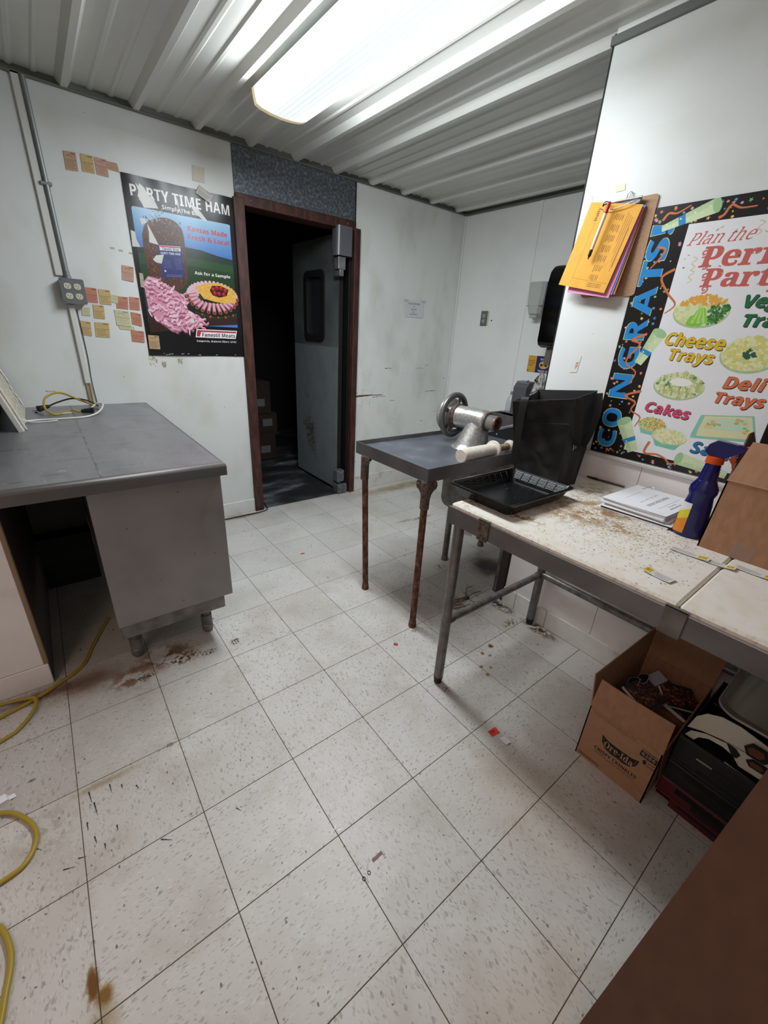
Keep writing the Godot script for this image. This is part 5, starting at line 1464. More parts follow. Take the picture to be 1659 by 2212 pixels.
	part("plate", Geo.new().box(Vector3(-0.003, 0, 0), Vector3(0.006, 0.125, 0.075), 0.002), mats["grey_box"], so)
	for y in [-0.022, 0.022]:
		part("socket", Geo.new().box(Vector3(-0.007, y, 0), Vector3(0.004, 0.03, 0.032), 0.002), mat("socket_grey", Color(0.62, 0.62, 0.60), 0.5), so)
	part("plate_edge", Geo.new().box(Vector3(-0.002, 0, 0.046), Vector3(0.004, 0.118, 0.016), 0.001), mats["ivory"], so)
	single("wall_stud", Geo.new().lathe([Vector2(0.006, 0.0), Vector2(0.004, 0.008), Vector2(0.0, 0.009)], 8, Transform3D(Basis(Vector3(0, 0, 1), PI / 2), Vector3.ZERO)), mats["rubber"], "tiny black stud on the wall just right of the metal socket plate", "stud", Vector3(RIGHT, 1.572, -1.405))


# ---------------------------------------------------------------- right: party poster, clipboard
func confetti(im: Image, s: Vector2, area: Rect2, count: int) -> void:
	var cols := [Color(0.86, 0.70, 0.40), Color(0.25, 0.52, 0.74), Color(0.50, 0.72, 0.42), Color(0.84, 0.48, 0.33), Color(0.80, 0.55, 0.62), Color(0.45, 0.48, 0.62)]
	for i in count:
		var p := (area.position + Vector2(rng.randf(), rng.randf()) * area.size) * s
		var c: Color = cols[rng.randi() % 6]
		match rng.randi() % 4:
			0:
				var pts := []
				var a0 := rng.randf() * TAU
				for k in 10:
					pts.append(p + Vector2(11.0 if k % 2 == 0 else 4.6, 0).rotated(a0 + TAU * k / 10.0))
				fill_poly(im, pts, c)
			1:
				ellipse(im, p, 7, 6, c)
				ellipse(im, p, 3.5, 3, c.lightened(0.3))
			2:
				var a := rng.randf() * 1.5
				fill_poly(im, [Vector2(-7, -6), Vector2(7, -6), Vector2(7, 6), Vector2(-7, 6)].map(func(q): return p + q.rotated(a)), c)
				fill_poly(im, [Vector2(-3, -2), Vector2(3, -2), Vector2(3, 2), Vector2(-3, 2)].map(func(q): return p + q.rotated(a)), c.lightened(0.3))
			3:
				ellipse(im, p, 4, 4, c)


func popper(im: Image, s: Vector2, a: Vector2, b: Vector2, w0: float, w1: float) -> void:   # rolled party blower from a to its wide end b
	var p := a * s
	var q := b * s
	var n := (q - p).normalized().orthogonal()
	fill_poly(im, [p + n * w0, p - n * w0, q - n * w1, q + n * w1], Color(0.80, 0.86, 0.70))
	fill_poly(im, [p + n * w0, p + n * w0 * 0.2, q + n * w1 * 0.2, q + n * w1], Color(0.72, 0.82, 0.63))
	ellipse(im, q, w1 * 1.02, w1 * 0.55, Color(0.62, 0.76, 0.56), n.angle())
	var m := p.lerp(q, 0.32)
	var m2 := p.lerp(q, 0.45)
	var wm := lerpf(w0, w1, 0.35)
	fill_poly(im, [m + n * wm, m - n * wm, m2 - n * wm * 1.1, m2 + n * wm * 1.1], Color(0.20, 0.53, 0.78))
	for k in 7:
		ellipse(im, p.lerp(q, 0.1 + k * 0.13) + n * w0 * (0.6 if k % 2 == 0 else -0.5), 5, 4, Color(0.90, 0.90, 0.72))


func platter(im: Image, c: Vector2, rx: float, ry: float, kind: int) -> void:
	ellipse(im, c + Vector2(0, ry * 0.10), rx, ry, Color(0.66, 0.76, 0.58), 0.0, 40)
	ellipse(im, c, rx * 0.97, ry * 0.95, Color(0.82, 0.87, 0.76), 0.0, 40)
	var n := 240
	for i in n:
		var a := rng.randf() * TAU
		var r := sqrt(rng.randf()) * 0.92
		var u := Vector2(cos(a), sin(a)) * r
		var p := c + u * Vector2(rx, ry)
		var col := Color(0.80, 0.82, 0.55)
		match kind:
			0:   # vegetables: orange on top, green florets right, celery in front, pale cauliflower left
				if u.y < -0.35:
					col = Color(0.88, 0.64, 0.28)
				elif u.x > 0.3:
					col = [Color(0.22, 0.42, 0.20), Color(0.34, 0.55, 0.28)][i % 2]
				elif u.y > 0.25 and absf(u.x) < 0.4:
					col = Color(0.52, 0.74, 0.28)
				else:
					col = [Color(0.80, 0.82, 0.56), Color(0.86, 0.86, 0.68)][i % 2]
			1:   # cheese cubes with a sprig in the middle
				col = [Color(0.86, 0.82, 0.48), Color(0.90, 0.88, 0.66), Color(0.80, 0.80, 0.50)][i % 3] if u.length() > 0.25 else Color(0.16, 0.36, 0.24)
			2:   # sliced meats with parsley
				col = [Color(0.78, 0.78, 0.55), Color(0.86, 0.86, 0.72), Color(0.70, 0.73, 0.46)][i % 3]
				if i % 9 == 0:
					col = Color(0.36, 0.58, 0.32)
			3:
				col = [Color(0.88, 0.60, 0.40), Color(0.88, 0.78, 0.44), Color(0.52, 0.68, 0.36)][i % 3]
			4:
				col = [Color(0.88, 0.87, 0.66), Color(0.82, 0.80, 0.54), Color(0.90, 0.90, 0.76)][i % 3]
		ellipse(im, p, rx * rng.randf_range(0.06, 0.12), ry * rng.randf_range(0.06, 0.12), col, rng.randf() * 3.0, 7, 0.3)
	if kind == 0:
		for k in 7:
			stroke(im, [c + Vector2(-rx * 0.05 + k * 3.0, -ry * 0.15), c + Vector2(-rx * 0.32 + k * rx * 0.11, ry * 0.8)], 9, [Color(0.55, 0.78, 0.30), Color(0.70, 0.86, 0.45)][k % 2])
	if kind == 2:
		for k in 9:
			stroke(im, [c + Vector2(-rx * 0.7 + k * rx * 0.15, ry * 0.1), c + Vector2(-rx * 0.62 + k * rx * 0.15, ry * 0.72)], 9, [Color(0.80, 0.80, 0.58), Color(0.66, 0.70, 0.44)][k % 2])
		ellipse(im, c + Vector2(rx * 0.05, -ry * 0.25), rx * 0.42, ry * 0.3, Color(0.92, 0.92, 0.88))


func word(im: Image, s: Vector2, text: String, x: float, y: float, w: float, h: float, col: Color, slant := 1.2, drop := -0.2) -> void:   # heavy slanted word with a dark shadow, in hundredths of the poster
	for k in 5:
		var off := Vector2(0.12 * k, 0.1 * k)
		letters(im, text, (Vector2(x + slant, y) + off) * s, Vector2(w, drop) * s, Vector2(-slant, h) * s, Color(0.13, 0.12, 0.12))
	for off in [Vector2(-0.25, 0), Vector2(0.25, 0), Vector2(0, -0.18), Vector2(0, 0.15)]:
		letters(im, text, (Vector2(x + slant, y) + off) * s, Vector2(w, drop) * s, Vector2(-slant, h) * s, col.darkened(0.25))
	letters(im, text, Vector2(x + slant, y) * s, Vector2(w, drop) * s, Vector2(-slant, h) * s, col)
	letters(im, text, Vector2(x + slant + 0.2, y) * s, Vector2(w, drop) * s, Vector2(-slant, h) * s, col)


func party_poster_print() -> Image:
	rng.seed = 202
	var W := 1024.0
	var H := 1336.0
	var s := Vector2(W, H) / 100.0
	var im := canvas(int(W), int(H), Color(0.085, 0.07, 0.07))
	im.fill_rect(Rect2i(int(0.20 * W), int(0.072 * H), int(0.605 * W), int(0.888 * H)), Color(0.90, 0.90, 0.91))
	confetti(im, s, Rect2(0.5, 10, 18.5, 89), 120)
	confetti(im, s, Rect2(1, 1, 98, 5.6), 60)
	confetti(im, s, Rect2(1, 96.6, 98, 3), 40)
	confetti(im, s, Rect2(81, 8, 18, 88), 90)
	# blue letters climbing the left border
	var blue := Color(0.16, 0.52, 0.78)
	var edge := Color(0.75, 0.80, 0.62)
	var spots := [["C", 88.3, 96.3], ["O", 78.8, 86.8], ["N", 63.4, 73.4], ["G", 52.0, 60.5], ["R", 40.8, 48.6], ["A", 28.6, 38.9], ["T", 18.6, 27.6], ["S", 11.2, 18.6], ["!", 6.2, 9.6]]
	for q in spots:
		for pass_ in 2:
			var grow := 0.55 if pass_ == 0 else 0.0
			var o := Vector2(3.0 - grow, q[2] + grow * 0.7)   # the letter's top left once turned to read upwards
			for k in ([Vector2(0, 0)] if pass_ == 0 else [Vector2(0, 0), Vector2(0.25, 0), Vector2(-0.2, 0.1), Vector2(0, -0.2)]):
				letters(im, q[0], (o + k) * s, Vector2(0, -(q[2] - q[1]) - grow * 1.4) * s, Vector2(10.2 + grow * 2, 0) * s, edge if pass_ == 0 else blue)
	# streamers and party blowers
	var orange := Color(0.83, 0.47, 0.30)
	for r in [[Vector2(6.8, 4.8), Vector2(9, 2.6), Vector2(13, 2.9), Vector2(18.4, 1.0)], [Vector2(32.0, 6.4), Vector2(34, 5.6), Vector2(35.9, 2.9), Vector2(40, 4.2), Vector2(46, 4.3)], [Vector2(19.4, 22.3), Vector2(14.2, 25.2), Vector2(19.1, 30.7), Vector2(24.4, 35.0), Vector2(20.6, 38.3)],
			[Vector2(14.7, 46.3), Vector2(7.8, 48.8), Vector2(12.5, 50.5), Vector2(8.0, 56), Vector2(8.2, 59), Vector2(14.2, 62), Vector2(12.6, 67.0)], [Vector2(20.3, 69.5), Vector2(12.2, 72.3), Vector2(18.6, 74.5), Vector2(17.7, 78.2), Vector2(23.6, 80.5), Vector2(22.2, 85)],
			[Vector2(32.6, 90.2), Vector2(31.6, 95.4), Vector2(38, 95.0), Vector2(42.7, 95.9), Vector2(46, 97.6), Vector2(52, 96.6), Vector2(63.4, 98.4)], [Vector2(8, 14), Vector2(12, 15), Vector2(10.5, 18), Vector2(7, 21.5)], [Vector2(60, 3), Vector2(68, 5), Vector2(76, 2.5)], [Vector2(86, 20), Vector2(92, 28), Vector2(87, 36)]]:
		stroke(im, bend(r.map(func(p): return p * s), 10), 15, orange.darkened(0.2), 6)
		stroke(im, bend(r.map(func(p): return (p + Vector2(0.15, -0.1)) * s), 10), 10, orange, 4)
	popper(im, s, Vector2(7.5, 7.6), Vector2(30, 2.2), 15, 34)
	popper(im, s, Vector2(14.2, 58.3), Vector2(21.0, 45.8), 22, 40)
	popper(im, s, Vector2(25.2, 96.0), Vector2(15.6, 83.4), 30, 42)
	popper(im, s, Vector2(72.7, 97.0), Vector2(49.5, 94.6), 20, 36)
	# script heading
	var rose := Color(0.78, 0.39, 0.36)
	letters(im, "Plan the", Vector2(24.2, 10.3) * s, Vector2(26.5, -0.2) * s, Vector2(-2.6, 4.3) * s, rose, "Droid Serif", false)
	for k in [Vector2(0, 0), Vector2(0.35, 0), Vector2(0, 0.22), Vector2(0.35, 0.22)]:
		letters(im, "Perfect", (Vector2(30.8, 15.0) + k) * s, Vector2(49, 0.2) * s, Vector2(-1.0, 7.2) * s, rose, "Droid Serif")
		letters(im, "Party", (Vector2(33.8, 22.8) + k) * s, Vector2(35, 0.4) * s, Vector2(-1.0, 8.0) * s, rose, "Droid Serif")
	for q in [[31.0, 17.6], [34.0, 25.4], [32.6, 21.6], [35.6, 29.8]]:
		var curl := []
		for k in 16:
			curl.append((Vector2(q[0], q[1]) + Vector2(cos(k * 0.55) * (0.3 + k * 0.10), sin(k * 0.55) * (0.25 + k * 0.075))) * s)
		stroke(im, curl, 7, rose)
	for i in 30:
		var p := Vector2(rng.randf_range(22, 78), rng.randf_range(8, 30)) * s
		stroke(im, [p, p + Vector2(rng.randf_range(-14, 14), rng.randf_range(-8, 8))], 5, [Color(0.24, 0.45, 0.36), Color(0.80, 0.70, 0.45), Color(0.70, 0.55, 0.50)][i % 3])
	for q in [[26.5, 18.5], [26.8, 23.0], [49.2, 8.8]]:
		stroke(im, bend([Vector2(q[0], q[1]) * s, Vector2(q[0] + 2, q[1] + 0.8) * s, Vector2(q[0], q[1] + 2.2) * s, Vector2(q[0] + 1.8, q[1] + 3.4) * s, Vector2(q[0] + 0.2, q[1] + 4.4) * s], 6), 5, Color(0.84, 0.79, 0.62))
	# the offers
	platter(im, Vector2(37.2, 37.2) * s, 128, 78, 0)
	platter(im, Vector2(63.5, 51.8) * s, 122, 84, 1)
	platter(im, Vector2(38.0, 65.4) * s, 126, 72, 2)
	word(im, s, "Veggie", 53.0, 32.0, 24.5, 5.6, Color(0.10, 0.42, 0.25))
	word(im, s, "Trays", 55.2, 38.6, 21, 5.4, Color(0.10, 0.42, 0.25))
	word(im, s, "Cheese", 24.6, 45.2, 27.2, 5.0, Color(0.87, 0.72, 0.20), 1.2, 1.0)
	word(im, s, "Trays", 28.0, 51.6, 21, 5.6, Color(0.87, 0.72, 0.20), 1.2, 0.5)
	word(im, s, "Deli", 57.6, 60.0, 15.5, 4.6, Color(0.84, 0.44, 0.28))
	word(im, s, "Trays", 55.0, 66.3, 20.6, 5.2, Color(0.84, 0.44, 0.28))
	word(im, s, "Cakes", 24.6, 73.2, 22.6, 4.4, Color(0.80, 0.28, 0.42), 1.2, 0.8)
	# salad bowls
	for q in [[31.2, 82.6, 78.0, 40.0, 3], [41.4, 86.4, 92.0, 44.0, 4]]:
		var c := Vector2(q[0], q[1]) * s
		fill_poly(im, [c + Vector2(-q[2], 0), c + Vector2(-q[2] * 0.62, q[3] * 1.5), c + Vector2(q[2] * 0.5, q[3] * 1.6), c + Vector2(q[2], 0)], Color(0.42, 0.74, 0.66))
		for k in 12:
			stroke(im, [c + Vector2(-q[2] * 0.85 + k * q[2] * 0.15, q[3] * 0.5), c + Vector2(-q[2] * 0.55 + k * q[2] * 0.10, q[3] * 1.5)], 3, Color(0.55, 0.82, 0.74))
		platter(im, c, q[2], q[3], q[4])
	# sheet cake
	fill_poly(im, [Vector2(51.2, 83.6), Vector2(52.8, 75.6), Vector2(74.6, 73.2), Vector2(78.5, 81.2), Vector2(78.3, 82.8), Vector2(51.4, 85.2)].map(func(p): return p * s), Color(0.55, 0.77, 0.70))
	fill_poly(im, [Vector2(53.6, 82.2), Vector2(54.6, 75.8), Vector2(73.8, 73.7), Vector2(77.2, 80.4), Vector2(77.2, 81.8), Vector2(53.8, 84.0)].map(func(p): return p * s), Color(0.87, 0.86, 0.68))
	fill_poly(im, [Vector2(55.6, 80.8), Vector2(56.2, 76.6), Vector2(72.6, 74.8), Vector2(75.4, 79.4)].map(func(p): return p * s), Color(0.78, 0.86, 0.76))
	for i in 26:
		var q := [Vector2(58.5, 79.2), Vector2(70.5, 76.2), Vector2(60.5, 77.4), Vector2(73, 79)][i % 4] as Vector2
		ellipse(im, (q + Vector2(rng.randf_range(-2, 2), rng.randf_range(-0.9, 0.9))) * s, 9, 6, [Color(0.88, 0.80, 0.44), Color(0.86, 0.66, 0.50), Color(0.58, 0.74, 0.46)][i % 3], 0.0, 8, 0.4)
	word(im, s, "Salads", 53.4, 86.0, 27.2, 5.0, Color(0.16, 0.44, 0.66), 1.0, 0.6)
	return im


func build_partition_things() -> void:
	var z := PART - 0.001
	var wave := func(u: float, v: float) -> float: return 0.0015 + 0.0015 * sin(u * 6.0 + v * 3.0) * (1.0 - v)
	single("party_poster", Geo.new().sheet(Vector3(z, 1.879, 0.405), Vector3(0, 0, 0.685), Vector3(0, -0.894, 0), 10, 10, wave, 0.0006), printed("party_poster_print", party_poster_print(), 0.3), "large CONGRATS! party menu poster on the white partition", "poster")
	# old tape on the partition
	var tape := mat("old_tape", Color(0.84, 0.79, 0.64), 0.4)
	single("old_tape", Geo.new().sheet(Vector3(z, 1.975, 0.248), Vector3(0, 0.001, 0.034), Vector3(0, -0.021, 0.004), 1, 1, null, 0.0004), tape, "yellowed square of old tape above the clipboard", "tape")
	var im := canvas(64, 64, Color(0.86, 0.86, 0.84))
	stroke(im, [Vector2(34, 30), Vector2(56, 26)], 4, Color(0.72, 0.34, 0.24))
	stroke(im, [Vector2(36, 40), Vector2(58, 36)], 4, Color(0.72, 0.34, 0.24))
	stroke(im, [Vector2(40, 22), Vector2(38, 48), Vector2(52, 44), Vector2(50, 22)], 3, Color(0.76, 0.40, 0.30))
	single("taped_note", Geo.new().sheet(Vector3(z, 1.365, 0.232), Vector3(0, 0.004, 0.034), Vector3(0, -0.068, -0.006), 1, 1, null, 0.0004), printed("red_note_print", im, 0.5), "scrap of old tape with red pen marks, above the tote bag", "tape")
	# clipboard
	var cb := thing("clipboard", "brown clipboard hanging on the partition's left edge behind coloured sheets", "clipboard", Vector3(PART - 0.002, 1.760, 0.311))
	part("board", Geo.new().prism(rounded(0.216, 0.325, 0.012), 0.0, 0.0035, Transform3D(Basis(Vector3(0, 0, 1), Vector3(0, 1, 0), Vector3(-1, 0, 0)) * Basis(Vector3(0, 0, 1), 0.01), Vector3(0, 0, 0))), mats["masonite"], cb)
	var chrome: Material = mats["chrome"]
	part("clip", Geo.new().box(Vector3(-0.016, 0.146, -0.012), Vector3(0.012, 0.022, 0.135), 0.003, Basis(Vector3.RIGHT, -0.02)).tube([Vector3(-0.024, 0.155, -0.082), Vector3(-0.024, 0.157, 0.058)], 0.004, 8), chrome, cb)
	part("clip_wire", Geo.new().tube(curve([Vector3(-0.022, 0.157, 0.056), Vector3(-0.034, 0.150, 0.045), Vector3(-0.038, 0.135, 0.0), Vector3(-0.036, 0.130, -0.06), Vector3(-0.026, 0.140, -0.085)], 5), 0.0016, 6), chrome, cb)
	part("hanger", Geo.new().tube(curve([Vector3(-0.004, 0.165, -0.008), Vector3(-0.006, 0.182, -0.004), Vector3(-0.004, 0.182, 0.008), Vector3(-0.004, 0.165, 0.008)], 5), 0.0016, 6), chrome, cb)
	# sheets under the clip, from back to front
	var sheets := [["orange", Color(0.78, 0.45, 0.16), 0.008, 0.215, 1.905, 0.172, 0.29, -0.09, "orange sheet at the back of the clipboard's paper bundle"], ["blue", Color(0.40, 0.54, 0.84), 0.0115, 0.205, 1.912, 0.180, 0.295, -0.11, "blue sheet on the clipboard, showing as a thin edge"], ["pink", Color(0.90, 0.56, 0.72), 0.015, 0.200, 1.906, 0.184, 0.295, -0.135, "pink sheet on the clipboard, right behind the yellow one"]]
	for q in sheets:
		var r := Vector3(0, sin(q[7]) * q[5], cos(q[7]) * q[5])
		var d := Vector3(-0.022, -cos(q[7]) * q[6], sin(q[7]) * q[6])
		single("coloured_sheet", Geo.new().sheet(Vector3(PART - 0.002 - q[2], q[4], q[3]), r, d, 4, 6, func(u, v): return 0.004 * v * v, 0.0005), mat("sheet_" + q[0], q[1], 0.7), q[8], "paper")
	var ym := canvas(256, 360, Color(0.87, 0.63, 0.20))
	clouds(ym, 301, 0.015, Color(0.80, 0.55, 0.15), 0.4, 0.5)
	var ink := Color(0.50, 0.33, 0.10)
	rng.seed = 12
	for k in 7:   # columns of typing that read sideways
		for j in 5:
			stroke(ym, [Vector2(150 + j * 9 + rng.randf() * 3, 40 + k * 42), Vector2(150 + j * 9 + rng.randf() * 3, 62 + k * 42 + rng.randf() * 9)], 3.2, ink)
	for j in 4:
		stroke(ym, [Vector2(206 + j * 9, 30 + j * 6), Vector2(206 + j * 9, 150 + j * 40)], 1.6, ink)
	stroke(ym, [Vector2(236, 90), Vector2(236, 250)], 3, ink)
	for q in [[60, 60, 60, 320], [60, 320, 250, 320], [60, 322, 60, 340]]:
		stroke(ym, [Vector2(q[0], q[1]), Vector2(q[2], q[3])], 1.2, Color(0.68, 0.47, 0.16))
	for j in 3:
		stroke(ym, [Vector2(150, 330 + j * 7), Vector2(225, 328 + j * 7)], 2.2, ink)
	letters(ym, "Daily", Vector2(50, 74), Vector2(0, -54), Vector2(18, 0), Color(0.18, 0.12, 0.08), "Droid Serif")
	var a := -0.185
	single("yellow_sheet", Geo.new().sheet(Vector3(PART - 0.026, 1.930, 0.176), Vector3(0, sin(a) * 0.207, cos(a) * 0.207), Vector3(-0.024, -cos(a) * 0.292, sin(a) * 0.292), 6, 8, func(u, v): return 0.006 * v * v * (1.0 - u * 0.5), 0.0006), printed("yellow_form_print", ym, 0.7), "golden yellow printed form on top of the clipboard", "paper")
	var pen := thing("marker_pen", "white pen with red end and black tip hanging over the yellow form", "pen", Vector3(PART - 0.052, 1.905, 0.264))
	var pb := Basis(Vector3.RIGHT, 0.165) * Basis(Vector3(0, 0, 1), -0.07)
	var px := Transform3D(pb, Vector3.ZERO)
	part("barrel", Geo.new().lathe([Vector2(0.0052, -0.150), Vector2(0.0062, -0.145), Vector2(0.0065, -0.03), Vector2(0.006, -0.028)], 12, px), mat("pen_white", Color(0.86, 0.84, 0.80), 0.35), pen)
	part("red_end", Geo.new().lathe([Vector2(0.0064, -0.03), Vector2(0.0066, 0.004), Vector2(0.004, 0.008), Vector2(0, 0.009)], 12, px), mat("pen_red", Color(0.70, 0.10, 0.09), 0.35), pen)
	part("tip", Geo.new().lathe([Vector2(0.0, -0.182), Vector2(0.002, -0.180), Vector2(0.003, -0.174), Vector2(0.0056, -0.170), Vector2(0.006, -0.149)], 12, px), mats["rubber"], pen)
	part("string", Geo.new().tube(curve([Vector3(0.0, 0.006, 0.0), Vector3(0.006, 0.012, -0.02), Vector3(0.012, 0.0, -0.03), Vector3(0.016, 0.010, -0.02)], 4), 0.0018, 6), mats["rubber"], pen)


# ---------------------------------------------------------------- steel frame table with white cutting boards
func board_print(number: int, w: int, h: int, dirty: bool) -> Image:   # w runs along z, h along x (front edge at the bottom)
	rng.seed = number
	var im := canvas(w, h, Color(0.90, 0.875, 0.845))
	clouds(im, number, 0.02, Color(0.86, 0.80, 0.71), 0.5, 0.45)
	clouds(im, number + 1, 0.05, Color(0.80, 0.72, 0.60), 0.3, 0.55)
	if dirty:
		for q in [[0.44, 0.52, 0.42, 0.56, 0.6], [0.50, 0.40, 0.30, 0.30, 0.9], [0.55, 0.36, 0.16, 0.22, 0.8], [0.62, 0.60, 0.26, 0.22, 0.6], [0.40, 0.66, 0.3, 0.24, 0.5], [0.30, 0.50, 0.25, 0.5, 0.5], [0.10, 0.72, 0.34, 0.4, 1.0], [0.25, 0.86, 0.40, 0.16, 1.0], [0.05, 0.80, 0.14, 0.5, 1.0], [0.28, 0.20, 0.3, 0.34, 0.6], [0.88, 0.20, 0.2, 0.3, 0.3]]:
			press(im, blot(Vector2i(int(q[2] * w), int(q[3] * h)), Color(0.50, 0.37, 0.22), q[4], 1.0, 0.30), Vector2(q[0] * w, q[1] * h))
		var brown := [Color(0.44, 0.34, 0.21), Color(0.55, 0.45, 0.30), Color(0.66, 0.57, 0.43), Color(0.34, 0.26, 0.16), Color(0.72, 0.64, 0.51)]
		for i in 3600:
			var p := Vector2(rng.randfn(0.50, 0.11), rng.randfn(0.44, 0.15)) if i % 5 < 3 else Vector2(rng.randfn(0.60, 0.18), rng.randfn(0.55, 0.20))
			if p.x < 0.02 or p.x > 0.99 or p.y < 0.03 or p.y > 0.98:
				continue
			ellipse(im, p * Vector2(w, h), rng.randf_range(1.2, 5.0), rng.randf_range(0.7, 1.6), brown[rng.randi() % 5], rng.randf_range(-0.5, 0.7), 6, 0.3)
		for i in 500:
			var p := Vector2(rng.randfn(0.30, 0.10), rng.randfn(0.62, 0.10))
			ellipse(im, p * Vector2(w, h), rng.randf_range(1.5, 5.0), 1.1, [Color(0.66, 0.38, 0.28), Color(0.58, 0.36, 0.24)][i % 2], rng.randf_range(-0.4, 0.4), 6, 0.3)
		for i in 420:
			var p := Vector2(rng.randfn(0.76, 0.13), rng.randfn(0.60, 0.16))
			ellipse(im, p * Vector2(w, h), rng.randf_range(1.5, 4.0), rng.randf_range(1.0, 2.0), Color(0.22, 0.17, 0.12), rng.randf_range(-0.5, 0.5), 6, 0.4)
	else:
		for i in 60:
			var p := Vector2(rng.randf() * w, rng.randf() * h)
			stroke(im, [p, p + Vector2(rng.randf_range(10, 60), rng.randf_range(-20, 20))], 1.3, Color(0.66, 0.55, 0.40))
		press(im, blot(Vector2i(160, 120), Color(0.55, 0.42, 0.26), 0.6, 1.0, 0.2), Vector2(w * 0.3, h * 0.5))
	for i in (14 if dirty else 0):
		var p := Vector2(rng.randf() * w, h - rng.randf() * 5)
		ellipse(im, p, rng.randf_range(2, 5), 1.5, Color(0.30, 0.23, 0.16), 0, 7, 0.4)
	return im


func build_cutting_table() -> void:
	var t := thing("cutting_table", "pipe-legged steel table carrying white cutting boards along the partition", "table", Vector3(0.7, 0, 1.2))
	var o := -t.position
	var st: Material = mats["steel_dark"]
	var x0 := 0.338
	var x1 := 1.118
	var z0 := 0.318
	var z1 := 2.14
	var y0 := 0.786
	var y1 := 0.842
	part("frame_rail", Geo.new().span(Vector3(x0, y0, z0) + o, Vector3(x0 + 0.006, y1 + 0.006, z1) + o, 0.001).span(Vector3(x0 + 0.004, y1 - 0.006, z0 + 0.004) + o, Vector3(x0 + 0.05, y1 - 0.001, z1 - 0.004) + o), st, t, "front angle rail")
	part("rail_lip", Geo.new().span(Vector3(x0 - 0.002, y1 + 0.004, z0) + o, Vector3(x0 + 0.0050, y1 + 0.0085, z1) + o, 0.0008), mats["chrome"], t)
	part("frame_rail", Geo.new().span(Vector3(x0 + 0.006, y0, z0) + o, Vector3(x1, y1 + 0.006, z0 + 0.006) + o, 0.001), st, t)
	part("frame_rail", Geo.new().span(Vector3(x0 + 0.006, y0, z1 - 0.006) + o, Vector3(x1, y1 + 0.006, z1) + o, 0.001), st, t)
	part("frame_rail", Geo.new().span(Vector3(x1, y0, z0) + o, Vector3(x1 + 0.006, y1 + 0.004, z1) + o, 0.001), st, t)
	part("cross_bar", Geo.new().span(Vector3(x0 + 0.01, y1 - 0.03, 1.02) + o, Vector3(x1, y1 - 0.002, 1.10) + o).span(Vector3(x0 + 0.01, y1 - 0.02, 0.68) + o, Vector3(x1, y1 - 0.002, 0.70) + o), st, t)
	# spring clips that hold the boards
	for q in [[0.485, 0.045], [1.062, 0.05]]:
		part("clip", Geo.new().span(Vector3(x0 - 0.006, 0.780, q[0] - q[1] / 2) + o, Vector3(x0 - 0.001, 0.858, q[0] + q[1] / 2) + o, 0.002).span(Vector3(x0 - 0.006, 0.853, q[0] - q[1] / 2) + o, Vector3(x0 + 0.004, 0.857, q[0] + q[1] / 2) + o, 0.001), mats["rust_cast"] if q[0] < 0.6 else mats["steel_dirty"], t)
	var pipe: Material = mats["pipe"]
	for p in [[0.38, 0.346], [1.09, 0.338], [0.38, 2.10], [1.09, 2.10]]:
		var leg := part("leg", Geo.new().tube([Vector3(p[0], y0 + 0.03, p[1]) + o, Vector3(p[0], 0.035, p[1]) + o], 0.0205, 18), pipe, t)
		part("foot", Geo.new().lathe([Vector2(0.010, 0.0), Vector2(0.017, 0.004), Vector2(0.018, 0.022), Vector2(0.0205, 0.026), Vector2(0.0205, 0.04)], 16, Transform3D(Basis(), Vector3(p[0], 0, p[1]) + o)), mats["rubber"], leg)
	part("side_stretcher", Geo.new().tube([Vector3(0.385, 0.335, 0.346) + o, Vector3(1.085, 0.315, 0.338) + o], 0.0165, 14), pipe, t)
	part("weld_collar", Geo.new().tube([Vector3(0.397, 0.3346, 0.346) + o, Vector3(0.418, 0.334, 0.346) + o], 0.0185, 14).tube([Vector3(1.058, 0.3158, 0.338) + o, Vector3(1.072, 0.3154, 0.338) + o], 0.0185, 14), mats["rust_cast"], t)
	part("side_stretcher", Geo.new().tube([Vector3(0.385, 0.32, 2.10) + o, Vector3(1.085, 0.32, 2.10) + o], 0.0165, 14), pipe, t)
	part("long_stretcher", Geo.new().tube([Vector3(1.088, 0.318, 0.342) + o, Vector3(1.088, 0.318, 2.096) + o], 0.0165, 14), pipe, t)
	# boards: rest on the frame, held by the clips
	for q in [[0.326, 1.0605, 401, true, "stained white cutting board at the left of the table, speckled brown"], [1.0635, 1.80, 411, false, "cleaner white cutting board under the cardboard carton, at the right"], [1.803, 2.13, 421, false, "last white cutting board, behind the cardboard carton at the table's far right"]]:
		var b := thing("cutting_board", q[4], "board", Vector3(0.738, 0.842, (q[0] + q[1]) / 2), 0.0, "")
		var L: float = q[1] - q[0]
		part("slab", Geo.new().box(Vector3(0, 0.011, 0), Vector3(0.790, 0.022, L), 0.006), mats["poly_side"], b)
		part("worn_top", Geo.new().sheet(Vector3(0.386, 0.0221, -L / 2 + 0.007), Vector3(0, 0, L - 0.014), Vector3(-0.772, 0, 0), 1, 1, null, 0.0002), printed("board_print_%d" % q[2], board_print(q[2], 820, 860, q[3]) if q[3] else board_print(q[2], 400, 430, false), 0.5), b)


# ---------------------------------------------------------------- things on the cutting table
func loft(g: Geo, rings: Array, hard := true) -> Geo:   # rings of equal point count, each counter-clockwise seen from above, bottom to top outside
	g.smooth()
	for i in rings.size() - 1:
		if hard:
			g.smooth()
		var n: int = rings[i].size()
		for k in n:
			var k2 := (k + 1) % n
			g.quad(rings[i][k], rings[i][k2], rings[i + 1][k2], rings[i + 1][k])
	return g


func ring_at(w: float, d: float, r: float, y: float, n := 5, at := Vector2.ZERO) -> Array:   # rounded rectangle lying at height y: w along x, d along z
	return rounded(w, d, r, n).map(func(p): return Vector3(p.x + at.x, y, -p.y + at.y))


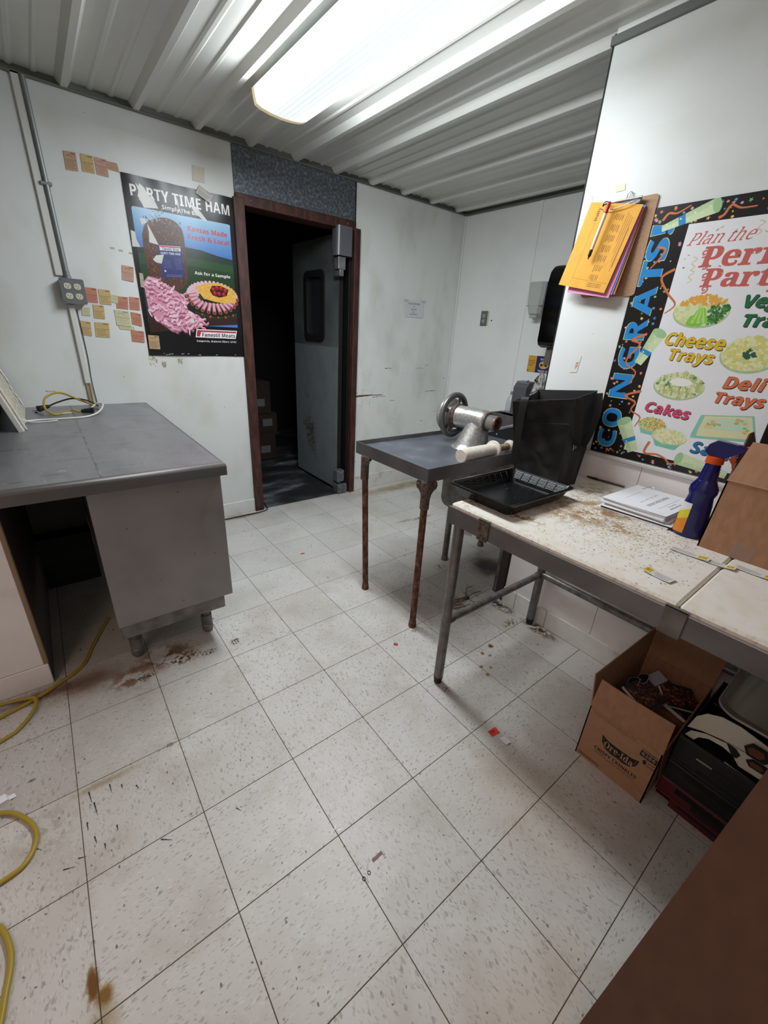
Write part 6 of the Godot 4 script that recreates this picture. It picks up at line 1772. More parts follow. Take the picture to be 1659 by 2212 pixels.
func lid(g: Geo, ring: Array, up: bool) -> Geo:
	g.flat()
	for k in range(1, ring.size() - 1):
		if up:
			g.tri(ring[0], ring[k], ring[k + 1])
		else:
			g.tri(ring[0], ring[k + 1], ring[k])
	return g


func build_on_cutting_table() -> void:
	var Y := 0.8645
	# black deli tray with a basket-weave wall
	var t := thing("deli_tray", "empty black plastic serving tray with basket-weave sides, on the stained cutting board", "tray", Vector3(0.587, Y, 0.400), -0.022)
	var bp: Material = mats["black_plastic"]
	var g := Geo.new()
	lid(g, ring_at(0.325, 0.232, 0.02, 0.0), false)
	loft(g, [ring_at(0.325, 0.232, 0.02, 0.0), ring_at(0.375, 0.272, 0.022, 0.043), ring_at(0.396, 0.292, 0.024, 0.0445), ring_at(0.396, 0.292, 0.024, 0.049), ring_at(0.376, 0.272, 0.02, 0.0505), ring_at(0.371, 0.267, 0.02, 0.047)])
	part("rim", g, bp, t)
	var inner := Geo.new()
	loft(inner, [ring_at(0.371, 0.267, 0.02, 0.047), ring_at(0.326, 0.228, 0.018, 0.016), ring_at(0.318, 0.220, 0.018, 0.005)])
	lid(inner, ring_at(0.318, 0.220, 0.018, 0.005), true)
	part("well", inner, mat("black_scuffed", Color(0.045, 0.045, 0.055), 0.3), t)
	var weave := Geo.new()
	for side in 4:
		var along := 0.33 if side % 2 == 0 else 0.23
		var n := 9 if side % 2 == 0 else 6
		for row in 6:
			for i in n:
				var v := 0.12 + row * 0.145
				var y := lerpf(0.016, 0.047, v)
				var half := (lerpf(0.228, 0.267, v) if side % 2 == 0 else lerpf(0.326, 0.371, v)) / 2.0
				var p := (i + 0.5) / n * along - along / 2
				var sg := 1.0 if side < 2 else -1.0
				var out := 0.0010 if (i + row) % 2 == 0 else -0.0006
				var c := Vector3(p, y, sg * (half - 0.001 - out)) if side % 2 == 0 else Vector3(sg * (half - 0.001 - out), y, p)
				weave.box(c, Vector3(along / n * 0.92, 0.0034, 0.004) if side % 2 == 0 else Vector3(0.004, 0.0034, along / n * 0.92), 0.001)
	part("weave", weave, bp, t)
	var scuff := Geo.new()
	rng.seed = 21
	for i in 26:
		var p := Vector3(rng.randf_range(-0.14, 0.14), 0.0053, rng.randf_range(-0.09, 0.09))
		scuff.box(p, Vector3(rng.randf_range(0.001, 0.004), 0.0006, rng.randf_range(0.001, 0.003)))
	part("crumbs", scuff, mat("crumb", Color(0.42, 0.42, 0.43), 0.8), t)
	# black tote bag
	var bag := thing("tote_bag", "black fabric tote bag standing open behind the serving tray", "bag", Vector3(0.93, Y, 0.33))
	var o := -bag.position
	var cloth := mat("bag_cloth", Color(0.04, 0.038, 0.041), 0.62, 0.0, {"rim_enabled": true, "rim": 0.3})
	var FL := Vector3(0.885, Y + 0.001, 0.205)
	var FR := Vector3(0.862, Y + 0.001, 0.430)
	var BR := Vector3(0.968, Y + 0.001, 0.452)
	var BL := Vector3(1.00, Y + 0.001, 0.235)
	var TFL := Vector3(0.765, 1.186, 0.216)
	var TFR := Vector3(0.850, 1.222, 0.428)
	var TBR := Vector3(1.095, 1.240, 0.390)
	var TBL := Vector3(1.040, 1.214, 0.150)
	var wr := func(u: float, v: float) -> float:
		var e := sin(PI * clampf(u, 0, 1))
		return e * (0.010 * sin(v * 7.0 + u * 4.0) + 0.004 * sin(u * 17.0 - v * 13.0) + 0.004 * sin(v * 29.0 + u * 7.0) + 0.022 * exp(-pow((v - 0.40 - u * 0.45) * 8.0, 2.0)) - 0.010 * exp(-pow((v - 0.72) * 12.0, 2.0)))
	part("front_panel", patch(Geo.new(), TFL + o, TFR + o, FR + o, FL + o, 22, 26, wr, 0.0015), cloth, bag)
	var sidew := func(u: float, v: float) -> float: return -0.010 * sin(PI * u) * sin(PI * v) + 0.003 * sin(u * 12.0 + v * 6.0)
	var MR := Vector3(1.078, 1.000, 0.412)
	var MF := TFR.lerp(FR, 0.62)
	var ML := TBL.lerp(BL, 0.62)
	part("side_panel", patch(patch(Geo.new(), TFR + o, TBR + o, MR + o, MF + o, 12, 12, sidew, 0.0015), MF + o, MR + o, BR + o, FR + o, 12, 10, func(u, v): return 0.003 * sin(u * 12.0) * sin(PI * v), 0.0015), cloth, bag)
	part("side_panel", patch(Geo.new(), TBL + o, TFL + o, FL + o, BL + o, 12, 18, func(u, v): return -0.02 * sin(PI * u) * (1.0 - v), 0.0015), cloth, bag)
	part("back_panel", patch(patch(Geo.new(), TBR + o, TBL + o, ML + o, MR + o, 10, 8, null, 0.0015), MR + o, ML + o, BL + o, BR + o, 10, 8, null, 0.0015), cloth, bag)
	part("base", patch(Geo.new(), FL + o, FR + o, BR + o, BL + o, 1, 1, null, 0.001), cloth, bag)
	var seam := Geo.new()
	seam.tube([TFR + o, FR + o], 0.0022, 6).tube([TFL + o, FL + o], 0.0022, 6).tube([TFL + o, TFR + o], 0.0018, 6).tube([TFR + o, TBR + o, TBL + o, TFL + o], 0.0018, 6)
	part("piping", seam, cloth, bag)
	part("pocket_hem", Geo.new().tube([TFL.lerp(FL, 0.27) + Vector3(-0.003, 0, 0) + o, TFR.lerp(FR, 0.27) + Vector3(-0.003, 0, 0) + o], 0.0016, 6), cloth, bag)
	# two strap handles: one flopped over the right side, one inside the left
	var s1 := curve([TFR.lerp(TBR, 0.14) + Vector3(0, -0.004, 0.006), TFR.lerp(TBR, 0.20) + Vector3(0.0, -0.09, 0.020), TFR.lerp(TBR, 0.42) + Vector3(0.0, -0.195, 0.018), TFR.lerp(TBR, 0.64) + Vector3(0.005, -0.195, 0.026), TFR.lerp(TBR, 0.86) + Vector3(0.01, -0.09, 0.028), TFR.lerp(TBR, 0.93) + Vector3(0.004, -0.006, 0.012)], 6).map(func(p): return p + o)
	part("handle", Geo.new().strip(s1, Vector3(0.45, 0, 0.9), 0.030, 0.002), cloth, bag)
	var s2 := curve([TFL.lerp(TFR, 0.22) + Vector3(-0.004, -0.26, 0), TFL.lerp(TFR, 0.20) + Vector3(-0.006, -0.10, 0), TFL.lerp(TFR, 0.20) + Vector3(-0.003, 0.004, 0), TFL.lerp(TFR, 0.16) + Vector3(0.03, 0.006, 0), TFL.lerp(TFR, 0.1) + Vector3(0.05, -0.06, 0.01)], 6).map(func(p): return p + o)
	part("handle", Geo.new().strip(s2, Vector3(0.35, 0, 1), 0.030, 0.002), cloth, bag)
	var lm := canvas(128, 112, Color(0.04, 0.038, 0.041))
	letters(lm, "Nscri", Vector2(4, 22), Vector2(120, -6), Vector2(0, 44), Color(0.86, 0.86, 0.87))
	stroke(lm, [Vector2(10, 24), Vector2(8, 104)], 7, Color(0.86, 0.86, 0.87))
	stroke(lm, [Vector2(30, 24), Vector2(28, 98)], 7, Color(0.86, 0.86, 0.87))
	stroke(lm, bend([Vector2(44, 82), Vector2(66, 92), Vector2(90, 86), Vector2(104, 74)], 6), 7, Color(0.86, 0.86, 0.87))
	stroke(lm, bend([Vector2(48, 100), Vector2(66, 106), Vector2(84, 100)], 6), 5, Color(0.86, 0.86, 0.87))
	var a := TFR.lerp(MF, 0.80).lerp(TBR.lerp(MR, 0.80), 0.40)
	var b := TFR.lerp(MF, 0.78).lerp(TBR.lerp(MR, 0.78), 0.97)
	var c := TFR.lerp(MF, 0.99).lerp(TBR.lerp(MR, 0.99), 0.97)
	var d := TFR.lerp(MF, 1.0).lerp(TBR.lerp(MR, 1.0), 0.40)
	part("printed_logo", patch(Geo.new(), a + o, b + o, c + o, d + o, 6, 6, func(u, v): return -0.0036 + 0.003 * u, 0.0004), printed("bag_logo_print", lm, 0.5), bag, "white lettering on the bag's side")
	# pen by the wall
	var pen := thing("ballpoint_pen", "black-tipped pen lying by the wall behind the tote bag", "pen", Vector3(1.118, Y + 0.005, 0.505))
	part("barrel", Geo.new().tube([Vector3(0.0, 0, -0.03), Vector3(0.006, 0, 0.085)], 0.0042, 10), mat("pen_brown", Color(0.30, 0.25, 0.23), 0.4), pen)
	part("cap", Geo.new().tube([Vector3(0.0, 0, -0.028), Vector3(-0.003, 0.001, -0.075)], 0.0055, 10, 0.0035), mats["rubber"], pen)
	# stack of documents
	rng.seed = 9
	var at := Vector3(0.950, Y, 0.752)
	var bk := thing("folder", "thin dark folder between the papers on the cutting board", "folder", Vector3(at.x - 0.01, Y + 0.0064, at.z + 0.006), 0.05)
	part("cover", Geo.new().box(Vector3(0, 0.0025, 0), Vector3(0.285, 0.005, 0.232), 0.001), mat("folder_dark", Color(0.10, 0.075, 0.07), 0.5), bk)
	part("pages", Geo.new().box(Vector3(-0.003, 0.0062, 0.002), Vector3(0.283, 0.0024, 0.229), 0.0005), mats["paper"], bk)
	var bm := canvas(200, 40, Color(0.84, 0.83, 0.84))
	for i in 26:
		stroke(bm, [Vector2(8 + i * 7, 10 + (i % 3) * 6), Vector2(12 + i * 7, 30 - (i % 2) * 6)], 4, [Color(0.15, 0.15, 0.18), Color(0.45, 0.42, 0.42)][i % 2])
	var mg := thing("booklet", "printed booklet at the bottom of the paper stack", "booklet", Vector3(at.x - 0.012, Y, at.z), 0.02)
	part("pages", Geo.new().box(Vector3(0, 0.003, 0), Vector3(0.286, 0.006, 0.236), 0.0012), mats["paper"], mg)
	part("cover_print", Geo.new().sheet(Vector3(-0.1405, 0.0060, 0.02), Vector3(0, 0, 0.09), Vector3(-0.0025, -0.0001, 0), 1, 1, null, 0.0002), printed("booklet_print", bm, 0.5), mg)
	var dm := canvas(560, 430, Color(0.90, 0.90, 0.92))
	var ink := Color(0.24, 0.24, 0.27)
	letters(dm, "Associated Wholesale", Vector2(190, 34), Vector2(180, 0), Vector2(0, 17), ink)
	letters(dm, "Grocers, Inc.", Vector2(214, 62), Vector2(130, 0), Vector2(0, 16), ink, "Droid Sans", false)
	stroke(dm, [Vector2(80, 96), Vector2(430, 96)], 2, ink)
	letters(dm, "PRODUCE ITEM CATALOG", Vector2(110, 150), Vector2(330, 0), Vector2(0, 26), ink)
	letters(dm, "August 1, 2024 - August 31, 2024", Vector2(130, 220), Vector2(280, 0), Vector2(0, 17), ink, "Droid Sans", false)
	stroke(dm, [Vector2(150, 330), Vector2(420, 330)], 2, ink)
	fill_poly(dm, [Vector2(96, 30), Vector2(122, 26), Vector2(120, 52), Vector2(100, 48)], Color(0.1, 0.1, 0.12))
	ellipse(dm, Vector2(140, 40), 14, 10, Color(0.75, 0.76, 0.78))
	var docm := printed("catalog_print", dm, 0.7)
	var heights := [0.0142, 0.0205, 0.0268, 0.0325]
	for i in 4:
		var s := thing("paper_stack", ["lowest sheaf of white papers, resting on the dark folder", "second sheaf of white papers in the stack on the cutting board", "third sheaf of white papers, just under the printed catalog", "white catalog printed PRODUCE ITEM CATALOG, on top of the paper stack"][i], "papers", Vector3(at.x + [0.004, -0.006, 0.004, 0.0][i], Y + heights[i], at.z + [0.004, -0.002, 0.003, 0.0][i]), [0.03, -0.02, -0.06, -0.04][i], "")
		var hgt := 0.0062 if i < 3 else 0.0045
		for k in 3:
			part("sheets", Geo.new().box(Vector3(rng.randf_range(-0.003, 0.003), hgt * (k + 0.5) / 3.0, rng.randf_range(-0.003, 0.003)), Vector3(0.279, hgt / 3.0 * 0.9, 0.216), 0.0004, Basis(Vector3.UP, rng.randf_range(-0.015, 0.015))), mats["paper"], s)
		if i == 3:
			part("cover_sheet", Geo.new().sheet(Vector3(0.1395, hgt + 0.0002, 0.108), Vector3(-0.279, 0, 0), Vector3(0, 0, -0.216), 8, 6, func(u, v): return 0.004 * pow(u, 3.0) * (1.0 - v) + 0.0015 * sin(u * 5.0), 0.0003), docm, s)
	part("binder_clip", Geo.new().tube(curve([Vector3(0.985, Y + 0.010, 0.640), Vector3(1.075, Y + 0.045, 0.700), Vector3(1.080, Y + 0.046, 0.720)], 4).map(func(p): return p - bk.position), 0.001, 6), mats["chrome"], bk)
	# blue spray bottle
	var sb := thing("spray_bottle", "dark blue spray bottle with orange collar beside the cardboard carton", "bottle", Vector3(0.822, Y, 0.922), 0.12)
	var blue := mat("bottle_blue", Color(0.07, 0.085, 0.36), 0.22)
	var prof := [[0.0, 0.030, 0.040], [0.004, 0.034, 0.043], [0.05, 0.033, 0.042], [0.11, 0.031, 0.037], [0.135, 0.030, 0.033], [0.150, 0.032, 0.038], [0.165, 0.031, 0.037], [0.18, 0.026, 0.029]]
	var rings := []
	for q in prof:
		rings.append(range(28).map(func(k): return Vector3(cos(TAU * k / 28.0) * q[1], q[0], -sin(TAU * k / 28.0) * q[2])))
	var neck := [[0.184, 0.0255, 0.028]]
	for i in 7:
		neck.append([0.186 + i * 0.008, 0.0245 - i * 0.0006, 0.0265 - i * 0.0009])
		neck.append([0.190 + i * 0.008, 0.0222 - i * 0.0006, 0.0245 - i * 0.0009])
	neck.append([0.242, 0.020, 0.021])
	for q in neck:
		rings.append(range(28).map(func(k): return Vector3(cos(TAU * k / 28.0) * q[1], q[0], -sin(TAU * k / 28.0) * q[2])))
	var body := loft(Geo.new(), rings, false)
	lid(body, rings[0], false)
	part("bottle_body", body, blue, sb)
	var orange := mat("bottle_orange", Color(0.80, 0.29, 0.07), 0.35)
	part("collar", Geo.new().lathe([Vector2(0.0205, 0.240), Vector2(0.0235, 0.242), Vector2(0.0225, 0.262), Vector2(0.019, 0.264)], 22, Transform3D(), true), orange, sb)
	var headp := [Vector2(-0.030, 0.275), Vector2(-0.018, 0.264), Vector2(0.022, 0.263), Vector2(0.050, 0.283), Vector2(0.062, 0.290), Vector2(0.062, 0.303), Vector2(0.030, 0.308), Vector2(-0.008, 0.311), Vector2(-0.026, 0.296)]
	var hx := Transform3D(Basis(Vector3(0, 0, 1), Vector3(0, 1, 0), Vector3(-1, 0, 0)), Vector3.ZERO)
	var head := Geo.new().prism(headp, -0.015, 0.015, hx, true).prism(headp.map(func(p): return Vector2(p.x * 0.94 + 0.001, (p.y - 0.287) * 0.86 + 0.287)), -0.019, 0.019, hx, true)
	part("spray_head", head, mat("head_blue", Color(0.085, 0.055, 0.38), 0.2), sb)
	part("nozzle", Geo.new().prism([Vector2(0.061, 0.287), Vector2(0.074, 0.289), Vector2(0.074, 0.304), Vector2(0.061, 0.305)], -0.009, 0.009, hx), orange, sb)
	part("trigger", Geo.new().prism([Vector2(0.030, 0.262), Vector2(0.042, 0.248), Vector2(0.046, 0.235), Vector2(0.053, 0.238), Vector2(0.052, 0.256), Vector2(0.044, 0.276)], -0.007, 0.007, hx), orange, sb)
	var lbl := canvas(64, 128, Color(0.86, 0.52, 0.16))
	im_shade(lbl)
	part("label", patch(Geo.new(), Vector3(-0.020, 0.112, -0.036), Vector3(-0.0315, 0.112, -0.010), Vector3(-0.0345, 0.012, -0.010), Vector3(-0.022, 0.012, -0.0395), 3, 3, func(u, v): return 0.002 * sin(PI * u), 0.0005), printed("spray_label_print", lbl, 0.4), sb, "orange and yellow front label")
	# cardboard carton at the right of the table
	var cb: Material = mats["cardboard"]
	var k := thing("cardboard_carton", "open brown cardboard carton on the cutting boards behind the spray bottle", "carton", Vector3(0.756, Y, 0.971))
	var H := 0.216
	var W := 0.345
	var L := 0.44
	part("front_side", patch(Geo.new(), Vector3(0.0, H, 0.009), Vector3(0.0, H, L), Vector3(0.0, 0, L), Vector3(0.0, 0, 0.0), 1, 1, null, 0.004), cb, k)
	part("left_side", patch(Geo.new(), Vector3(W, H, 0.009), Vector3(0.0, H, 0.009), Vector3(0, 0, 0), Vector3(W, 0, 0), 1, 1, null, 0.004), cb, k)
	part("back_side", patch(Geo.new(), Vector3(W, H, L), Vector3(W, H, 0.009), Vector3(W, 0, 0), Vector3(W, 0, L), 1, 1, null, 0.004), cb, k)
	part("right_side", patch(Geo.new(), Vector3(0, H, L), Vector3(W, H, L), Vector3(W, 0, L), Vector3(0, 0, L), 1, 1, null, 0.004), cb, k)
	part("bottom", Geo.new().span(Vector3(0.004, 0.0, 0.004), Vector3(W - 0.004, 0.004, L - 0.004)), cb, k)
	part("front_flap", patch(Geo.new(), Vector3(0.055, H + 0.108, 0.022), Vector3(0.055, H + 0.108, L - 0.01), Vector3(0.0, H + 0.001, L), Vector3(0.0, H + 0.001, 0.010), 6, 4, func(u, v): return 0.003 * sin(u * 9.0) * (1.0 - v), 0.004), cb, k, "upright front flap")
	part("left_flap", patch(Geo.new(), Vector3(W - 0.02, H + 0.10, -0.035), Vector3(0.15, H + 0.115, -0.012), Vector3(0.006, H, 0.008), Vector3(W - 0.006, H, 0.008), 1, 1, null, 0.004), mats["cardboard_shaded"], k)
	part("fold_edge", Geo.new().tube([Vector3(-0.001, H + 0.0005, 0.009), Vector3(-0.001, H + 0.0005, L)], 0.0022, 6), mat("card_edge", Color(0.70, 0.52, 0.41), 0.8), k)
	part("tape", Geo.new().sheet(Vector3(-0.0008, 0.055, 0.082), Vector3(0, -0.004, 0.050), Vector3(0, -0.054, -0.004), 1, 1, null, 0.0004), mat("carton_tape", Color(0.74, 0.64, 0.57, 0.30), 0.3, 0.0, {"transparency": BaseMaterial3D.TRANSPARENCY_ALPHA}), k)
	part("torn_strip", Geo.new().box(Vector3(0.028, H + 0.062, 0.085), Vector3(0.002, 0.06, 0.010), 0.0008, Basis(Vector3.RIGHT, -0.35) * Basis(Vector3(0, 0, 1), -0.47)).box(Vector3(0.026, H + 0.058, 0.145), Vector3(0.002, 0.055, 0.009), 0.0008, Basis(Vector3.RIGHT, -0.3) * Basis(Vector3(0, 0, 1), -0.47)), mat("card_edge", Color()), k)
	# loose shelf tags
	var pm := canvas(128, 44, Color(0.83, 0.82, 0.80))
	for i in 3:
		stroke(pm, [Vector2(8, 9 + i * 11), Vector2(70 + (i * 13) % 16, 9 + i * 11)], 3, Color(0.42, 0.42, 0.46))
	pm.fill_rect(Rect2i(92, 4, 30, 34), Color(0.84, 0.74, 0.22))
	letters(pm, "3.99", Vector2(95, 14), Vector2(24, 0), Vector2(0, 14), Color(0.45, 0.36, 0.12))
	var tagm := printed("price_tag_print", pm, 0.6)
	var bend_ := func(u: float, v: float) -> float: return 0.0012 + 0.003 * pow(u - 0.4, 2) * 4.0 + 0.001 * sin(v * 3.0)
	for q in [[0.665, 0.930, 0.100, -0.03, 0.030, "white price tag with yellow end, near the spray bottle's foot"], [0.662, 1.022, 0.068, -0.12, 0.026, "white price tag with yellow end lying across the joint of the two boards"], [0.700, 1.082, 0.092, 0.02, 0.030, "white price tag with yellow end, in front of the cardboard carton's middle"]]:
		single("price_tag", Geo.new().sheet(Vector3(q[0] + 0.012, Y + 0.0006, q[1]), Vector3(-sin(q[3]) * q[2], 0, cos(q[3]) * q[2]), Vector3(-q[4], 0, 0.0), 6, 2, bend_, 0.0004), tagm, q[5], "label", Vector3.ZERO, 0.0, "price tags on the cutting boards")
	single("price_tag", Geo.new().sheet(Vector3(0.424, Y + 0.0006, 1.010), Vector3(0.01, 0, -0.072), Vector3(0.034, 0, 0.006), 6, 2, bend_, 0.0004), tagm, "single curled price tag alone near the stained board's front edge", "label", Vector3.ZERO, 0.0, "price tags on the cutting boards")


func im_shade(im: Image) -> void:   # the print of the spray bottle's label: yellow blaze over orange
	fill_poly(im, [Vector2(0, 0), Vector2(64, 0), Vector2(64, 22), Vector2(0, 40)], Color(0.88, 0.88, 0.86))
	fill_poly(im, [Vector2(0, 40), Vector2(64, 22), Vector2(64, 60), Vector2(0, 76)], Color(0.85, 0.79, 0.20))


# ---------------------------------------------------------------- under the table
func build_under_table() -> void:
	var cd: Material = mats["cardboard"]
	var k := thing("frozen_food_carton", "open Ore-Ida cardboard carton on the floor under the cutting table", "carton", Vector3(0.572, 0, 0.892))
	var W := 0.478
	var L := 0.236
	var H := 0.235
	var F := 0.125
	# printed end towards the room
	var im := canvas(560, 560, Color(0.66, 0.495, 0.38))
	clouds(im, 501, 0.02, Color(0.60, 0.44, 0.33), 0.5, 0.45)
	clouds(im, 502, 0.06, Color(0.70, 0.54, 0.42), 0.4, 0.5)
	var ink := Color(0.10, 0.08, 0.07)
	var badge := [Vector2(155, 190), Vector2(205, 215), Vector2(262, 219), Vector2(330, 218), Vector2(398, 214), Vector2(448, 192), Vector2(438, 260), Vector2(395, 312), Vector2(350, 322), Vector2(302, 318), Vector2(255, 322), Vector2(206, 310), Vector2(165, 258)]
	fill_poly(im, badge, ink)
	stroke(im, [Vector2(172, 206), Vector2(180, 256), Vector2(214, 300), Vector2(300, 308), Vector2(390, 302), Vector2(424, 256), Vector2(432, 208)], 3, Color(0.58, 0.42, 0.31))
	letters(im, "Ore-Ida", Vector2(188, 226), Vector2(228, 4), Vector2(0, 66), Color(0.70, 0.56, 0.43), "Droid Serif")
	letters(im, "CRISPY CRINKLES", Vector2(128, 345), Vector2(340, 0), Vector2(0, 36), ink)
	letters(im, "FRENCH FRIED POTATOES", Vector2(140, 394), Vector2(316, 0), Vector2(0, 20), Color(0.22, 0.16, 0.12), "Droid Sans", false)
	stroke(im, [Vector2(486, 150), Vector2(486, 54)], 3, ink)
	letters(im, "CASE 013120 BRAND A", Vector2(432, 52), Vector2(112, 0), Vector2(0, 16), ink)
	im.fill_rect(Rect2i(430, 76, 118, 54), ink)
	letters(im, "6286", Vector2(440, 84), Vector2(98, 0), Vector2(0, 34), Color(0.66, 0.51, 0.38))
	fill_poly(im, [Vector2(476, 142), Vector2(496, 168), Vector2(486, 168), Vector2(486, 190), Vector2(468, 190), Vector2(468, 168), Vector2(458, 168)], ink)
	letters(im, "KEEP", Vector2(500, 146), Vector2(46, 0), Vector2(0, 16), ink)
	letters(im, "FROZEN", Vector2(494, 176), Vector2(58, 0), Vector2(0, 16), ink)
	for j in 2:
		letters(im, "DO NOT OPEN WITH KNIFE KEEP AT ZERO DEGREES OR BELOW", Vector2(40, 14 + j * 22), Vector2(340, 0), Vector2(0, 12), Color(0.24, 0.17, 0.13), "Droid Sans", false)
	im.fill_rect(Rect2i(22, 508, 190, 34), Color(0.58, 0.42, 0.315))
	letters(im, "DISTRIBUTED FROZEN FOODS 30 LB", Vector2(26, 516), Vector2(180, 0), Vector2(0, 18), Color(0.30, 0.20, 0.15), "Droid Sans", false)
	stroke(im, [Vector2(200, 60), Vector2(330, 120)], 22, Color(0.66, 0.52, 0.42))
	part("end_panel", patch(Geo.new(), Vector3(0.0, H, 0.0), Vector3(0.0, H, L), Vector3(0, 0, L), Vector3(0, 0, 0.0), 1, 1, null, 0.004), printed("carton_print", im, 0.85), k, "printed end of the carton")
	part("end_panel", patch(Geo.new(), Vector3(W, H, L), Vector3(W, H, 0), Vector3(W, 0, 0), Vector3(W, 0, L), 1, 1, null, 0.004), cd, k)
	part("long_panel", patch(Geo.new(), Vector3(W, H, 0), Vector3(0, H, 0), Vector3(0, 0, 0), Vector3(W, 0, 0), 1, 1, null, 0.004), cd, k)
	part("long_panel", patch(Geo.new(), Vector3(0, H, L), Vector3(W, H, L), Vector3(W, 0, L), Vector3(0, 0, L), 1, 1, null, 0.004), cd, k)
	part("bottom", Geo.new().span(Vector3(0.004, 0, 0.004), Vector3(W - 0.004, 0.004, L - 0.004)), cd, k)
	part("end_flap", patch(Geo.new(), Vector3(0.004, H + F, 0.006), Vector3(0.004, H + F, L - 0.004), Vector3(0.0, H + 0.001, L), Vector3(0.0, H + 0.001, 0.0), 4, 3, func(u, v): return 0.003 * (1.0 - v) * sin(u * 4.0), 0.004), cd, k)
	part("end_flap", patch(Geo.new(), Vector3(W + 0.028, H + F, L + 0.004), Vector3(W + 0.035, H + F, -0.004), Vector3(W, H + 0.001, 0), Vector3(W, H + 0.001, L), 1, 1, null, 0.004), cd, k)
	part("long_flap", patch(Geo.new(), Vector3(W + 0.02, H + F, -0.004), Vector3(0.012, H + F - 0.002, -0.022), Vector3(0.0, H + 0.001, 0), Vector3(W, H + 0.001, 0), 1, 1, null, 0.004), cd, k)
	part("long_flap", patch(Geo.new(), Vector3(0.0, H + 0.001, L + 0.002), Vector3(W, H + 0.001, L + 0.002), Vector3(W, H - 0.115, L + 0.012), Vector3(0.03, H - 0.115, L + 0.012), 1, 1, null, 0.003), mats["cardboard_shaded"], k)
	# what lies in it
	var food := canvas(128, 96, Color(0.10, 0.06, 0.05))
	rng.seed = 77
	for i in 120:
		ellipse(food, Vector2(rng.randf() * 128, rng.randf_range(12, 84)), rng.randf_range(3, 9), rng.randf_range(2, 5), [Color(0.50, 0.26, 0.14), Color(0.66, 0.38, 0.20), Color(0.34, 0.16, 0.10), Color(0.22, 0.10, 0.07)][i % 4], rng.randf() * 3.0, 7, 0.4)
	food.fill_rect(Rect2i(0, 0, 128, 10), Color(0.12, 0.13, 0.20))
	var fm := printed("booklet_food_print", food, 0.35)
	var white := mats["paper"] as Material
	var items := [[0.10, 0.235, 0.045, 0.15, 0.012, 0.105, 0.25, 0.10, "recipe booklet with a browned meat picture, tilted on top in the carton"], [0.24, 0.20, 0.12, 0.14, 0.010, 0.10, -0.35, 0.0, "dark booklet in the carton, lying under the tilted one"], [0.28, 0.16, 0.10, 0.20, 0.014, 0.13, 0.5, 0.05, "lowest dark booklet in the carton"]]
	for q in items:
		var b := thing("recipe_booklet", q[8], "booklet", k.position + Vector3(q[0] + 0.12, q[1], q[2] + 0.05))
		b.rotation = Vector3(0.28, q[6] - 0.45, -0.22 + q[7])
		part("pages", Geo.new().box(Vector3.ZERO, Vector3(q[3], q[4], q[5]), 0.0015), white, b)
		part("cover", Geo.new().sheet(Vector3(-q[3] / 2, q[4] / 2, -q[5] / 2), Vector3(q[3], 0, 0), Vector3(0, 0, q[5]), 3, 3, func(u, v): return 0.002 * sin(u * 3.0), 0.0008), fm, b)
	var wb := thing("white_leaflet", "white folded leaflet sticking up behind the booklets in the carton", "leaflet", k.position + Vector3(0.33, 0.238, 0.085))
	wb.rotation = Vector3(0.2, -0.3, 0.25)
	part("leaf", Geo.new().box(Vector3(0, 0, 0), Vector3(0.085, 0.0025, 0.045), 0.0008), mat("leaf_grey", Color(0.62, 0.62, 0.66), 0.6), wb)
	part("leaf", Geo.new().box(Vector3(0.0, -0.012, 0.022), Vector3(0.085, 0.026, 0.0025), 0.0008), mat("leaf_grey", Color(0.62, 0.62, 0.66), 0.6), wb)
	for q in [[0.235, 0.245, 0.045, "round black paper tag with white edge, left of the white leaflet in the carton"], [0.275, 0.252, 0.060, "second round black tag with white edge, touching the white leaflet"]]:
		var tg := thing("paper_tag", q[3], "tag", k.position + Vector3(q[0], q[1], q[2]), 0.0, "black tags in the carton")
		tg.rotation = Vector3(0.9, 0.4, 0.3)
		part("edge", Geo.new().prism(rounded(0.056, 0.044, 0.016), -0.0003, 0.0003), mat("leaf_grey", Color()), tg)
		part("face", Geo.new().prism(rounded(0.050, 0.038, 0.014), -0.0012, 0.0012), mats["black_matt"], tg)
	# stacked crates
	var crates := [["maroon stacking crate at the bottom of the stack, on the floor", Color(0.34, 0.035, 0.08), 0.0, 0.105], ["black stacking crate in the middle of the stack, above the maroon one", Color(0.05, 0.052, 0.058), 0.068, 0.115], ["black stacking crate on top of the stack, holding white cards", Color(0.058, 0.06, 0.066), 0.148, 0.145]]
	for q in crates:
		var c := thing("stacking_crate", q[0], "crate", Vector3(0.64, q[2], 1.138), -0.03, "stacked crates under the cutting table")
		var cm := mat("crate_%s" % q[2], q[1], 0.5)
		var h: float = q[3]
		var A := 0.40
		var B := 0.50
		var n := 0.034 if q[2] < 0.1 else 0.04
		# lower band is set in at the corners so that crates nest
		part("front_wall", Geo.new().span(Vector3(0, n, 0), Vector3(0.004, h, B), 0.001).span(Vector3(0.0, 0.0, 0.048), Vector3(0.004, n, B - 0.048), 0.001), cm, c)
		part("side_wall", Geo.new().span(Vector3(0.004, n, 0), Vector3(A, h, 0.004), 0.001).span(Vector3(0.048, 0, 0.0), Vector3(A - 0.048, n, 0.004)), cm, c)
		part("side_wall", Geo.new().span(Vector3(0.004, n, B - 0.004), Vector3(A, h, B), 0.001).span(Vector3(0.048, 0, B - 0.004), Vector3(A - 0.048, n, B)), cm, c)
		part("back_wall", Geo.new().span(Vector3(A - 0.004, n, 0.004), Vector3(A, h, B - 0.004), 0.001), cm, c)
		part("base", Geo.new().span(Vector3(0.004, n * 0.5, 0.004), Vector3(A - 0.004, n * 0.5 + 0.004, B - 0.004)), cm, c)
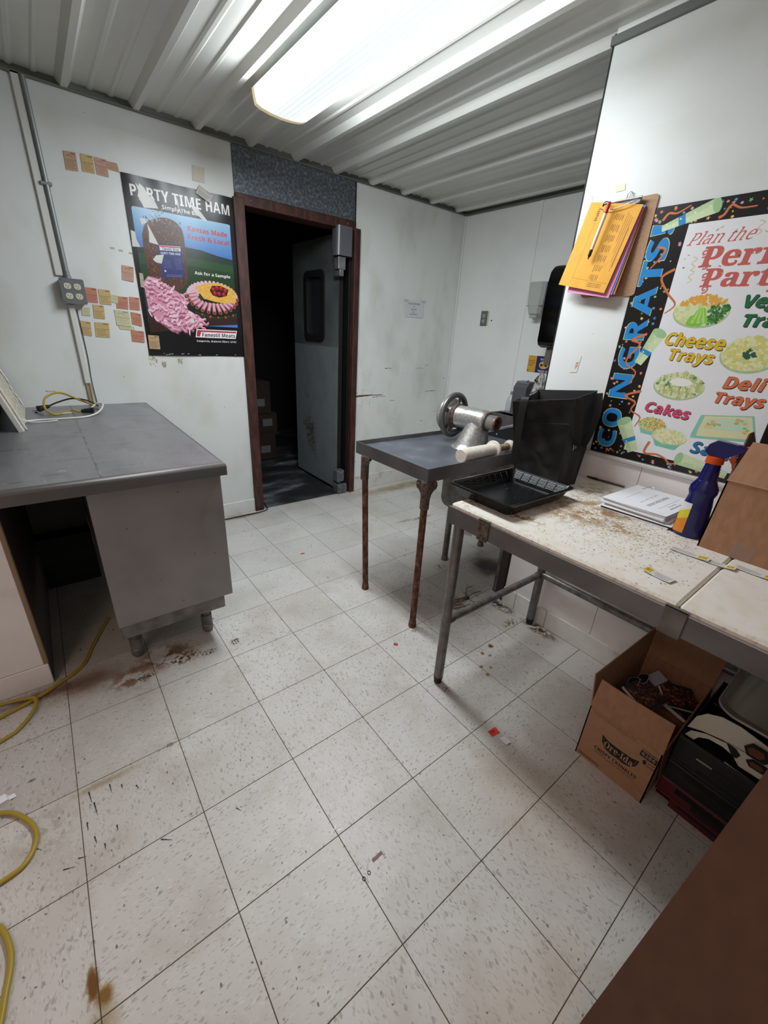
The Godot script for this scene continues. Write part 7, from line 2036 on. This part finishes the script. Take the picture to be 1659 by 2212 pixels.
		part("handle_recess", Geo.new().span(Vector3(-0.001, h * 0.48, 0.10), Vector3(0.0015, h * 0.70, 0.30)).span(Vector3(-0.001, h * 0.2, 0.07), Vector3(0.0015, h * 0.40, 0.22)), mats["black_matt"], c)
		part("wall_rib", Geo.new().box(Vector3(-0.002, h - 0.006, B / 2), Vector3(0.006, 0.010, B), 0.002).box(Vector3(-0.001, n + 0.004, B / 2), Vector3(0.004, 0.006, B), 0.001), cm, c)
	var pale := mat("card_white", Color(0.60, 0.58, 0.54), 0.6)
	single("white_card_edge", Geo.new().box(Vector3.ZERO, Vector3(0.002, 0.006, 0.052), 0.001, Basis(Vector3.RIGHT, 0.0)), pale, "thin white card showing through the left slot of the top crate", "card", Vector3(0.6375, 0.246, 1.222), 0.0)
	single("white_card_edge", Geo.new().prism([Vector2(-0.035, 0.0), Vector2(0.04, -0.001), Vector2(0.04, 0.003), Vector2(-0.010, 0.006), Vector2(-0.034, 0.010)], 0, 0.002, Transform3D(Basis(Vector3(0, 0, 1), Vector3(0, 1, 0), Vector3(-1, 0, 0)), Vector3.ZERO)), pale, "tapering white card lying on the top crate's right rim", "card", Vector3(0.640, 0.288, 1.288), 0.0)
	# printed white carrier with dark six-sided pictures
	var cv := thing("card_carrier", "white cut-out cardboard carrier with small dark pictures on the top crate", "carrier", Vector3(0.655, 0.0, 0.0))
	var fx := Basis(Vector3(0, 0, 1), Vector3(0, 1, 0), Vector3(-1, 0, 0))
	var white2 := mat("carrier_white", Color(0.84, 0.81, 0.75), 0.55)
	var band := [Vector2(1.143, 0.322), Vector2(1.18, 0.338), Vector2(1.225, 0.349), Vector2(1.27, 0.352), Vector2(1.32, 0.345), Vector2(1.40, 0.33), Vector2(1.41, 0.36), Vector2(1.36, 0.395), Vector2(1.31, 0.412), Vector2(1.25, 0.424), Vector2(1.205, 0.421), Vector2(1.172, 0.404), Vector2(1.152, 0.375)]
	var low := [Vector2(1.146, 0.294), Vector2(1.17, 0.293), Vector2(1.178, 0.312), Vector2(1.2, 0.327), Vector2(1.235, 0.330), Vector2(1.262, 0.322), Vector2(1.283, 0.300), Vector2(1.45, 0.30), Vector2(1.45, 0.352), Vector2(1.34, 0.362), Vector2(1.25, 0.350), Vector2(1.19, 0.338), Vector2(1.155, 0.318)]
	part("upper_band", Geo.new().prism(band, 0.0, 0.0025, Transform3D(fx, Vector3(0.006, -0.002, 0))), white2, cv)
	part("lower_band", Geo.new().prism(low, 0.0, 0.0025, Transform3D(fx, Vector3(0.0, 0, 0))), white2, cv)
	var six := func(q: Array, k: float) -> Array: return [Vector2(-1, 0), Vector2(-0.6, -1), Vector2(0.6, -1), Vector2(1, 0), Vector2(0.6, 1), Vector2(-0.6, 1)].map(func(p): return Vector2(q[0] + p.x * q[2] * k, q[1] + p.y * q[3] * k))
	for q in [[1.305, 0.378, 0.032, 0.021], [1.318, 0.338, 0.028, 0.013], [1.366, 0.402, 0.02, 0.02]]:
		var pic := part("picture", Geo.new().prism(six.call(q, 1.0), 0.002, 0.0090, Transform3D(fx, Vector3(0.0, 0, 0))), mats["black_matt"], cv)
		part("food_print", Geo.new().prism(six.call([q[0] - 0.004, q[1], q[2], q[3]], 0.62), 0.0088, 0.0094, Transform3D(fx, Vector3(0.0, 0, 0))), mat("picture_brown", Color(0.42, 0.23, 0.12), 0.5), pic)
	part("dark_window", Geo.new().prism([Vector2(1.238, 0.352), Vector2(1.262, 0.318), Vector2(1.272, 0.322), Vector2(1.276, 0.338), Vector2(1.262, 0.350)], 0.002, 0.0042, Transform3D(fx, Vector3.ZERO)), mats["black_matt"], cv)
	# upturned clear tub on the crates
	var tub := thing("plastic_tub", "upturned grey-green translucent plastic tub on top of the crates", "tub", Vector3(0.87, 0.425, 1.42))
	var tm := mat("tub_plastic", Color(0.40, 0.39, 0.34), 0.25)
	var tr := [ring_at(0.400, 0.470, 0.05, 0.0, 6), ring_at(0.410, 0.480, 0.055, 0.004, 6), ring_at(0.410, 0.480, 0.055, 0.014, 6), ring_at(0.385, 0.455, 0.05, 0.018, 6), ring_at(0.34, 0.41, 0.05, 0.165, 6), ring_at(0.315, 0.385, 0.04, 0.180, 6)]
	var tg2 := loft(Geo.new(), tr, true)
	lid(tg2, tr[5], true)
	part("shell", tg2, tm, tub)
	part("clear_rim", loft(Geo.new(), [ring_at(0.412, 0.482, 0.056, 0.006, 6), ring_at(0.420, 0.490, 0.06, 0.009, 6), ring_at(0.412, 0.482, 0.056, 0.013, 6)], false), mat("tub_rim", Color(0.58, 0.57, 0.54), 0.12), tub)
	# tall carton right beside the viewer
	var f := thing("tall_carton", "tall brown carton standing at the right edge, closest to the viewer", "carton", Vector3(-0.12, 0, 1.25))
	var dk: Material = mats["cardboard_shaded"]  # shade cast by the viewer is put into the darkened cardboard colour
	var fr := [[Vector3(0, 0, 0.0015), Vector3(0, 0, 0.50), Vector3(0.40, 0, 0.50), Vector3(0.40, 0, 0.055)], [Vector3(0, 1.05, 0.0425), Vector3(0, 1.05, 0.52), Vector3(0.40, 1.05, 0.52), Vector3(0.40, 1.05, 0.095)]]
	var fg := Geo.new()
	for m in 4:
		fg.flat()
		fg.quad(fr[0][m], fr[0][(m + 1) % 4], fr[1][(m + 1) % 4], fr[1][m])
	lid(fg, fr[0], false)
	lid(fg, fr[1], true)
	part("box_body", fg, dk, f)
	for q in [[0.003, 0.198], [0.202, 0.397]]:
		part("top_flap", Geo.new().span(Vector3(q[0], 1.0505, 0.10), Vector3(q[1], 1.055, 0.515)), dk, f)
	part("tape", Geo.new().span(Vector3(0.175, 1.0552, 0.11), Vector3(0.225, 1.0558, 0.515)), mats["tan_tape"], f)


# ---------------------------------------------------------------- small things on the floor
func build_floor_things() -> void:
	var r := 0.0068
	var pts := [Vector3(-0.72, r, -0.92), Vector3(-0.80, r, -0.74), Vector3(-0.852, r, -0.611), Vector3(-0.93, r, -0.552), Vector3(-1.012, r, -0.507), Vector3(-1.122, r, -0.470), Vector3(-1.28, r, -0.41), Vector3(-1.42, r, -0.44), Vector3(-1.40, r, -0.535), Vector3(-1.26, r, -0.552), Vector3(-1.125, r, -0.545), Vector3(-1.05, 0.012, -0.522), Vector3(-1.012, 0.021, -0.488), Vector3(-1.020, 0.012, -0.435), Vector3(-1.067, r, -0.37), Vector3(-1.117, r, -0.345), Vector3(-1.28, r, -0.28), Vector3(-1.36, r, -0.17), Vector3(-1.25, r, -0.08), Vector3(-1.106, r, -0.045), Vector3(-1.042, r, 0.022), Vector3(-1.018, r, 0.095), Vector3(-1.042, r, 0.160), Vector3(-1.098, r, 0.178), Vector3(-1.20, r, 0.19), Vector3(-1.23, r, 0.24), Vector3(-1.16, r, 0.262), Vector3(-1.098, r, 0.285), Vector3(-1.070, r, 0.365), Vector3(-1.076, r, 0.442), Vector3(-1.10, r, 0.53), Vector3(-1.20, r, 0.60), Vector3(-1.40, r, 0.62)]
	single("extension_cord", Geo.new().tube(curve(pts, 5), r, 12), mats["yellow_cord"], "yellow extension cord snaking over the floor from under the steel counter", "cord")
	single("trailing_cord", Geo.new().tube(curve([Vector3(-0.10, 0.004, -1.80), Vector3(0.176, 0.004, -1.800), Vector3(0.36, 0.004, -1.802), Vector3(0.481, 0.004, -1.806), Vector3(0.530, 0.004, -1.845), Vector3(0.545, 0.004, -1.93), Vector3(0.60, 0.004, -2.2)], 6), 0.004, 8), mats["rubber"], "thin black cord running along the wall into the dark doorway", "cord")
	var sc := thing("white_scrap", "small folded white card beside the yellow cord at the left edge", "scrap", Vector3(-1.105, 0.0, -0.085), 0.3)
	part("card", Geo.new().prism([Vector2(-0.022, 0), Vector2(0.022, 0), Vector2(0.016, 0.014), Vector2(-0.018, 0.016)], -0.014, 0.014), mats["paper"], sc)
	part("flap", Geo.new().box(Vector3(0.026, 0.004, 0.004), Vector3(0.02, 0.002, 0.018), 0.0005, Basis(Vector3(0, 0, 1), -0.25)), mats["paper"], sc)
	var om := canvas(48, 36, Color(0.88, 0.20, 0.09))
	letters(om, "99", Vector2(12, 8), Vector2(20, 0), Vector2(0, 14), Color(0.35, 0.10, 0.08))
	single("orange_sticker", Geo.new().sheet(Vector3(0.362, 0.0004, 0.643), Vector3(0.038, 0, 0.006), Vector3(-0.004, 0, 0.026), 3, 3, func(u, v): return 0.004 * u * u, 0.0004), printed("orange_print", om, 0.5), "bright orange price sticker on the floor by the table's shadow", "sticker")
	single("white_sticker", Geo.new().sheet(Vector3(0.376, 0.0004, 0.690), Vector3(0.026, 0, 0.004), Vector3(-0.004, 0, 0.034), 3, 3, func(u, v): return 0.003 * v * v, 0.0004), mats["paper"], "small white label on the floor next to the orange sticker", "sticker")
	single("red_scrap", Geo.new().box(Vector3.ZERO, Vector3(0.018, 0.002, 0.020), 0.0006, Basis(Vector3.UP, 0.5)), mat("scrap_red", Color(0.66, 0.22, 0.18), 0.6), "small pinkish red scrap on the floor left of the pipe leg", "scrap", Vector3(0.377, 0.001, 0.055))
	single("red_scrap", Geo.new().box(Vector3.ZERO, Vector3(0.026, 0.002, 0.012), 0.0006, Basis(Vector3.UP, -0.2)), mat("scrap_orange", Color(0.72, 0.22, 0.10), 0.6), "tiny orange-red scrap on the floor in front of the doorway", "scrap", Vector3(0.419, 0.001, -1.002))
	single("brown_scrap", Geo.new().box(Vector3.ZERO, Vector3(0.036, 0.0012, 0.009), 0.0004, Basis(Vector3.UP, 0.05)), mat("scrap_brown", Color(0.50, 0.40, 0.37), 0.6), "flat brownish strip of paper on the floor in the foreground", "scrap", Vector3(-0.242, 0.0006, 0.724))
	for q in [[-0.305, 0.745, "tiny dark ring on the foreground floor, left of two"], [-0.285, 0.742, "tiny dark ring on the foreground floor, right of two"]]:
		single("wire_ring", Geo.new().tube(range(13).map(func(k): return Vector3(cos(TAU * k / 12.0) * 0.004, 0.001, sin(TAU * k / 12.0) * 0.005)), 0.0009, 6, -1.0, false), mats["rubber"], q[2], "ring", Vector3(q[0], 0, q[1]), 0.0, "tiny rings on the floor")
	single("white_crumbs", Geo.new().box(Vector3(0, 0.001, 0), Vector3(0.010, 0.002, 0.006), 0.0006).box(Vector3(0.012, 0.001, 0.002), Vector3(0.007, 0.002, 0.005), 0.0006, Basis(Vector3.UP, 0.6)).box(Vector3(-0.009, 0.0008, 0.004), Vector3(0.005, 0.0015, 0.004), 0.0005), mats["paper"], "scatter of white crumbs on the floor in the middle foreground", "crumbs", Vector3(-0.301, 0.0, 0.589))
	rng.seed = 15
	var w := Geo.new()
	for k in 6:
		var p := [Vector3(rng.randf_range(-0.10, 0.0), 0.0016, rng.randf_range(-0.05, 0.05))]
		for i in 5:
			p.append(p[-1] + Vector3(rng.randf_range(-0.01, 0.06), 0.0, rng.randf_range(-0.04, 0.04)))
		for i in p.size():
			p[i].y = 0.0016
		w.tube(curve(p, 4), 0.0013, 6)
	w.prism([Vector2(0.0, 0.0), Vector2(0.05, 0.012), Vector2(0.035, -0.004)], 0.0, 0.004, Transform3D(Basis(Vector3.RIGHT, -PI / 2), Vector3(0.02, 0.0, 0.0)))
	single("wire_tangle", w, mats["rubber"], "tangle of thin dark wire on the floor under the tables", "wire", Vector3(0.93, 0.0, -0.005))
	var nt := Geo.new()
	for k in 12:
		var p := []
		for i in 5:
			p.append(Vector3(-0.10 + 0.018 * k + 0.012 * sin(i * 1.7 + k), 0.004 + 0.012 * sin(PI * i / 4.0), -0.03 + 0.016 * i))
		nt.tube(curve(p, 3), 0.0012, 5)
	for i in 4:
		nt.tube(curve([Vector3(-0.11, 0.006, -0.025 + i * 0.017), Vector3(-0.03, 0.014, -0.02 + i * 0.018), Vector3(0.05, 0.013, -0.028 + i * 0.017), Vector3(0.11, 0.005, -0.02 + i * 0.016)], 4), 0.0012, 5)
	single("plastic_netting", nt, mat("netting", Color(0.46, 0.45, 0.43), 0.5), "crumpled grey plastic netting on the floor beyond the pipe table leg", "netting", Vector3(1.72, 0, -0.64), 0.5)
